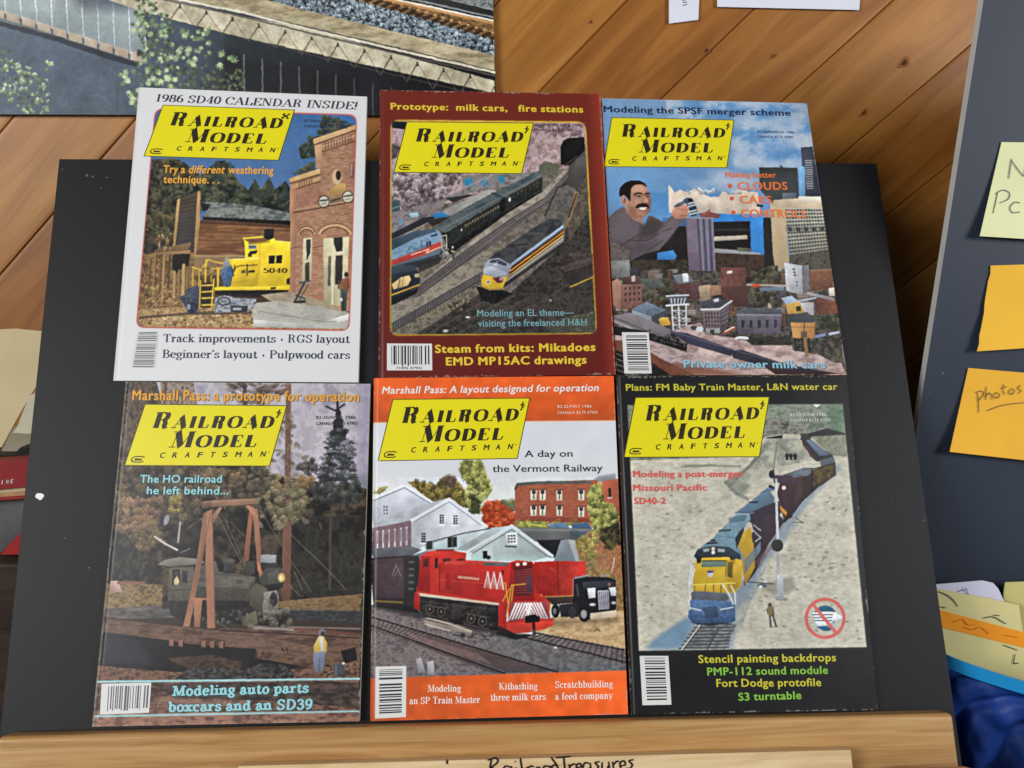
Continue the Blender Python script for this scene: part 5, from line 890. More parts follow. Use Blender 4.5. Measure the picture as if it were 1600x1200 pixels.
    A.f([(60, 895), (300, 848), (300, 1000), (60, 1025)], (122, 98, 106)); A.r([(88, 890), (300, 848), (300, 1000), (88, 1010)], [(112, 88, 96), (134, 112, 118)], 14, al=.6); A.lat((92, 910), (290, 880), (92, 1010), (290, 990), 6, 1, (210, 206, 212), .26, .96); A.lat((92, 915), (290, 886), (92, 985), (290, 965), 6, 1, (120, 108, 118), .14, .9); A.f([(60, 1010), (300, 995), (360, 1015), (300, 1050), (88, 1062)], (92, 92, 98)); A.f([(88, 1060), (300, 1048), (420, 1010), (420, 1040), (300, 1060), (88, 1075)], (104, 110, 116))
    for x0, y0 in ((460, 812), (538, 816), (356, 918)): A.lat((x0, y0), (x0+28, y0), (x0, y0+56), (x0+28, y0+56), 2, 4, (54, 58, 64), .75, .7); A.l([(x0-2, y0+62), (x0+32, y0+62)], 7, (232, 234, 238))
    A.f([(370, 985), (420, 965), (640, 905), (760, 890), (860, 880), (640, 1028), (600, 1020), (560, 1020), (400, 1040)], (190, 200, 202)); A.f([(560, 1010), (760, 892), (880, 876), (640, 1030)], (170, 178, 180)); A.l([(420, 966), (600, 920), (750, 894)], 7, (88, 96, 96)); A.f([(508, 944), (560, 940), (560, 998), (508, 1002)], (54, 54, 54)); A.l([(534, 942), (534, 1000)], 5, (110, 110, 106)); A.f([(385, 968), (420, 962), (420, 1010), (385, 1015)], (62, 64, 64)); A.f([(430, 975), (500, 960), (500, 1005), (430, 1010)], (200, 212, 210), .8)
    A.f([(640, 1032), (870, 885), (1090, 1050), (1000, 1078), (640, 1078)], (178, 192, 190)); A.l([(612, 1030), (872, 878), (1102, 1050)], 16, (210, 216, 216)); A.l([(650, 1034), (872, 900), (1080, 1056)], 6, (96, 104, 104), .8)
    for k in range(9): A.l([(700+k*38, 1000-k*20 if k < 5 else 900+(k-4)*26), (700+k*38, 1076)], 2, (150, 164, 162), .5)
    A.f([(838, 920), (902, 916), (904, 986), (836, 988)], (228, 230, 230)); A.lat((846, 928), (894, 926), (846, 976), (896, 976), 3, 3, (60, 66, 68), .7, .6); A.l([(836, 994), (896, 998)], 8, (70, 76, 76)); A.f([(706, 1022), (732, 1020), (734, 1062), (708, 1066)], (30, 32, 32)); A.e(738, 1058, 14, 12, (40, 42, 42))
    # ground
    B = 836
    A.r([(60, B+490), (400, B+520), (900, B+650), (1540, B+720), (1545, B+880), (60, B+920)], [(92, 82, 84), (116, 104, 104), (134, 120, 118), (104, 92, 92)], 18, 1.5, 1.1, oct=4); A.r([(480, B+650), (900, B+660), (1518, B+800), (1520, B+870), (1100, B+870), (760, B+760)], [(84, 82, 84), (106, 104, 104), (122, 118, 116)], 14, 1.5, al=.8)
    A.r([(980, B+640), (1100, B+560), (1540, B+520), (1545, B+760), (1300, B+700)], [(168, 136, 92), (194, 160, 112), (208, 178, 130)], 20, 2); A.f([(1050, B+580), (1480, B+560), (1480, B+595), (1100, B+610)], (96, 78, 60), .5, 8); A.l([(1340, B+640), (1360, B+630), (1372, B+642)], 6, (90, 76, 60))
    A.f([(120, B+470), (340, B+520), (420, B+560), (820, B+640), (900, B+660), (900, B+690), (420, B+590), (90, B+510)], (50, 44, 46), .8, 6)
    # tracks
    A.ties((82, B+565), (1110, B+868), (80, B+618), (810, B+878), 40, 11, (78, 62, 60), .8); A.r([(250, B+640), (680, B+770), (760, B+830), (400, B+730)], [(170, 130, 124), (140, 110, 106)], 16, al=.4); A.l([(82, B+562), (1130, B+872)], 10, (42, 36, 38)); A.l([(80, B+610), (830, B+880)], 10, (44, 38, 40)); A.l([(82, B+555), (1130, B+865)], 3, (170, 160, 158), .7); A.l([(80, B+603), (830, B+873)], 3, (166, 156, 154), .6)
    A.ties((1000, B+650), (1515, B+750), (930, B+672), (1515, B+822), 18, 10, (74, 64, 62), .8); A.l([(1000, B+650), (1515, B+748)], 9, (46, 40, 40)); A.l([(930, B+674), (1518, B+818)], 9, (44, 38, 40)); A.l([(1000, B+644), (1515, B+742)], 3, (186, 170, 150), .6)
    A.f([(360, B+570), (420, B+560), (640, B+630), (650, B+650), (520, B+640), (400, B+620)], (150, 136, 124)); A.l([(370, B+572), (645, B+634)], 6, (70, 60, 56)); A.l([(380, B+600), (520, B+640)], 6, (196, 184, 168)); A.l([(430, B+575), (640, B+640)], 5, (200, 188, 170)); A.l([(540, B+660), (740, B+690)], 8, (66, 58, 58)); A.d([(550, B+650), (760, B+660), (740, B+710), (580, B+690)], 26, 4, 10, [(130, 108, 104), (60, 52, 52)], 1.6, al=.8)
    A.f([(328, B+800), (355, B+790), (380, B+870), (340, B+880)], (150, 146, 150)); A.f([(390, B+815), (425, B+808), (432, B+888), (395, B+890)], (164, 160, 162)); A.f([(460, B+850), (480, B+880), (430, B+880)], (120, 112, 112)); A.e(1120, B+735, 10, 4, (220, 210, 190)); A.l([(95, B+640), (120, B+665)], 4, (60, 54, 56))
    # freight cars at left
    A.f([(60, B+225), (280, B+210), (350, B+215), (350, B+470), (320, B+520), (85, B+480)], (52, 42, 46)); A.f([(88, B+235), (255, B+225), (258, B+455), (88, B+450)], (74, 58, 64)); A.n([(88, B+235), (255, B+225), (258, B+455), (88, B+450)], 8, 8, .4)
    for k in range(9): A.l([(100+k*18, B+236), (101+k*18, B+450)], 2, (54, 42, 48), .6)
    A.l([(190, B+330), (215, B+265), (240, B+330)], 5, (146, 134, 136), .7); A.l([(205, B+330), (228, B+290)], 4, (146, 134, 136), .7); A.f([(258, B+225), (345, B+225), (340, B+450), (262, B+460)], (48, 44, 44)); A.lat((285, B+230), (320, B+230), (280, B+420), (318, B+420), 1, 5, (84, 88, 84), .8, .3); A.l([(95, B+470), (250, B+478)], 10, (150, 130, 44), .7); A.f([(85, B+480), (320, B+500), (350, B+540), (85, B+500)], (36, 32, 34))
    # switcher
    R0, R1, R2 = (196, 44, 34), (166, 30, 28), (214, 60, 46)
    A.f([(328, B+400), (350, B+345), (352, B+215), (400, B+188), (500, B+178), (610, B+195), (612, B+238), (860, B+250), (900, B+238), (985, B+245), (1002, B+262), (1005, B+420), (1060, B+440), (1090, B+480), (1088, B+560), (800, B+520), (795, B+480), (330, B+430)], R0)
    A.f([(352, B+215), (410, B+205), (408, B+420), (335, B+410)], R1); A.f([(368, B+232), (400, B+226), (400, B+275), (366, B+278)], (92, 36, 34)); A.f([(360, B+210), (440, B+186), (520, B+180), (612, B+196), (612, B+212), (500, B+200), (380, B+216)], R2); A.f([(434, B+226), (452, B+226), (450, B+282), (434, B+282)], (60, 26, 26)); A.f([(480, B+228), (526, B+228), (526, B+246), (482, B+250)], (90, 40, 38)); A.f([(560, B+230), (600, B+230), (600, B+240), (560, B+240)], (90, 40, 38)); A.l([(445, B+182), (540, B+180)], 9, (140, 26, 24))
    A.f([(460, B+258), (500, B+245), (865, B+250), (865, B+470), (800, B+470), (462, B+420)], (190, 40, 34)); A.f([(500, B+244), (700, B+248), (865, B+252), (840, B+268), (480, B+262)], (206, 62, 50)); A.f([(705, B+250), (860, B+252), (845, B+272), (712, B+268)], (96, 96, 98)); A.l([(460, B+262), (460, B+420)], 5, (120, 22, 22)); A.l([(460, B+350), (860, B+380)], 4, (216, 96, 70), .6); A.f([(490, B+290), (530, B+292), (530, B+410), (492, B+406)], (172, 32, 30), .8); A.l([(508, B+300), (508, B+400)], 4, (130, 24, 24))
    A.f([(565, B+326), (686, B+338), (686, B+350), (565, B+338)], (214, 130, 110), .55); A.lat((565, B+326), (686, B+338), (565, B+342), (686, B+354), 15, 1, (226, 190, 170), .5, .8)
    for k in range(3):
        x = 714+k*36; A.l([(x+2, B+392+k*3), (x+20, B+304+k*3)], 6, (216, 196, 190)); A.l([(x+20, B+304+k*3), (x+38, B+398+k*3)], 8, (216, 196, 190)); A.l([(x+14, B+396+k*3), (x+20, B+346+k*3), (x+27, B+398+k*3)], 5, (206, 160, 152), .8)
    A.f([(815, B+295), (826, B+296), (826, B+322), (815, B+320)], (90, 26, 26))
    A.f([(865, B+252), (985, B+248), (1002, B+266), (1000, B+480), (850, B+478)], R1); A.f([(885, B+280), (985, B+275), (985, B+440), (890, B+440)], (112, 36, 38)); A.lat((890, B+285), (980, B+280), (892, B+430), (980, B+430), 1, 10, (140, 52, 52), 1, .4); A.f([(870, B+255), (985, B+248), (990, B+276), (880, B+290)], (120, 26, 26)); A.e(905, B+262, 12, 9, (236, 210, 196)); A.e(945, B+258, 12, 10, (250, 240, 230)); A.f([(955, B+330), (990, B+326), (990, B+420), (958, B+420)], (92, 50, 64)); A.l([(880, B+290), (985, B+280)], 5, (40, 30, 30))
    A.f([(852, B+478), (905, B+470), (1070, B+470), (1090, B+500), (1090, B+575), (850, B+588)], (180, 56, 56)); 
    A.f([(860, B+480), (1078, B+472), (1085, B+570), (856, B+585)], (150, 60, 66))
    for k in range(7):
        x = 852+k*17; A.f([(x, B+578-k*2), (x+9, B+578-k*2), (x+52, B+480), (x+40, B+480)] if k < 6 else [(x, B+560), (x+9, B+560), (x+30, B+510), (x+20, B+510)], (232, 222, 220))
        x = 1072-k*17; A.f([(x, B+575-k*3), (x+9, B+575-k*3), (x-34, B+478), (x-46, B+478)] if k < 6 else [(x, B+560), (x+9, B+560), (x-14, B+510), (x-24, B+510)], (232, 222, 220), .95)
    A.f([(835, B+588), (960, B+575), (1110, B+570), (1105, B+610), (1060, B+630), (960, B+650), (850, B+652), (838, B+620)], R2); A.l([(838, B+592), (1108, B+574)], 6, (160, 34, 30)); A.f([(945, B+555), (1000, B+545), (1030, B+560), (1030, B+588), (950, B+596)], (30, 26, 28)); A.l([(995, B+590), (1000, B+655)], 16, (34, 30, 32)); A.e(990, B+640, 14, 10, (120, 110, 110), .6)
    A.l([(335, B+430), (560, B+458), (795, B+488)], 13, (206, 178, 150)); A.f([(340, B+440), (560, B+466), (795, B+494), (795, B+640), (700, B+630), (380, B+560), (345, B+520)], (38, 33, 33)); A.d([(350, B+470), (780, B+510), (780, B+620), (380, B+550)], 70, 8, 20, [(56, 48, 46), (28, 24, 26), (70, 60, 56)], 1.3, al=.7); A.f([(318, B+420), (350, B+430), (350, B+520), (316, B+515)], R1); A.f([(795, B+490), (850, B+480), (840, B+600), (850, B+652), (795, B+640)], (170, 36, 32)); A.f([(800, B+610), (900, B+660), (1000, B+660), (900, B+690), (780, B+660)], (34, 30, 32), .9)
    for x, yy in ((405, 515), (470, 530), (640, 570), (705, 585)): A.e(x, B+yy, 30, 34, (26, 23, 24)); A.ring(x, B+yy, 22, 26, 6, (92, 82, 76), .8); A.e(x, B+yy, 8, 9, (120, 108, 98), .8)
    for p in (((385, 495), (500, 512)), ((380, 545), (510, 575)), ((610, 540), (740, 562)), ((600, 600), (740, 630))): A.l([(p[0][0], B+p[0][1]), (p[1][0], B+p[1][1])], 8, (84, 74, 68), .8)
    A.f([(535, B+480), (590, B+488), (588, B+560), (532, B+548)], (58, 50, 48)); A.l([(345, B+470), (790, B+520)], 5, (74, 64, 60), .8)
    y = (220, 160, 50)
    for p in (((850, B+480), (835, B+370), (820, B+365)), ((842, B+555), (870, B+380), (950, B+372)), ((1010, B+362), (1040, B+355), (1080, B+420), (1096, B+470), (1085, B+540)), ((1040, B+440), (1030, B+366)), ((820, B+470), (860, B+400)), ((880, B+380), (870, B+470))): A.l(p, 6, y)
    # red trailer and black tractor
    A.f([(1000, B+248), (1130, B+242), (1140, B+448), (1075, B+448), (1005, B+420)], (172, 34, 28)); A.f([(1130, B+242), (1290, B+244), (1296, B+320), (1220, B+345), (1220, B+440), (1140, B+448)], (188, 46, 36)); A.l([(1130, B+245), (1140, B+446)], 6, (130, 24, 24)); A.n([(1000, B+245), (1290, B+244), (1220, B+445), (1005, B+440)], 6, 10); A.l([(1090, B+280), (1120, B+300)], 5, (206, 110, 90), .5); A.f([(1060, B+448), (1240, B+440), (1240, B+480), (1100, B+490)], (60, 44, 40)); A.l([(1065, B+446), (1220, B+440)], 7, (200, 160, 70), .7)
    A.f([(1222, B+345), (1300, B+330), (1420, B+335), (1462, B+350), (1466, B+500), (1450, B+560), (1300, B+575), (1210, B+520), (1222, B+440)], (32, 29, 33)); A.f([(1275, B+362), (1420, B+352), (1455, B+360), (1456, B+395), (1280, B+400)], (54, 56, 66)); A.l([(1230, B+340), (1310, B+322)], 9, (140, 140, 146)); A.l([(1380, B+330), (1425, B+322)], 8, (150, 146, 150)); A.f([(1300, B+398), (1348, B+394), (1348, B+450), (1308, B+455)], (206, 206, 210)); A.f([(1422, B+394), (1462, B+390), (1464, B+440), (1436, B+440)], (206, 206, 210)); A.f([(1360, B+410), (1422, B+408), (1426, B+515), (1366, B+520)], (168, 168, 176)); A.lat((1364, B+415), (1420, B+413), (1370, B+515), (1424, B+512), 5, 1, (84, 84, 92), .4, .95); A.l([(1240, B+380), (1250, B+440)], 12, (70, 64, 70)); A.e(1425, B+375, 9, 10, (150, 100, 80))
    A.f([(1310, B+540), (1466, B+522), (1464, B+560), (1320, B+575)], (196, 178, 150)); A.e(1330, B+490, 18, 8, (180, 180, 186)); A.e(1450, B+480, 14, 8, (180, 180, 186)); A.e(1284, B+545, 34, 44, (30, 27, 28)); A.e(1280, B+545, 18, 24, (146, 142, 142)); A.e(1120, B+525, 24, 40, (34, 31, 32)); A.e(1115, B+528, 10, 18, (110, 106, 106)); A.f([(1140, B+490), (1250, B+480), (1250, B+560), (1150, B+560)], (40, 36, 37)); A.e(1215, B+535, 22, 36, (58, 54, 56), .8)
    # bottom band
    A.f([(60, B+908), (1530, B+864), (1540, B+1120), (60, B+1160)], (224, 96, 38))
    return A.done(1, [(70, 600), (1475, 600), (1530, 1700), (1530, 1702), (70, 1745)])

def art_desert():     # black border, yellow-nosed diesel on a pale desert plain
    A = Art(955, 580, 1385, 1125, (26, 26, 29), 16); A.V(950, 570, .2875)
    B = 800
    A.r([(30, 40), (1480, 40), (1500, 1900), (100, 1900)], [(24, 24, 26), (30, 30, 33)], 60)
    P = [(106, 220), (1275, 213), (1406, B+735), (168, B+755)]
    A.r(P, [(178, 174, 154), (192, 188, 168), (204, 198, 178), (186, 182, 164)], 60, 1.5)
    A.r(P, [(172, 168, 150), (194, 190, 170), (208, 202, 184)], 12, 2, 1.1, .5)
    # far hills
    A.r([(106, 220), (1275, 213), (1290, 400), (1000, 370), (860, 390), (700, 500), (112, 520)], [(96, 110, 96), (120, 130, 112), (142, 148, 130), (104, 112, 100)], 50, 1.6)
    A.f([(1180, 215), (1275, 213), (1300, 480), (1220, 470)], (70, 110, 80), .5, 14); A.r([(870, 290), (1100, 320), (1060, 380), (860, 372)], [(104, 106, 96), (150, 150, 136), (84, 84, 80)], 26, 2); A.f([(1060, 380), (1190, 345), (1290, 372), (1290, 400), (1120, 395), (1040, 410)], (56, 54, 54)); A.r([(1100, 390), (1290, 380), (1300, 500), (1210, 490)], [(120, 124, 104), (150, 150, 128)], 20); A.f([(1110, 215), (1160, 214), (1135, 232)], (214, 220, 214)); A.f([(860, 395), (950, 382), (945, 408), (864, 412)], (42, 44, 46))
    A.r([(860, 400), (1040, 400), (1110, 520), (900, 560), (720, 700), (650, 640), (760, 560)], [(140, 142, 128), (166, 166, 148), (184, 180, 158)], 40, 1.2)
    for p, w in ((((870, 420), (800, 520), (700, 620), (660, 660)), 16), (((920, 420), (900, 560)), 12), (((840, 470), (760, 560), (640, 640), (700, 700), (760, 730)), 18), (((930, 430), (1000, 500)), 8), (((400, 555), (560, 548), (720, 552)), 10)): A.l(p, w, (112, 114, 104), .55)
    A.f([(640, 640), (700, 620), (780, 660), (740, 720), (680, 700)], (112, 114, 108), .5, 8); A.lat((962, 482), (1026, 482), (962, 516), (1028, 516), 3, 1, (34, 36, 38), .7, 1); A.l([(965, 496), (1026, 494)], 8, (34, 36, 38)); A.l([(420, 548), (580, 545)], 10, (120, 132, 110), .6)
    # shadow band, track and road
    A.f([(1240, 540), (1270, 560), (1130, 700), (1000, 880), (940, 990), (870, 1060), (820, 1130), (800, 1250), (700, B+540), (680, B+740), (240, B+748), (260, B+690), (440, B+560), (760, 1150), (960, 820), (1140, 660)], (126, 142, 156), .85, 8)
    A.r([(700, B+540), (830, B+330), (940, B+190), (1010, B+60), (1040, B+60), (880, B+270), (800, B+420), (720, B+640), (600, B+740), (640, B+600)], [(120, 136, 150), (150, 158, 158), (170, 172, 160)], 14, al=.6)
    A.f([(200, B+745), (250, B+690), (430, B+575), (470, B+600), (420, B+690), (380, B+748)], (104, 138, 164), .8, 8); A.r([(400, B+740), (480, B+620), (700, B+610), (640, B+745)], [(92, 98, 104), (120, 124, 124), (140, 142, 136)], 12, 2)
    A.ties((500, B+600), (395, B+750), (660, B+600), (640, B+745), 8, 8, (56, 58, 62), .85, .06); A.l([(505, B+610), (400, B+748)], 8, (190, 190, 184)); A.l([(512, B+610), (410, B+748)], 5, (50, 52, 56)); A.l([(604, B+625), (540, B+744)], 9, (70, 74, 78)); A.l([(680, B+620), (640, B+700)], 4, (60, 64, 68), .6)
    A.f([(850, 1190), (1000, 1150), (1020, 1210), (990, 1240), (900, 1244), (830, 1210)], (120, 122, 112), .55, 6); A.d([(300, B+100), (1390, B+200), (1390, B+700), (900, B+640)], 40, 3, 6, [(130, 128, 110), (110, 106, 92)], 2, rot=0, al=.5); A.d([(150, 600), (620, 600), (430, B+500), (170, B+600)], 50, 3, 7, [(146, 142, 120), (204, 198, 172), (130, 128, 108)], 2, rot=0, al=.5); A.d([(1000, 850), (1340, 600), (1380, B+300), (900, B+400)], 60, 3, 7, [(150, 146, 122), (206, 200, 174), (120, 116, 100)], 2.2, rot=0, al=.5)
    # train
    A.f([(1045, 380), (1070, 372), (1140, 440), (1222, 492), (1230, 520), (1130, 525), (1060, 440)], (62, 58, 60)); A.f([(1075, 410), (1110, 408), (1210, 490), (1150, 495)], (104, 116, 136)); A.f([(1060, 420), (1130, 500), (1150, 530), (1100, 500)], (84, 60, 60)); A.f([(1150, 520), (1226, 498), (1236, 530), (1160, 560)], (90, 96, 104))
    A.f([(950, 600), (1060, 560), (1130, 560), (1236, 530), (1238, 600), (1150, 660), (1060, 740), (1000, 820), (930, 790)], (58, 46, 46)); A.r([(960, 600), (1060, 560), (1140, 566), (1080, 604), (990, 620)], [(112, 122, 130), (92, 100, 108)], 20, 2); A.r([(1110, 575), (1225, 540), (1228, 605), (1112, 662)], [(104, 92, 44), (84, 66, 40), (66, 52, 44)], 18); A.l([(1108, 570), (1112, 680)], 8, (40, 34, 36)); A.f([(1000, 620), (1060, 600), (1060, 720), (1000, 800)], (78, 54, 54), .8)
    A.f([(940, 605), (1010, 610), (1030, 640), (1000, 820), (960, 860), (920, 700)], (66, 44, 50)); A.f([(900, 600), (990, 600), (1036, 630), (1000, 660), (920, 640)], (78, 60, 74)); A.e(955, 668, 11, 11, (240, 190, 180)); A.l([(930, 770), (990, 830)], 16, (214, 140, 50)); A.l([(935, 790), (975, 840)], 6, (110, 80, 40)); A.f([(985, 760), (1020, 745), (1000, 830), (960, 850)], (50, 40, 44))
    A.g([(700, 800), (830, 700), (880, 690), (905, 720), (900, 760), (800, 830), (720, 830)], (104, 134, 158), (76, 96, 116), 60); A.f([(690, 800), (780, 800), (870, 760), (930, 740), (940, 800), (900, 900), (840, 960), (780, 860)], (58, 52, 64)); A.f([(760, 745), (820, 740), (810, 752), (770, 752)], (40, 50, 60)); A.f([(820, 700), (880, 660), (910, 680), (880, 690)], (92, 120, 146)); A.l([(880, 660), (900, 670)], 14, (40, 44, 56)); A.l([(690, 806), (790, 806)], 7, (130, 160, 180), .7)
    A.f([(780, 860), (840, 830), (920, 800), (960, 850), (870, 980), (800, 1130), (740, 1200), (740, 1000), (790, 900)], (60, 50, 56)); A.l([(770, 880), (830, 940), (800, 960)], 6, (180, 180, 186)); A.l([(790, 870), (830, 900)], 6, (170, 170, 176)); A.f([(800, 1070), (870, 990), (960, 860), (880, 1010), (820, 1110)], (120, 96, 90), .6)
    # lead unit
    A.g([(470, 1040), (480, 1010), (560, 950), (700, 810), (770, 812), (775, 840), (690, 950), (720, 1010), (740, 1060), (720, 1090), (480, 1060)], (122, 156, 172), (100, 128, 138), 120); A.n([(470, 1040), (560, 950), (700, 810), (775, 840), (720, 1050)], 8, 14); A.f([(690, 950), (775, 880), (780, 900), (785, 960), (740, 1060), (715, 1000)], (188, 150, 44)); A.f([(690, 945), (715, 905), (740, 880), (740, 900), (700, 1000)], (52, 60, 64)); A.l([(605, 902), (665, 898)], 11, (60, 80, 92)); A.f([(655, 830), (760, 810), (740, 850), (660, 860)], (84, 112, 130), .7); A.l([(700, 808), (770, 814)], 6, (150, 180, 190)); A.l([(590, 930), (690, 940)], 6, (84, 110, 122), .6)
    A.f([(740, 1010), (790, 960), (800, 1100), (745, 1200), (728, 1100)], (176, 140, 46)); A.f([(740, 1060), (830, 960), (830, 1010), (742, 1140)], (108, 122, 134), .8)
    A.f([(466, 1042), (490, 1000), (570, 985), (660, 990), (720, 1030), (722, 1062), (660, 1050), (500, 1060)], (54, 66, 70)); A.f([(515, 1000), (550, 998), (552, 1014), (520, 1016)], (150, 160, 160)); A.f([(595, 1000), (635, 1002), (635, 1018), (598, 1018)], (150, 160, 160)); A.e(572, 1000, 10, 10, (226, 190, 180)); A.e(572, 1020, 10, 10, (236, 206, 196)); A.l([(540, 970), (590, 968)], 10, (44, 44, 48)); A.l([(560, 955), (580, 955)], 8, (30, 30, 34))
    A.f([(476, 1060), (500, 1050), (650, 1045), (725, 1060), (730, 1130), (720, 1200), (690, 1240), (465, 1240), (462, 1180)], (206, 170, 40)); A.f([(480, 1040), (510, 1040), (506, 1076), (484, 1080)], (40, 44, 44)); A.f([(660, 1040), (690, 1045), (690, 1080), (668, 1076)], (44, 46, 44)); A.f([(512, 1062), (650, 1062), (640, 1096), (505, 1100)], (112, 132, 108)); A.f([(512, 1062), (650, 1062), (650, 1068), (512, 1068)], (40, 40, 36)); A.f([(540, 1118), (572, 1118), (570, 1148), (556, 1158), (542, 1148)], (206, 196, 190)); A.f([(540, 1118), (572, 1118), (572, 1130), (540, 1130)], (70, 70, 130)); A.f([(640, 1060), (726, 1060), (728, 1200), (660, 1235), (640, 1150)], (188, 150, 38), .8); A.l([(642, 1070), (640, 1150)], 7, (150, 118, 34)); A.f([(650, 1070), (680, 1074), (676, 1160), (648, 1150)], (70, 62, 40), .7)
    A.l([(460, 1196), (690, 1186)], 7, (230, 206, 80)); A.f([(480, 1200), (640, 1190), (650, 1236), (470, 1240)], (196, 160, 44)); 
    for x in (530, 575, 615): A.l([(x, 1196), (x-2, 1240)], 6, (120, 96, 44))
    A.f([(450, 1240), (470, 1228), (640, 1240), (660, 1270), (640, 1285), (455, 1275)], (92, 98, 104)); A.f([(440, 1290), (455, 1275), (650, 1285), (690, 1290), (690, 1390), (650, 1405), (470, 1405), (436, 1370)], (74, 104, 142)); A.f([(430, 1360), (530, 1360), (560, 1376), (600, 1350), (690, 1350), (692, 1395), (640, 1406), (460, 1406)], (60, 88, 126)); A.n([(436, 1270), (690, 1270), (690, 1406), (436, 1406)], 10, 10); A.f([(510, 1320), (590, 1310), (600, 1370), (540, 1380)], (50, 66, 92), .8); A.l([(445, 1320), (505, 1336)], 6, (206, 210, 214)); A.l([(610, 1330), (680, 1318)], 6, (206, 210, 214)); A.f([(455, 1405), (680, 1400), (560, 1420)], (44, 54, 66))
    for p in (((446, 1270), (440, 1180), (456, 1100), (452, 1090)), ((470, 1110), (446, 1200)), ((620, 1190), (660, 1250), (680, 1300)), ((668, 1200), (690, 1240), (692, 1300)), ((440, 1280), (444, 1330))): A.l(p, 8, (216, 216, 206), .9)
    # signal mast
    A.f([(905, 620), (918, 620), (930, 960), (935, 1260), (920, 1260), (915, 950)], (176, 180, 186)); A.l([(914, 630), (925, 940)], 7, (206, 208, 212), .8); A.e(890, 595, 16, 22, (44, 42, 56)); A.l([(898, 570), (906, 640)], 8, (60, 60, 70)); A.e(920, 982, 32, 34, (56, 54, 50)); A.f([(920, 1140), (950, 1140), (956, 1260), (918, 1262)], (176, 178, 184)); A.l([(910, 1262), (972, 1272)], 12, (150, 152, 152)); A.l([(915, 1276), (970, 1280)], 5, (90, 90, 86), .7); A.e(838, 1200, 26, 12, (96, 112, 116)); A.e(830, 1206, 10, 7, (226, 228, 226)); A.e(855, 1180, 10, 6, (210, 214, 212)); A.l([(760, 1180), (900, 1190)], 7, (74, 76, 74), .7); A.l([(1020, 830), (1060, 860)], 6, (80, 80, 74), .7); A.l([(1000, 855), (1060, 858)], 5, (80, 80, 74), .7)
    # walking figure
    A.e(880, 1306, 11, 12, (110, 88, 70)); A.f([(866, 1318), (900, 1314), (906, 1360), (880, 1372), (864, 1350)], (132, 118, 82)); A.l([(880, 1366), (886, 1424)], 10, (84, 78, 74)); A.l([(896, 1362), (914, 1422)], 10, (80, 74, 70)); A.l([(864, 1330), (870, 1352)], 8, (116, 100, 72)); A.l([(880, 1426), (924, 1422)], 4, (120, 116, 100))
    # crossed-out round emblem
    A.e(1180, 1380, 72, 72, (182, 186, 172), .5)
    A.f([(1130, 1340), (1150, 1315), (1185, 1306), (1215, 1318), (1236, 1342)], (40, 104, 130)); A.f([(1130, 1422), (1190, 1418), (1222, 1436), (1200, 1446), (1170, 1446)], (36, 100, 130)); A.ring(1180, 1376, 62, 66, 6, (70, 110, 126), .7, 200, 330)
    w = (226, 230, 232)
    A.f([(1110, 1346), (1245, 1344), (1240, 1352), (1298, 1378), (1246, 1384), (1236, 1410), (1215, 1400), (1200, 1412), (1140, 1422), (1134, 1410), (1126, 1396)], w); 
    for k in range(3): A.l([(1112+k*6, 1358+k*16), (1222-k*4, 1358+k*16)], 6, (70, 96, 110))
    A.e(1228, 1398, 10, 10, (130, 150, 158), .8)
    A.ring(1180, 1378, 103, 104, 18, (216, 108, 100), .95); A.l([(1118, 1306), (1178, 1382), (1236, 1452)], 18, (214, 104, 98), .95)
    # spine wear
    A.l([(52, 70), (118, 1890)], 12, (70, 66, 60), .6)
    A.outside(P, (27, 27, 29)); A.l(P+P[:1], 4, (90, 100, 84), .7); A.l([(52, 70), (118, 1890)], 12, (70, 66, 60), .6)
    return A.done(1, P)

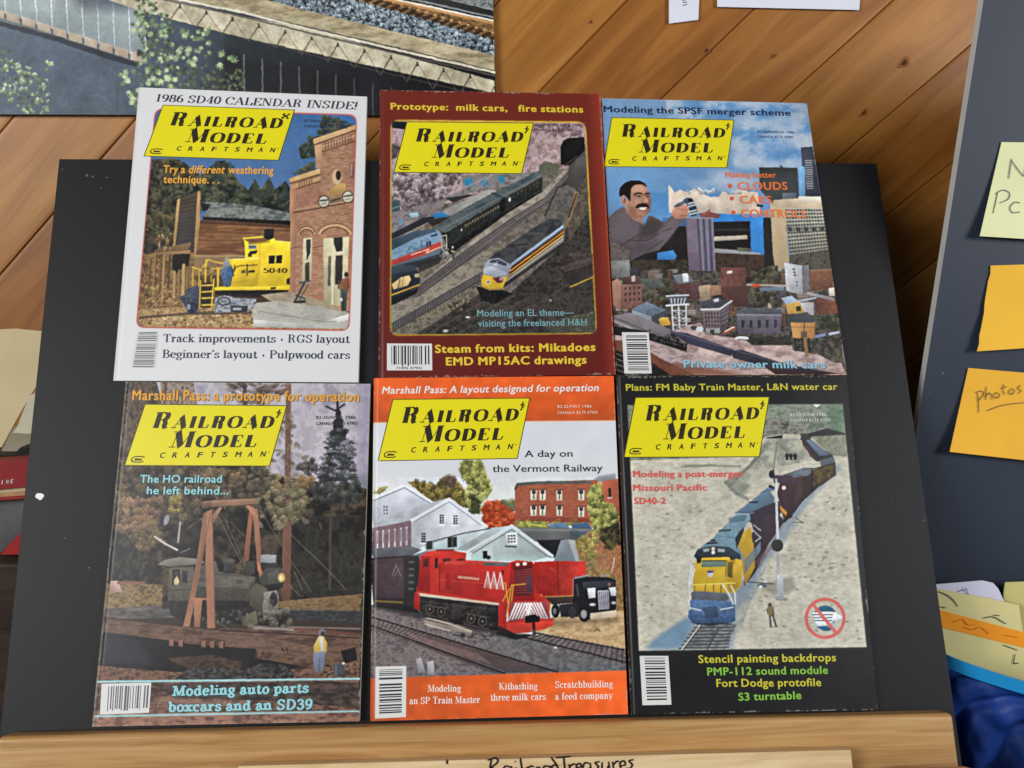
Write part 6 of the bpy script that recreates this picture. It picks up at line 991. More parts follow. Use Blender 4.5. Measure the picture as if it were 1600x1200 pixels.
def art_poster():     # large print: bridge parapet, ballast and ivy
    A = Art(-20, -20, 800, 340, (40, 44, 50), 17); A.V(0, 0, .25)
    full = [(-80, -80), (3200, -80), (3200, 1360), (-80, 1360)]
    A.g(full, (84, 100, 116), (22, 22, 24), 8); A.f([(1300, 250), (3100, 500), (3100, 1300), (1300, 1300)], (18, 18, 20), .8, 60); A.r([(-80, 200), (1400, 250), (1400, 760), (-80, 760)], [(60, 74, 88), (74, 88, 104), (66, 78, 92)], 90, al=.5, soft=60)
    # girder with ribs
    A.f([(-80, -80), (900, -80), (880, 40), (850, 400), (700, 350), (-80, 110)], (96, 106, 106)); A.f([(-80, 110), (380, 235), (700, 340), (860, 390), (860, 420), (690, 375), (370, 265), (-80, 140)], (40, 46, 56))
    for k in range(10):
        x = -70+k*97; y = 70+k*31; t = -80
        A.g([(x, t), (x+88, t), (x+104, y+44), (x+14, y+18)], (156, 166, 162), (122, 134, 136), 90); A.f([(x+88, t), (x+98, t), (x+116, y+50), (x+106, y+44)], (186, 200, 210)); A.f([(x+98, t), (x+112, t), (x+120, y+20), (x+116, y+46)], (52, 62, 76)); A.f([(x+10, y-30), (x+96, y-4), (x+102, y+50), (x+14, y+22)], (162, 148, 128)); A.f([(x-2, y-20), (x+14, y-10), (x+14, y+22), (x, y+16)], (64, 74, 88), .8)
    A.f([(440, -80), (900, -80), (820, 60), (560, 60), (480, 30)], (70, 80, 92), .75, 20)
    # parapet
    k = 1.05
    A.r([(560, -80), (900, -40), (1520, 100), (1900, 175), (3090, 505), (3090, 590), (2990, 560), (1520, 235), (1060, 118), (700, 10)], [(160, 150, 124), (180, 170, 142), (192, 184, 158)], 60, 1)
    A.r([(900, -60), (1440, -60), (1900, 60), (3090, 345), (3090, 440), (1960, 175), (1520, 70), (1000, -20)], [(136, 124, 92), (168, 154, 120), (184, 172, 138)], 34, 4)
    A.l([(960, -35), (1520, 78), (1960, 190), (2560, 330), (3090, 452)], 16, (204, 196, 172)); A.l([(980, -12), (1520, 104), (1960, 212), (2560, 352), (3090, 474)], 11, (92, 86, 72), .9); A.l([(1060, 122), (1520, 240), (2200, 405), (2980, 590)], 7, (70, 66, 58), .8)
    for i in range(13):
        x = 1110+i*165; y = -10+(x-1000)*.242+16; d = (x-1000)*.242
        A.l([(x+10, d+16), (x-52, d+106+i*2)], 8, (84, 78, 66), .9); A.l([(x+20, d+16), (x+104, d+132+i*3)], 5, (110, 102, 84), .7); A.l([(x+12, d+4), (x+14, d+22)], 11, (60, 56, 50))
    # ballast, ties and rails
    A.r([(1450, -60), (2100, -60), (3090, 250), (3090, 345), (1900, 62)], [(34, 40, 46), (84, 98, 108), (140, 154, 162), (170, 180, 184), (60, 70, 78)], 11, 1.2, 1.6, oct=2); A.d([(1600, -40), (2000, -40), (3085, 260), (3085, 335), (1900, 50)], 500, 5, 10, [(160, 174, 180), (36, 42, 48), (120, 132, 140)], 1.5, al=.85)
    A.r([(2000, -60), (2300, -60), (3090, 130), (3090, 250), (2700, 130)], [(60, 44, 26), (110, 82, 48), (140, 106, 64)], 16, 2); 
    for i in range(20): x = 2120+i*52; y = -40+i*15.6; A.f([(x, y-6), (x+52, y-26), (x+72, y-16), (x+16, y+14)], (58, 42, 30)); A.e(x+78, y-22, 9, 6, (196, 140, 84))
    A.f([(2200, -60), (2700, -60), (3090, 40), (3090, 110), (2900, 70)], (48, 46, 46)); A.l([(2240, -40), (2500, 15), (3090, 145)], 18, (176, 130, 76)); A.l([(2250, -52), (2500, 2), (3090, 130)], 9, (232, 226, 206)); A.l([(2560, -10), (3090, 110)], 10, (130, 132, 130)); A.l([(2700, -30), (3090, 62)], 9, (150, 158, 160)); A.r([(2740, -20), (3090, -60), (3090, 60), (2900, 20)], [(70, 76, 76), (140, 146, 144), (100, 104, 100)], 16, 1.3)
    # posts in the dark
    for i in range(9): x = 1524+i*115; y = 340+i*26; A.l([(x, y), (x+3, y+260)], 9, (120, 124, 124), .7-.05*i)
    # ivy
    rs = np.random.RandomState(4)
    def leaf(x, y, r, c, al):
        a0 = rs.rand()*6.28
        for j in range(5):
            a = a0+(j-2)*.62; L = r*(1-.16*abs(j-2)); ex, ey = x+L*math.cos(a), y+L*math.sin(a); w = r*.2
            A.f([(x-w*math.sin(a), y+w*math.cos(a)), (ex, ey), (x+w*math.sin(a), y-w*math.cos(a))], c, al)
        A.e(x, y, r*.3, r*.24, c, al)
    G = [(150, 170, 124), (124, 146, 104), (98, 122, 84), (78, 100, 70), (170, 186, 142)]
    D = [(62, 72, 52), (84, 90, 60), (50, 60, 46), (96, 108, 80)]
    def grow(poly, n, r0, r1, cols, al=.95):
        R = A.mask(A.c(poly)); m, x0, y0, x1, y1 = R; ys, xs = np.nonzero(m)
        for i in rs.randint(0, len(xs), n): leaf((xs[i]+x0)/2/.25-80, (ys[i]+y0)/2/.25-80, r0+rs.rand()*(r1-r0), cols[rs.randint(len(cols))], al)
    grow([(1100, 400), (1520, 430), (1540, 570), (1080, 570)], 120, 16, 30, D, .85)
    grow([(820, -20), (960, -20), (1060, 120), (1080, 200), (1100, 560), (860, 560), (840, 340), (880, 220), (780, 200), (850, 130)], 150, 18, 34, D+[(90, 108, 92)], .85); grow([(860, 20), (960, 0), (1060, 120), (1100, 300), (1150, 400), (1100, 540), (880, 540), (860, 350), (900, 240), (830, 190), (860, 130)], 90, 20, 40, G)
    grow([(1140, 180), (1330, 170), (1330, 320), (1240, 420), (1060, 400), (1150, 260)], 36, 22, 42, G); grow([(1340, 350), (1450, 330), (1460, 390), (1350, 410)], 5, 36, 50, G); grow([(750, 430), (830, 440), (810, 560), (740, 540)], 6, 30, 46, G); grow([(800, 540), (880, 560), (870, 720), (810, 720)], 8, 26, 44, G)
    grow([(-60, 280), (60, 290), (100, 420), (230, 470), (300, 560), (310, 700), (160, 720), (-60, 560)], 70, 16, 30, D+[(80, 100, 96)], .7); grow([(-60, 280), (60, 290), (100, 420), (200, 420), (300, 560), (310, 700), (160, 700), (40, 600), (-60, 560)], 64, 14, 30, G, .9); grow([(280, 370), (330, 360), (310, 430), (280, 430)], 4, 22, 34, G)
    A.d([(-60, 280), (300, 480), (310, 710), (150, 710), (-60, 540)], 60, 6, 13, G, 1.7, al=.8)
    A.l([(540, 590), (640, 600), (700, 660)], 5, (96, 108, 118), .5); A.l([(735, 540), (733, 700)], 4, (40, 46, 54), .6)
    return A.done(1, [(-80, -80), (3200, -80), (3200, 1300), (-80, 1300)], 1.0, 4)
# ================================================================ the setting: table and plank wall
TZ = -.036                                       # height of the table top
tm = wood_mat('table_wood', (40, 30, 24), (58, 44, 34), (74, 58, 44), stretch=(1.5, 14, 14), scale=6, rough=.45)
v, f = slab([(-1.4, -.36, TZ), (1.4, -.36, TZ), (1.4, WALL_Y-.002, TZ), (-1.4, WALL_Y-.002, TZ)], (0, 0, -.03))
tag(bevel(mesh_obj('table_top', v, f, tm), .004), 'dark brown wooden table top under the board and the bags', 'table', kind='structure')

def plank_wall():
    seams = [((839, 147), (970, 10), 45.2), ((1033, 152), (1185, 10), 43.6), ((1219, 160), (1398, 0), 42.2), ((1301, 252), (1511, 79), 40.8), ((1390, 325), (1495, 257), 39.2), ((160, 244), (210, 187), 46.5)]
    L = []
    for a, b, ang in seams:
        q = (on_y(a[0], a[1], WALL_Y)[0]+on_y(b[0], b[1], WALL_Y)[0])/2; L.append((q[[0, 2]], ang))
    A0, L0 = L[0], L[5]; lines = []
    sh = lambda ln, k, ang: (ln[0]+np.array([k*.125, 0]), ang)
    for k in (-5, -4, -3, -2, -1): lines.append(sh(L0, k, 46.5-k*.15))
    lines.append(L0)
    for k in (1, 2): lines.append(((L0[0]*(3-k)+A0[0]*k)/3, 46))
    lines += L[:5]
    for k in range(1, 9): lines.append(sh(L[4], k, 39.2-.2*k))
    rs = np.random.RandomState(8); Vs, Fs, UVs, MI = [], [], [], []
    for i in range(len(lines)-1):
        (p, a), (q, b) = lines[i], lines[i+1]
        da = np.array([math.cos(math.radians(a)), math.sin(math.radians(a))]); db = np.array([math.cos(math.radians(b)), math.sin(math.radians(b))])
        q = p+da*0+(q-p); q = q+db*((p-q)@db)          # level the ends
        nrm = np.array([da[1], -da[0]])
        prof = [(0, .003), (.0003, .0014), (.0012, .0002), (.004, 0), (.5, 0), (-.004, 0), (-.0012, .0002), (-.0003, .0014), (-.0000001, .003)]
        n0 = len(Vs); ou, ov = rs.rand()*40, rs.rand()*40; dep = rs.rand()*.0006
        ns = 2
        for s in (-1.5, 1.5):
            A = p+da*s; Bq = q+db*s; wd = np.linalg.norm(Bq-A); e = (Bq-A)/wd
            for t, d in prof:
                x = wd*.5 if t == .5 else (t if t > 0 else wd+t)
                P = A+e*x; Vs.append((P[0], WALL_Y+d+dep, P[1])); UVs.append((ou+s, ov+x))
        m = len(prof)
        for j in range(m-1): Fs.append([n0+j, n0+j+1, n0+m+j+1, n0+m+j]); MI.append(i % 3 if 0 < j < 7 else 3)
    n0 = len(Vs); Vs += [(-2.2, WALL_Y+.006, -.9), (2.2, WALL_Y+.006, -.9), (2.2, WALL_Y+.006, 2), (-2.2, WALL_Y+.006, 2)]; UVs += [(0, 0)]*4; Fs.append([n0, n0+1, n0+2, n0+3]); MI.append(3)  # unseen backing sheet, added to stop light leaking through the seams
    mats = [wood_mat('pine_plank_a', (134, 82, 31), (156, 101, 44), (175, 119, 56), 'UV', (1.1, 9, 1), 4, .4), wood_mat('pine_plank_b', (142, 90, 35), (164, 109, 48), (184, 129, 62), 'UV', (.9, 8, 1), 4, .4), wood_mat('pine_plank_c', (124, 75, 27), (146, 91, 37), (166, 110, 49), 'UV', (1.2, 10, 1), 4, .4)]
    kn = mat('pine_knot', (82, 46, 20), .8, .15)
    mats += [kn, mat('knot_halo', (138, 88, 42), .6, .25)]
    for px, py, r, asp in ((1104, 79, 3, 1.6), (1413, 98, 4.5, 1.5), (1209, 87, 1.6, 2.2), (1350, 176, 2.6, 2.2), (923, 34, 1.6, 1.5)):
        for lay_, mi_ in ((0, 4), (1, 3)):
          c = on_y(px, py, WALL_Y-.0003-.0003*lay_)[0]; n0 = len(Vs); k = 14; R = r/1400*(1.5-.75*lay_)
          for j in range(k):
              t = 2*math.pi*j/k; w_ = 1+.18*math.sin(3*t+px); ax, az = R*asp*math.cos(t)*w_, R*math.sin(t)*w_; ca, sa = math.cos(.75), math.sin(.75)
              Vs.append((c[0]+ax*ca-az*sa, c[1], c[2]+ax*sa+az*ca)); UVs.append((0, 0))
          Fs.append(list(range(n0, n0+k))); MI.append(mi_)
    o = mesh_obj('plank_wall', Vs, Fs, mats, mi=MI, org=(0, WALL_Y, .5))
    uv = o.data.uv_layers.new(name='UVMap'); li = np.zeros(len(o.data.loops), np.int32); o.data.loops.foreach_get('vertex_index', li)
    uv.data.foreach_set('uv', np.array(UVs, np.float32)[li].ravel())
    return tag(o, 'wall of varnished pine planks laid on the diagonal behind everything', 'wall', kind='structure')
plank_wall()

# ================================================================ things on the wall
def sheet_on_y(name, pts, y, th, m, label, cat, **k):
    P = np.vstack([on_y(a, b, y) for a, b in pts]); v, f = slab(P, (0, th, 0))
    return tag(mesh_obj(name, v, f, m), label, cat, **k)
PRINT = print_mat('printed_cover', .38, .30, .06)
def poster():
    y = WALL_Y-.007; A = art_poster(); nx, ny = 860, 214
    s, t = np.meshgrid(np.linspace(0, 1, nx), np.linspace(0, 1, ny)); s, t = s.ravel(), t.ravel()
    l = np.array((-12, -12.)); r = np.array((769.5, -12.)); bl = np.array((-12, 178.6)); br = np.array((776, 181.))
    q = np.outer((1-s)*(1-t), l)+np.outer(s*(1-t), r)+np.outer((1-s)*t, bl)+np.outer(s*t, br)
    P = on_y(q[:, 0], q[:, 1], y); c = lin(A.sample(q[:, 0], q[:, 1]))*KP
    root = empty('poster', on_y(380, 181, WALL_Y)[0], 'large dark print of a railway bridge with ballast and ivy on the plank wall', 'poster')
    grid_obj('print', P, nx, ny, print_mat('poster_print', .46, .2, .04), root, np.c_[c, np.ones(len(c))], False)
    v, f = slab(np.vstack([on_y(*l, y+.0006), on_y(*bl, y+.0006), on_y(*br, y+.0006), on_y(*r, y+.0006)]), (0, .0055, 0))
    mesh_obj('backing_board', v, f, mat('backing_card', (60, 58, 56), .7), root)
KP = 1.2
poster()
paper = mat('white_paper', (222, 226, 236), .7, .3, .03, 30)
def ink(rgb, rough=.4): return mat('ink_%d_%d_%d' % tuple(int(c) for c in rgb), rgb, rough, .35)
def pen(parent, name, strokes, plane, m, wd, label=None):
    """handwriting: pen strokes as thin ribbons lying on the paper"""
    P = []
    for s in strokes:
        s = _sp(s, 4) if len(s) > 2 else s; n = len(s)
        w_ = wd*(.75+.35*np.sin(np.linspace(.4, 2.7, n))); P += ribbon2(s, w_)
    v, f = union2(P); o = mesh_obj(name, plane(v[:, 0], v[:, 1]), f, m, parent)
    if label: tag(o, label)
    return o
yp = WALL_Y-.003
o = sheet_on_y('paper_strip', [(1045.2, -14), (1045.4, 36.8), (1091.2, 30.8), (1093, -14)], yp, .0006, paper, 'narrow white paper strip hanging at the top beside a wider white card', 'paper')
pen(o, 'writing', [[(1066, .6), (1072, -.6)], [(1067, 4), (1070, 3.2), (1073, 3.4)], [(1066.6, 8.2), (1070.5, 7.6), (1073.6, 6)]], lambda a, b: on_y(a, b, yp-.0003), ink((60, 64, 80)), 1.2)
sheet_on_y('paper_card', [(1120.6, -14), (1120.8, 10.6), (1342.5, 15.6), (1345, -14)], yp, .0008, paper, 'wide white card at the top edge on the plank wall', 'card')

# ================================================================ the two boards and the ledge
board_m = mat('black_foam_board', (20, 20, 22), .55, .28, .12, 9, .10, 900, dust=.3)
Q = [B(-.3916, .2075, 0), B(-.3880, -.398, 0), B(.3775, -.398, 0), B(.3712, .2082, 0)]
v, f = slab(Q, -NN*.005)
tag(bevel(mesh_obj('display_board', v, f, board_m), .0008), 'large black foam board leaning back on the wooden ledge, carrying the magazines', 'board')
c0 = on_board(62, 776, .0006)[0]; k = [(62+a, 776+b) for a, b in ((-7, -1), (-5, -4.5), (-1, -5.5), (3, -5), (6.5, -3), (6, 1), (4, 2), (3, 4.5), (0, 5.5), (-3, 3), (-6, 2))]
v, f = slab(np.vstack([on_board(a, b, .0008) for a, b in k]), -NN*.0007)
tag(mesh_obj('paper_scrap', v, f, mat('scrap_white', (232, 236, 238), .7)), 'tiny white torn scrap stuck on the black board left of the magazines', 'scrap')

YB = .012
bm2 = mat('slate_foam_board', (46, 54, 67), .5, .3, .10, 8, .08, 900, dust=.3); edge_m = mat('foam_edge', (176, 176, 172), .8, .2, .06, 60)
fr = [(1539, -14), (1443.5, 600), (1392, 930), (1362, 1125), (2450, 1125), (2450, -14)]  # unseen right part widened to keep side light off the wall between the boards
P = np.vstack([on_y(a, b, YB) for a, b in fr]); v, f = slab(P, (0, .008, 0))
tag(mesh_obj('notice_board', v, f, [bm2, edge_m], mi=[0, 0]+[1]*6), 'upright slate-grey board with a pale edge at the right, holding the sticky notes', 'board')
def sticky(name, pts, rgb, label, lift, strokes=None, wd=1.4, pen_rgb=(70, 70, 66), al=None):
    """paper square pinned at its top, lower edge lifting off the board"""
    nx, ny = 9, 12; tl, tr, br, bl = [np.array(p, float) for p in pts]; rs = np.random.RandomState(int(tl[1]))
    jag = rs.rand(ny)*2.4-1.2 if al else np.zeros(ny)
    def lf(t): return YB-.0012-lift*np.asarray(t)**2.2
    G = []
    for j in range(ny):
        t = j/(ny-1)
        for i in range(nx):
            s = i/(nx-1); p = (tl*(1-s)+tr*s)*(1-t)+(bl*(1-s)+br*s)*t
            if i == 0: p = p+(jag[j], 0)
            G.append(on_y(p[0], p[1], float(lf(t)+.0012*(-math.cos(s*3)*t*.5)))[0])
    G = np.array(G); Bk = G+np.array([0, .0004, 0]); n = len(G); F = [list(q) for q in grid_faces(nx, ny)]; F += [[a+n for a in q[::-1]] for q in F[:]]
    o = mesh_obj(name, np.vstack([G, Bk]), F, mat('sticky_%d' % rgb[2], rgb, .75, .25, .04, 25), smooth=True); tag(o, label, 'sticky note')
    if strokes:
        def pl(a, b):
            t = np.clip((np.asarray(b)-tl[1])/(bl[1]-tl[1]), 0, 1); return np.vstack([on_y(x, y, float(lf(q))-.0008) for x, y, q in zip(a, b, t)])
        pen(o, 'writing', strokes, pl, ink(pen_rgb), wd)
    return o
sticky('sticky_note', [(1565, 222), (1712, 224), (1695, 379), (1531, 369)], (226, 228, 176), 'pale yellow sticky note with large pencil writing, highest on the slate board', .006,
       [[(1576, 279), (1578, 264), (1580.5, 248)], [(1580, 250), (1590, 264), (1600, 276)], [(1600, 276), (1603, 262), (1605, 246)], [(1551.5, 333), (1555, 318), (1558.5, 301)], [(1555, 303), (1566, 297), (1577, 301), (1575, 311), (1562, 317)], [(1594, 317), (1585, 316), (1578, 324), (1582, 332), (1594, 331)]], 1.5)
sticky('sticky_note', [(1549, 415), (1700, 410), (1690, 538), (1527, 549)], (240, 186, 58), 'blank orange sticky note with a torn left edge, between the other two notes', .005, al=1)
sticky('sticky_note', [(1513, 575), (1665, 588), (1645, 724), (1484, 706)], (238, 180, 56), 'orange sticky note with an underlined word, lowest on the slate board', .007,
       [[(1527, 613), (1528.5, 628), (1529, 645)], [(1524, 613), (1534, 611), (1536, 617), (1529, 626)], [(1541, 604), (1540, 615), (1540, 625)], [(1540, 621), (1545, 614), (1549, 617), (1550, 624)], [(1556, 613), (1553, 618), (1557, 622), (1562, 617), (1557, 613)], [(1568, 600), (1567, 610), (1570, 617)], [(1564, 607), (1573, 604)], [(1579, 608), (1576, 613), (1581, 616), (1585, 610), (1580, 607)], [(1595, 602), (1590, 606), (1595, 610), (1591, 615)], [(1542, 642), (1560, 635), (1580, 631), (1602, 629)]], 1.3, (96, 84, 60))

pine = wood_mat('ledge_pine', (150, 106, 58), (176, 134, 82), (192, 154, 104), stretch=(1.3, 26, 26), scale=5, rough=.45)
a_ = math.radians(-.48)
def Bl(u, v, n): return O0+U*(u*math.cos(a_)-(v)*math.sin(a_))+VV*(u*math.sin(a_)+v*math.cos(a_)-.2821)+NN*n
v, f = box_pts(-.3795, .3630, -.118, .0005, .0006, .021, Bl)
tag(bevel(mesh_obj('wooden_ledge', v, f, pine), .004, 4), 'plain pine ledge along the bottom, holding the board and the lower magazines', 'ledge')
pale = wood_mat('pale_stick', (196, 166, 118), (214, 186, 140), (226, 202, 160), stretch=(1.6, 20, 20), scale=6, rough=.55)
def Bs(u, v, n): return O0+U*(u*math.cos(a_)-(v)*math.sin(a_))+VV*(u*math.sin(a_)+v*math.cos(a_)-.3002)+NN*n
sb = [on_board(a, b, .034)[0] for a, b in ((372, 1197), (1330, 1171.5))]
ul, ur = (sb[0]-O0)@U, (sb[1]-O0)@U; vl, vr = (sb[0]-O0)@VV, (sb[1]-O0)@VV
P = [O0+U*u+VV*vv+NN*n for n in (.0216, .034) for u, vv in ((ul, vl-.03), (ur, vr-.03), (ul, vl), (ur, vr))]
stick = bevel(mesh_obj('sign_stick', P, [[0, 2, 3, 1], [4, 5, 7, 6], [0, 1, 5, 4], [2, 6, 7, 3], [0, 4, 6, 2], [1, 3, 7, 5]], pale), .0008)
tag(stick, 'pale wooden stick lettered in black marker in front of the pine ledge', 'sign')
hw = [[(765.5, 1212), (766, 1198), (768, 1186)], [(762, 1188), (774, 1184), (778, 1190), (768, 1199)], [(768, 1199), (776, 1205), (784, 1211)], [(798, 1199), (790, 1197), (786, 1204), (792, 1211), (799, 1206)], [(799, 1197), (801, 1210)], [(806, 1199), (808, 1211)], [(804.5, 1189.6), (806, 1190.4)], [(813, 1184), (815, 1198), (818, 1211)], [(823, 1198), (825, 1211)], [(824, 1202), (829, 1197), (834, 1198)], [(840, 1198), (836, 1204), (841, 1210), (847, 1204), (841, 1198)], [(858, 1198), (851, 1197), (849, 1204), (854, 1210), (859, 1204)], [(859, 1196), (861, 1209)], [(872, 1196), (864, 1196), (862, 1204), (868, 1209), (872, 1202)], [(861, 1183), (866, 1190), (871, 1198), (874, 1209)],
      [(868, 1184), (880, 1183), (892, 1181.6)], [(881, 1183), (882, 1196), (884, 1208)], [(889, 1194), (891, 1207)], [(890, 1199), (895, 1194), (899, 1194.6)], [(901, 1200), (908, 1198), (906, 1193), (901, 1196), (902, 1205), (909, 1205)], [(921, 1193), (914, 1192), (911, 1200), (917, 1206), (922, 1199)], [(922, 1192), (924, 1205)], [(937, 1190), (930, 1192), (935, 1198), (931, 1204), (926, 1203)], [(941, 1191), (941, 1202), (947, 1204), (951, 1196)], [(951, 1190), (953, 1204)], [(957, 1190), (959, 1203)], [(958, 1196), (963, 1190), (967, 1190)], [(969, 1197), (977, 1195), (975, 1189), (969, 1192), (971, 1202), (978, 1201)], [(990, 1187), (983, 1189), (988, 1195), (984, 1201), (979, 1200)], [(699, 1187), (698.4, 1190), (699, 1194)]]
pen(stick, 'writing', hw, lambda a, b: on_board(a, b, .0344), ink((24, 20, 22)), 2.7)
v, f = slab(np.vstack([on_y(a, b, -.17) for a, b in ((1332, 1197.5), (1332, 1260), (1540, 1260), (1530, 1201), (1505, 1194.5))]), (0, -.02, 0))
tag(bevel(mesh_obj('wooden_rail', v, f, wood_mat('rail_wood', (150, 98, 60), (176, 124, 84), (192, 146, 106), stretch=(2, 16, 16), scale=6)), .003), 'sliver of reddish wooden rail below the right end of the ledge', 'rail')
# ================================================================ the magazines
K = 1.0
def homog(c):
    """pixel quad (tl, tr, br, bl) -> unit square"""
    A, b = [], []
    for (x, y), (s, t) in zip(c, ((0, 0), (1, 0), (1, 1), (0, 1))):
        A += [[x, y, 1, 0, 0, 0, -s*x, -s*y], [0, 0, 0, x, y, 1, -t*x, -t*y]]; b += [s, t]
    return np.append(np.linalg.solve(np.array(A, float), np.array(b, float)), 1).reshape(3, 3)
class Mag:
    def __init__(s, corners, art, label, h=.0056, bulge=.0016, spine=(190, 186, 176), page=(206, 202, 188), lean=0, roll=.5, group='magazines on the black board', wear=None):
        s.c = [np.array(p, float) for p in corners]; s.h, s.b, s.lean, s.roll = h, bulge, lean, roll
        s.H = homog(s.c); s.A = art; tl, tr, br, bl = s.c
        base = on_board(*((bl+br)/2), 0)[0]
        s.root = empty('magazine', base, label, 'magazine', group)
        nx = int(np.linalg.norm(br-bl)*1.12); ny = int(np.linalg.norm(bl-tl)*1.05)
        u, t = np.meshgrid(np.linspace(0, 1, nx), np.linspace(0, 1, ny)); u, t = u.ravel(), t.ravel()
        q = np.outer((1-u)*(1-t), tl)+np.outer(u*(1-t), tr)+np.outer((1-u)*t, bl)+np.outer(u*t, br)
        P = s.surf(q[:, 0], q[:, 1]); c = lin(art.sample(q[:, 0], q[:, 1]))*K
        rs = np.random.RandomState(int(tl[0])); ed = np.minimum(np.minimum(u, 1-u)*nx, np.minimum(t, 1-t)*ny); wz = np.zeros(len(u))
        for sc in (4, 31): wz += (_vnoise(ny, nx, sc, sc, rs).ravel()-.5)*1.4          # rubbed edges where the ink has worn off
        wk = np.clip((wz-.12-ed*.30)*1.6, 0, .30)[:, None]; c = c*(1-wk)+np.array(lin((206, 198, 182)))*wk
        s.cover = grid_obj('cover', P, nx, ny, PRINT, s.root, np.c_[c, np.ones(len(c))], True, flip=True)
        # page block under the cover
        ring = []; n = 24
        for a, b_ in ((tl, tr), (tr, br), (br, bl), (bl, tl)):
            for k in range(n): ring.append(a+(b_-a)*k/n)
        ring = np.array(ring); top = s.surf(ring[:, 0], ring[:, 1], -.00005); m = len(ring)
        foot = top-NN*((top-O0)@NN)[:, None]+NN*.0004
        v = np.vstack([top, foot]); f = [[i, (i+1) % m, (i+1) % m+m, i+m] for i in range(m)]+[list(range(m, 2*m))]
        mesh_obj('page_block', v, f, [mat('pages_%d' % page[0], page, .85, .2, .08, 200), mat('spine_%d_%d' % (spine[0], spine[2]), spine, .5, .3)], s.root, mi=[1 if i >= 3*n else 0 for i in range(m)]+[0])
    def st(s, px, py):
        q = np.stack([px, py, np.ones_like(px)])*1.0; r = s.H@q; return r[0]/r[2], r[1]/r[2]
    def surf(s, px, py, d=0.0):
        px = np.asarray(px, float); py = np.asarray(py, float); u, t = s.st(px, py); u = np.clip(u, 0, 1); t = np.clip(t, 0, 1)
        b = s.b*np.sin(np.pi*np.clip(u*.92+.04, 0, 1))*(.75+.25*np.sin(np.pi*t))+.00025*np.sin(7*u+3*t+s.c[0][0])*np.sin(5*t+2*u)
        roll = s.h*s.roll*np.clip(1-u/.022, 0, 1)**2          # the fold at the spine
        return on_board(px, py, s.h+b-roll+s.lean*(1-t)**2+d)
    def up(s, p):
        tl, tr, br, bl = s.c; u, _ = s.st(*[np.array([x]) for x in p]); u = float(u[0])
        a = (tl-bl)/np.linalg.norm(tl-bl)*(1-u)+(tr-br)/np.linalg.norm(tr-br)*u; return a/np.linalg.norm(a)
    def put(s, name, items, m, d=.00026, parent=None, label=None):
        V, F, n = [], [], 0
        for v, f in items: V.append(v); F += [[a+n for a in q] for q in f]; n += len(v)
        V = np.vstack(V); o = mesh_obj(name, s.surf(V[:, 0], V[:, 1], d), F, m, parent or s.root)
        if label: tag(o, label)
        return o
    def set(s, g, p0, p1, cap, shear=0.0):
        """set a line of lettering from p0 to p1 along its baseline"""
        v, f = g; p0, p1 = np.array(p0, float), np.array(p1, float); v = np.array(v); up = s.up((p0+p1)/2); d = (p1-p0)/np.linalg.norm(p1-p0)
        x = v[:, 0]+shear*v[:, 1]*0; x = (x-x.min())/(x.max()-x.min())
        return p0+np.outer(x, p1-p0)+np.outer(v[:, 1]*cap, up)+np.outer(shear*v[:, 1]*cap, d), f
    def head(s, lines, rgb, bold=.02, shear=0, style='sans', T=.17, t=.06, shadow=None, name='headline', sh=(.8, .8)):
        it = []
        for txt, p0, p1, cap in lines:
            it.append(s.set(sans(txt, bold) if style == 'sans' else serif(txt, T, t), p0, p1, cap, shear))
        if shadow: 
            o = s.put(name, it, ink(rgb), .00034)
            s.put('drop_shadow', [(v+np.array(sh), f) for v, f in it], ink(shadow), .00018, o); return o
        return s.put(name, it, ink(rgb))
    def banner(s, q, mark='t'):
        tl, tr, br, bl = [np.array(p, float) for p in q]
        W = lambda u, v: np.outer((1-u)*(1-v), tl)+np.outer(u*(1-v), tr)+np.outer((1-u)*v, bl)+np.outer(u*v, br)
        nx, ny = 26, 14; u, v = [a.ravel() for a in np.meshgrid(np.linspace(0, 1, nx), np.linspace(0, 1, ny))]
        p = W(u, v); b = grid_obj('title_banner', s.surf(p[:, 0], p[:, 1], .00014), nx, ny, mat('banner_yellow', (226, 214, 22), .4, .35, .02, 60), s.root, smooth=True, flip=True)
        e = .007; us = np.linspace(-e, 1+e, 24); ed = W(np.r_[us, np.full(12, 1+e), us[::-1], np.full(12, -e)], np.r_[np.full(24, -e*2), np.linspace(-e*2, 1+2*e, 12), np.full(24, 1+2*e), np.linspace(1+2*e, -2*e, 12)])
        p2 = W(-e+(1+2*e)*u, -2*e+(1+4*e)*v); grid_obj('banner_rim', s.surf(p2[:, 0], p2[:, 1], .00007), nx, ny, ink((70, 62, 16)), b, smooth=True, flip=True)
        def ln(g, u0, u1, v0, v1, cap):
            vv, f = g; x = (vv[:, 0]-vv[:, 0].min())/(vv[:, 0].max()-vv[:, 0].min()); return W(u0+(u1-u0)*x, v0+(v1-v0)*x-cap*vv[:, 1]), f
        it = [ln(serif('Railroad', .52, .055, .75, .0, 2.1), .098, .948, .386, .366, .262), ln(serif('Model', .52, .055, .75, .0, 2.1), .262, .868, .706, .686, .266)]
        for k, ch in enumerate('CRAFTSMAN'):
            c = .236+k*.0875; it.append(ln(sans(ch, .035), c-.017, c+.017+(.006 if ch == 'M' else 0), .878-k*.0037, .878-k*.0037, .092))
        it.append(ln(sans('o', .02), .967, .978, .785, .785, .03))
        br_ink = ink((44, 34, 22)); s.put('lettering', it, br_ink, .00026, b)
        # oval emblem at the lower left, small figure at the upper right
        E = []; c = np.array((.078, .905)); tt = np.radians(np.linspace(40, 320, 26)); pts = np.c_[c[0]+.046*np.sign(np.cos(tt))*np.abs(np.cos(tt))**.6, c[1]+.047*np.sign(np.sin(tt))*np.abs(np.sin(tt))**.8]
        E += ribbon2(pts*(1, .43), .0075)
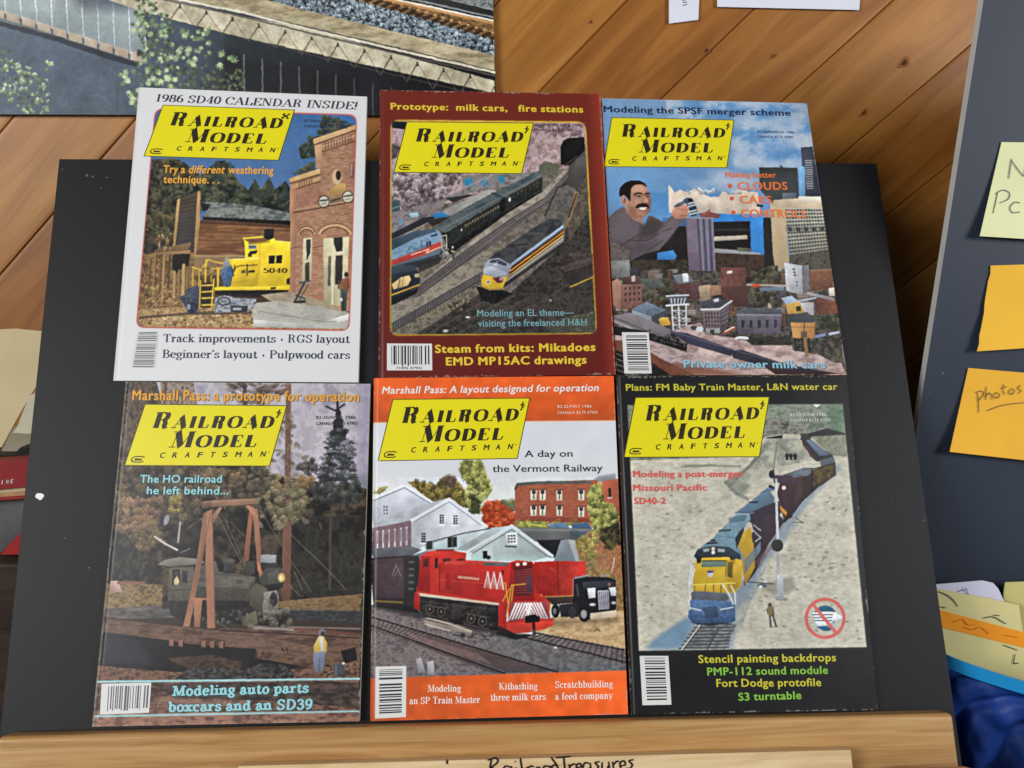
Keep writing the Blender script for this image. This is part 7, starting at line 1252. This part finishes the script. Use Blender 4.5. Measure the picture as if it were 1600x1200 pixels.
        zig = [(.055, .915), (.060, .892), (.066, .914), (.072, .896), (.078, .914), (.084, .894), (.090, .912), (.098, .900), (.104, .908)]
        E += ribbon2(np.array(zig)*(1, .43), .007); E += ribbon2(np.array([(.050, .922), (.104, .920)])*(1, .43), .004)
        n_e = len(E)
        if mark == 'x':
            for a in ([(.925, .085), (.945, .12), (.925, .16)], [(.975, .085), (.955, .12), (.975, .16)], [(.93, .085), (.942, .075)], [(.968, .075), (.98, .09)], [(.945, .12), (.955, .12)], [(.928, .16), (.94, .17)], [(.964, .17), (.978, .158)]): E += ribbon2(np.array(_sp(a, 4) if len(a) > 2 else a)*(1, .43), .012)
        else:
            for a in ([(.962, .055), (.960, .19)], [(.945, .115), (.960, .10), (.978, .118)], [(.960, .15), (.976, .14)], [(.950, .19), (.966, .185)], [(.965, .06), (.956, .09)]): E += ribbon2(np.array(_sp(a, 4) if len(a) > 2 else a)*(1, .43), .009)
        for nm, e_ in (('emblem', E[:n_e]), ('corner_mark', E[n_e:])):
            v, f = union2([np.array(q) for q in e_]); v = v/(1, .43); s.put(nm, [(W(v[:, 0], v[:, 1]), f)], br_ink, .00026, b)
        return b
    def barcode(s, q, horiz, seed, white=True, span=(.1, .93, .1, .9), fade=(40, 40, 44), digits=None):
        tl, tr, br, bl = [np.array(p, float) for p in q]
        W = lambda u, v: np.outer((1-u)*(1-v), tl)+np.outer(u*(1-v), tr)+np.outer((1-u)*v, bl)+np.outer(u*v, br)
        u, v = [a.ravel() for a in np.meshgrid(np.linspace(0, 1, 8), np.linspace(0, 1, 8))]; p = W(u, v)
        b = grid_obj('barcode_label', s.surf(p[:, 0], p[:, 1], .00014), 8, 8, mat('label_white' if white else 'label_grey', (218, 218, 214) if white else (206, 206, 206), .45, .35), s.root, flip=True)
        rs = np.random.RandomState(seed); V, F = [], []; x0, x1, y0, y1 = span
        a = x0 if not horiz else y0; end = x1 if not horiz else y1
        gap = a+(end-a)*(.26 if horiz else .8)
        while a < end-.01:
            w_ = .012+.03*rs.rand()**1.5
            if gap < a < gap+.035: a += .05; continue
            z = rs.rand()*.015; A_ = (x0+z, x1-z*2) if horiz else (y0+z, y1-(0 if rs.rand() < .25 else .06))
            r = [(A_[0], a), (A_[1], a), (A_[1], a+w_), (A_[0], a+w_)]
            if not horiz: r = [(y, x) for x, y in r]
            r = np.array(r); n = len(V)*4; V.append(W(r[:, 0], r[:, 1])); F.append([n, n+1, n+2, n+3]); a += w_+.012+.03*rs.rand()**1.3
        s.put('bars', [(np.vstack(V), F)], ink(fade), .00026, b)
        if digits:
            P = W(np.array([.2, .78]), np.array([.955, .955])); s.put('digits', [s.set(sans(digits, .01), P[0], P[1], 4.0)], ink((70, 66, 64)), .00026, b)
        return b

# 1 ---------------------------------------------------------------- white cover, yellow engine
m = Mag([(217.2, 136.5), (573.3, 151), (559.6, 597.5), (177, 594.7)], art_depot(), 'white-bordered magazine with a yellow engine beside a brick building on its cover', spine=(222, 220, 204), page=(196, 192, 182))
m.banner([(255.4, 164.8), (459.2, 172.3), (434.5, 249.8), (226, 243.2)], 'x')
m.head([('1986 SD40 CALENDAR INSIDE!', (243.3, 158.5), (556, 170.9), 11.8)], (52, 50, 56), shear=.2, style='serif', T=.15, t=.05)
m.head([('Try a ', (254.9, 269.9), (289, 270.3), 12.6), ('weathering', (356.5, 271), (427, 271.9), 12.6), ('technique. . .', (254.9, 285.8), (343, 286.6), 12.6)], (232, 168, 62), bold=.03)
m.head([('different', (294, 270.3), (350, 271), 12.6)], (232, 168, 62), bold=.03, shear=.2)
m.head([('Track improvements \u2022 RGS layout', (254.9, 534.4), (546.6, 535.8), 12.6), ("Beginner's layout \u2022 Pulpwood cars", (253, 559), (546.6, 560.6), 12.6)], (48, 52, 64), style='serif', T=.14, t=.06)
m.head([('$2.50/JANUARY 1986', (474.9, 190.2), (543, 192.6), 4.4), ('CANADA $2.75 47902', (474.5, 198.6), (543, 201), 4.2)], (44, 62, 92), bold=.012, name='price_line')
m.head([('5040', (411.6, 426.3), (448.8, 426.4), 7.6)], (66, 46, 20), style='serif', T=.2, t=.07, name='engine_number')
m.barcode([(215, 519), (248, 518.4), (242.5, 574.5), (205, 574)], True, 3, False, (.06, .94, 0, 1), (92, 92, 96))
# 2 ---------------------------------------------------------------- maroon cover
m = Mag([(593.5, 140.6), (938, 146.7), (962, 585), (591.6, 590.6)], art_layout(), 'maroon-bordered magazine showing diesel trains leaving a tunnel among pink rocks', h=.0062, bulge=.0020, spine=(122, 44, 30), page=(150, 60, 38))
m.banner([(636.5, 191), (832.8, 192.9), (814.4, 270.7), (616.4, 268.5)])
Yl = (224, 192, 58)
m.head([('Prototype:  milk cars,   fire stations', (610.3, 170.9), (911.5, 175.8), 10.6)], Yl, bold=.04)
m.head([('$2.50/FEBRUARY 1986', (836, 196.6), (908, 197.4), 4), ('CANADA $2.75 47902', (834, 204.9), (896, 205.4), 4.2)], (70, 54, 56), bold=.01, name='price_line')
m.head([('Modeling an EL theme\u2014', (745.6, 494.4), (896.9, 493), 11), ('visiting the freelanced H&H', (747, 510.4), (917, 508.2), 11)], (118, 160, 166), bold=.02)
m.head([('Steam from kits: Mikadoes', (679.6, 551.3), (930.7, 548), 13), ('EMD MP15AC drawings', (696.7, 570.8), (916.7, 567.8), 13)], Yl, bold=.045)
m.barcode([(604.6, 536.6), (675, 537), (675.4, 578.6), (604.6, 578.8)], False, 7, True, (.1, .94, .07, .84), digits='71896 47902')
# 3 ---------------------------------------------------------------- city cover
m = Mag([(940.3, 153.6), (1260.5, 161.3), (1323.7, 586), (963.6, 586.6)], art_city(), 'blue magazine with a smiling moustached man leaning over a model city', h=.0046, bulge=.0016, roll=.0, spine=(70, 60, 56), page=(186, 178, 150))
m.banner([(956.6, 184.1), (1146, 188.2), (1135, 261.4), (944.2, 259.7)])
m.head([('Modeling the SPSF merger scheme', (943.6, 175), (1235.7, 181), 10.4)], (24, 34, 62), bold=.022)
m.head([('$2.50/MARCH 1986', (1184, 207.4), (1241.5, 208.6), 4), ('CANADA $2.75 47902', (1184, 215), (1240, 216), 3.8)], (50, 84, 128), bold=.005, name='price_line')
Or = (228, 116, 52)
m.head([('Making better', (1134, 277), (1212.9, 277.5), 9), ('CLOUDS', (1153.2, 296.2), (1230.8, 296.4), 12.6), ('CARS', (1156.5, 317.6), (1206.6, 318), 12.6), ('CONTROLS', (1158.7, 338.8), (1260.5, 340), 12.6)], Or, bold=.03)
m.put('bullet', [([(cx+3.4*math.cos(a), cy+3.4*math.sin(a)) for a in np.linspace(0, 6.28, 12, endpoint=False)], [list(range(12))]) for cx, cy in ((1140.8, 290.5), (1143.6, 310), (1146, 331.8))], ink((214, 84, 56)))
m.head([('Private owner milk cars', (1068.5, 574), (1289.9, 575.6), 12.6)], (140, 192, 212), bold=.03, shadow=(60, 64, 76))
m.barcode([(971.7, 519.2), (1013.6, 519.2), (1018.4, 583.4), (975.6, 583.6)], True, 12, True, (.14, .92, .07, .92))
# 4 ---------------------------------------------------------------- steam engine cover
m = Mag([(196.7, 596.6), (578.5, 599.8), (561.3, 1127), (143.8, 1135.5)], art_logging(), 'brown woodland magazine with a steam engine under a timber gantry', h=.0056, bulge=.0018, spine=(150, 146, 136), page=(176, 168, 148))
m.banner([(227.2, 632.3), (447.1, 634.6), (420.4, 727.5), (195.6, 726.6)])
m.head([('Marshall Pass: a prototype for operation', (206.2, 624.8), (561.3, 627.1), 16.2)], (226, 162, 52), bold=.03, shadow=(92, 66, 40), sh=(.9, .7))
m.head([('$2.25/APRIL 1986', (493.7, 654.3), (555.5, 654.5), 4.8), ('CANADA $2.75 47902', (493.7, 664), (558.4, 663.6), 4.8)], (58, 54, 66), bold=.015, name='price_line')
Cy = (150, 210, 216)
m.head([('The HO railroad', (218.6, 754), (346.2, 754), 12.6), ('he left behind...', (229.2, 772), (357, 772.4), 12.6)], Cy, bold=.02, shadow=(44, 84, 92))
m.head([('Modeling auto parts', (268.6, 1087.4), (482.2, 1081.9), 15.5), ('boxcars and an SD39', (262.3, 1112), (487.9, 1107.8), 15.5)], Cy, style='serif', T=.2, t=.15, shadow=(56, 90, 96))
m.barcode([(159, 1068.5), (236.4, 1066.5), (233, 1113.5), (156, 1116.5)], False, 5, True, (.14, .95, .08, .9), (92, 92, 104))
# 5 ---------------------------------------------------------------- red switcher cover
m = Mag([(584.2, 590.9), (958.8, 587.3), (981.3, 1115.8), (578.4, 1126.8)], art_red(), 'orange and white magazine with a bright red engine before pale mill buildings', h=.0060, bulge=.0016, spine=(222, 214, 200), page=(200, 150, 120))
m.banner([(614.5, 624.8), (826.8, 622.6), (807.5, 715.6), (591.6, 719.4)])
Wt = (232, 228, 222)
m.head([('Marshall Pass: A layout designed for operation', (596.6, 615.2), (935, 610.8), 11.6)], Wt, bold=.025, shear=.2)
m.head([('$2.25/MAY 1986', (870.8, 637.2), (924.4, 636.8), 4.6), ('CANADA $2.75 47902', (870.8, 646.8), (934, 646.2), 4.4)], (238, 200, 180), bold=.015, name='price_line')
m.head([('A day on', (819.9, 714.3), (894.7, 713.5), 11.2), ('the Vermont Railway', (769.8, 737.7), (941.7, 736.3), 11.6)], (34, 38, 46), bold=.008)
m.head([('Modeling', (668, 1080.9), (720.3, 1080.3), 10.6), ('an SP Train Master', (639.8, 1100.2), (750.3, 1098), 10.6), ('Kitbashing', (780, 1077.6), (840, 1076.8), 10.6), ('three milk cars', (766.8, 1094.8), (853.2, 1093.4), 10.6), ('Scratchbuilding', (867.5, 1074.9), (957.9, 1073.6), 10.6), ('a feed company', (867.5, 1093.4), (958.8, 1091.5), 10.6)], (244, 226, 214), style='serif', T=.17, t=.06)
m.barcode([(586.7, 1041.8), (634.8, 1040.4), (634.3, 1120.3), (586, 1122.8)], True, 9, True, (.12, .88, .06, .9))
# 6 ---------------------------------------------------------------- black cover
m = Mag([(963, 588.2), (1323, 587.4), (1371, 1109), (986, 1116)], art_desert(), 'black-bordered magazine with a yellow-nosed diesel on a pale desert plain', h=.0060, bulge=.0018, spine=(120, 112, 98), page=(60, 60, 62))
m.banner([(993.7, 621.8), (1201, 620.9), (1185.8, 712.9), (975.9, 713.8)])
Ye = (200, 192, 56); Gr = (134, 190, 66); Re = (214, 84, 80)
m.head([('Plans: FM Baby Train Master, L&N water car', (978.2, 610.4), (1308.8, 608.9), 10.8)], Ye, bold=.025)
m.head([('$2.25/JUNE 1986', (1234, 650), (1291.3, 649.5), 4.8), ('CANADA $2.75 47902', (1234.6, 658.7), (1297.9, 658.1), 4.4)], (206, 212, 204), bold=.015, name='price_line')
m.head([('Modeling a post-merger', (989.4, 745.4), (1161.3, 745), 10.4), ('Missouri Pacific', (989.4, 766.9), (1104.7, 766.5), 10.4), ('SD40-2', (991.1, 787.6), (1040.6, 787.2), 10.4)], Re, bold=.04)
m.head([('Stencil painting backdrops', (1091.5, 1035.8), (1306.5, 1033), 12.8), ('Fort Dodge protofile', (1119.6, 1073.2), (1283.5, 1071.9), 12.8)], Ye, bold=.03)
m.head([('PMP-112 sound module', (1105.3, 1055.3), (1294.1, 1052.6), 12.8), ('S3 turntable', (1154.1, 1094.8), (1252.5, 1092), 12.8)], Gr, bold=.03)
m.barcode([(999.5, 1024.8), (1044.3, 1024.8), (1049.2, 1101), (1003.8, 1101.9)], True, 21, True, (.16, .88, .04, .9))

# ================================================================ papers and books at the left edge
Zc = float(on_y(10, 868, .0)[0][2])
crate_m = wood_mat('dark_crate', (34, 24, 18), (52, 38, 28), (66, 50, 38), stretch=(2, 10, 10), scale=8, rough=.7)
v, f = slab([(-.75, -.02, TZ), (-.402, -.02, TZ), (-.402, -.02, Zc), (-.75, -.02, Zc)], (0, .13, 0))
tag(bevel(mesh_obj('wooden_box', v, f, crate_m), .003), 'dark brown box under the papers at the left edge', 'box')
def leaner(name, pts, y0, y1, th, m, label, cat, curl=0):
    """sheet leaning back: its foot at depth y0, its top at y1 (pts run around it, photograph coordinates)"""
    p = np.array(pts, float); t = (p[:, 1].max()-p[:, 1])/(np.ptp(p[:, 1])+1e-9)
    P = np.vstack([on_y(a, b, y0+(y1-y0)*q) for (a, b), q in zip(p, t)]); v, f = slab(P, (0, th, 0))
    return tag(mesh_obj(name, v, f, m), label, cat)
leaner('envelope', [(-70, 560), (-60, 531), (0, 514.5), (25, 513.5), (82, 519), (82, 566), (50, 614), (30, 648), (2, 700), (-40, 730), (-80, 730)], .035, .095, .0012, mat('manila_paper', (206, 188, 146), .75, .25, .06, 14), 'cream envelope leaning against the plank wall left of the black board', 'envelope')
leaner('paper_sheet', [(4, 704), (28, 664), (46, 618), (88, 600), (84, 690), (24, 708), (20, 712)], .03, .07, .0006, mat('cream_sheet', (196, 190, 166), .75, .25, .05, 18), 'pale sheet tucked behind the cream envelope', 'paper')
leaner('paper_leaf', [(2, 704), (22, 667), (70, 664), (74, 700), (22, 712)], .022, .05, .0006, mat('grey_sheet', (150, 142, 120), .75, .25, .12, 22), 'greyish curled leaf above the red book', 'paper')
leaner('dark_folder', [(-60, 712), (20, 711), (32, 699), (72, 699), (72, 722), (-60, 722)], .005, .02, .03, mat('dark_folder', (30, 30, 32), .6), 'thin dark folder lying on the red book', 'folder')
red = mat('red_cloth', (140, 26, 30), .5, .4, .05, 40); pgm = mat('book_pages', (196, 172, 138), .85, .2, .12, 300)
bk = empty('red_book', on_y(0, 790, .0)[0], 'red book with white capitals lying on a pile under the envelope', 'book')
P = np.vstack([on_y(a, b, -.004) for a, b in ((-70, 724), (-70, 771), (48, 760), (54, 717))]); v, f = slab(P, (0, .07, 0)); mesh_obj('book_cover', v, f, red, bk)
it = []
for ch, x in (('I', 2), ('N', 9), ('E', 16)):
    vv, ff = sans(ch, .02); vv = np.array(vv); vv = (vv-vv.min(0))/np.ptp(vv, axis=0); it.append((np.c_[x+vv[:, 0]*(1.6 if ch == 'I' else 4)+vv[:, 1]*1.4, 757-x*.12-vv[:, 1]*6.5], ff))
V, F, n = [], [], 0
for a, b in it: V.append(a); F += [[q+n for q in w_] for w_ in b]; n += len(a)
V = np.vstack(V); mesh_obj('lettering', on_y(V[:, 0], V[:, 1], -.0044), F, ink((220, 206, 196)), bk)
P = np.vstack([on_y(a, b, -.001) for a, b in ((-70, 771.5), (-70, 776), (44, 767), (48, 760.5))]); v, f = slab(P, (0, .06, 0)); mesh_obj('page_edges', v, f, pgm, bk)
def lay(name, pts, y, th, m, label, cat): 
    P = np.vstack([on_y(a, b, y) for a, b in pts]); v, f = slab(P, (0, th, 0)); return tag(mesh_obj(name, v, f, m), label, cat)
lay('booklet', [(-70, 776.5), (-70, 782), (44, 774), (44, 768)], -.003, .06, mat('tan_booklet', (178, 140, 100), .8, .2, .15, 200), 'thin tan booklet directly under the red book', 'booklet')
lay('booklet', [(-70, 782.5), (-70, 787), (42, 779), (44, 774.5)], -.005, .06, mat('rust_booklet', (150, 52, 44), .7, .2, .1, 200), 'thin rust-red booklet second under the red book', 'booklet')
lay('paper_bundle', [(-70, 787.6), (-70, 866), (-2, 866), (36, 834), (40, 780)], .004, .05, mat('grey_wrap', (84, 84, 84), .5, .4, .45, 30, .6, 60), 'crumpled grey wrapper beneath the booklets at the left edge', 'wrapper')
lay('red_packet', [(0, 866.5), (34, 866.5), (34, 830)], -.006, .03, mat('red_packet', (160, 32, 30), .5), 'red packet corner standing on the dark box', 'packet')

# ================================================================ bag and papers at the right
def bag():
    def zr(x): a = on_y(1480, 1031, -.08)[0]; b = on_y(1600, 1064, -.08)[0]; return a[2]+(b[2]-a[2])*(x-a[0])/(b[0]-a[0])
    cx, cy, rx, ry = .5045, -.036, .125, .045; nu, nv = 160, 70; rs = np.random.RandomState(2)
    ph = rs.rand(14)*6.28; fr = rs.randint(2, 15, 14); sl = rs.rand(14)*8-4; P = []
    for j in range(nv):
        t = j/(nv-1)
        for i in range(nu):
            a = 2*math.pi*i/nu; c, s = math.cos(a), math.sin(a); e = .62
            x = cx+rx*math.copysign(abs(c)**e, c); y = cy+ry*math.copysign(abs(s)**e, s)
            top = zr(x)-.011
            k = sum(math.sin(fr[q]*a+ph[q]+sl[q]*t*2.2) for q in range(14))/14; k2 = sum(abs(math.sin(fr[q]*a*.7+ph[q]*2+sl[q]*t*3)) for q in range(14))/14-.63
            d = .7*(.016*k+.020*k2-.010*abs(math.sin(5*a+9*t+1.3*math.sin(6*t)))**6)*(math.sin(math.pi*min(1, t*1.02+.02))**.5)
            z = top*(1-t)+(TZ+.002)*t
            P.append((x+d*c*1.6, y+d*s*1.6-.006*math.sin(math.pi*t)*(s < 0), z))
    P = np.array(P); F = []
    for j in range(nv-1):
        for i in range(nu): F.append([j*nu+i, (j+1)*nu+i, (j+1)*nu+(i+1) % nu, j*nu+(i+1) % nu])
    root = empty('plastic_bag', (cx, cy, TZ), 'dark blue crumpled plastic bag with a light blue rim at the lower right', 'bag')
    m_ = mat('blue_plastic', (15, 52, 124), .55, .25, .6, 14, .4, 120)
    mesh_obj('bag_body', P, F, m_, root, smooth=True)
    R = []; n = 160
    for dz, o in ((.0, .0012), (.0115, .0012), (.0115, -.0008), (.0, -.0008)):
        for i in range(n):
            a = 2*math.pi*i/n; c, s = math.cos(a), math.sin(a); e = .62
            x = cx+(rx+o)*math.copysign(abs(c)**e, c); y = cy+(ry+o)*math.copysign(abs(s)**e, s); R.append((x, y, zr(x)-.0115+dz))
    F = [[k*n+i, k*n+(i+1) % n, (k+1) % 4*n+(i+1) % n, (k+1) % 4*n+i] for k in range(4) for i in range(n)]
    mesh_obj('bag_rim', R, F, mat('rim_blue', (26, 140, 200), .4, .4), root, smooth=False)
bag()
yel = mat('yellow_paper', (214, 204, 142), .75, .25, .05, 20)
o = leaner('paper_envelope', [(1440, 915), (1498, 927), (1545, 935), (1592, 946), (1598, 985), (1606, 1010), (1680, 1020), (1680, 1150), (1440, 1110)], -.035, -.015, .0012, yel, 'pale yellow envelope with an orange band standing in the blue bag', 'envelope')
def band_y(b): return -.035+.02*(1150-np.asarray(b, float))/235-.0005
mesh_obj('orange_band', np.vstack([on_y(a, b, float(band_y(b))) for a, b in ((1440, 946), (1472, 954), (1600, 988), (1690, 1012), (1690, 1036), (1600, 1012), (1474, 981), (1440, 972))]), [list(range(8))], mat('orange_band', (240, 150, 30), .7, .25, .05, 40), o)
pen(o, 'writing', [[(1466, 924), (1480, 930), (1490, 938), (1497, 948)], [(1470, 948), (1478, 950)], [(1536, 966), (1552, 964), (1572, 975)], [(1552, 961), (1562, 962)], [(1568, 1008), (1590, 1016)], [(1586, 1022), (1584, 1036), (1592, 1036)]], lambda a, b: np.vstack([on_y(x, y, float(band_y(y))-.0003) for x, y in zip(a, b)]), ink((74, 80, 74)), 1.6)
pen(o, 'band_writing', [[(1490, 972), (1504, 968), (1512, 976), (1524, 976)], [(1506, 980), (1520, 984), (1532, 980), (1545, 990)], [(1570, 992), (1590, 996)]], lambda a, b: np.vstack([on_y(x, y, float(band_y(y))-.0006) for x, y in zip(a, b)]), ink((206, 116, 26)), 1.4)
o = leaner('paper_sheet', [(1450, 914), (1500, 910), (1535, 907), (1552, 911), (1560, 920), (1572, 946), (1572, 1040), (1450, 1040)], -.025, -.008, .0006, mat('lilac_white', (206, 206, 222), .75, .25, .04, 20), 'white sheet behind the orange-banded envelope in the bag', 'paper')
pen(o, 'writing', [[(1498, 924), (1512, 921)], [(1508, 918), (1514, 930), (1520, 932)]], lambda a, b: np.vstack([on_y(x, y, -.0115) for x, y in zip(a, b)]), ink((130, 128, 150)), 1.5)
leaner('paper_card', [(1571, 910), (1690, 906), (1690, 1060), (1574, 1060), (1568, 930)], -.02, -.003, .001, mat('olive_card', (196, 188, 120), .75, .25, .06, 20), 'olive-yellow card behind the white sheet in the bag', 'card')
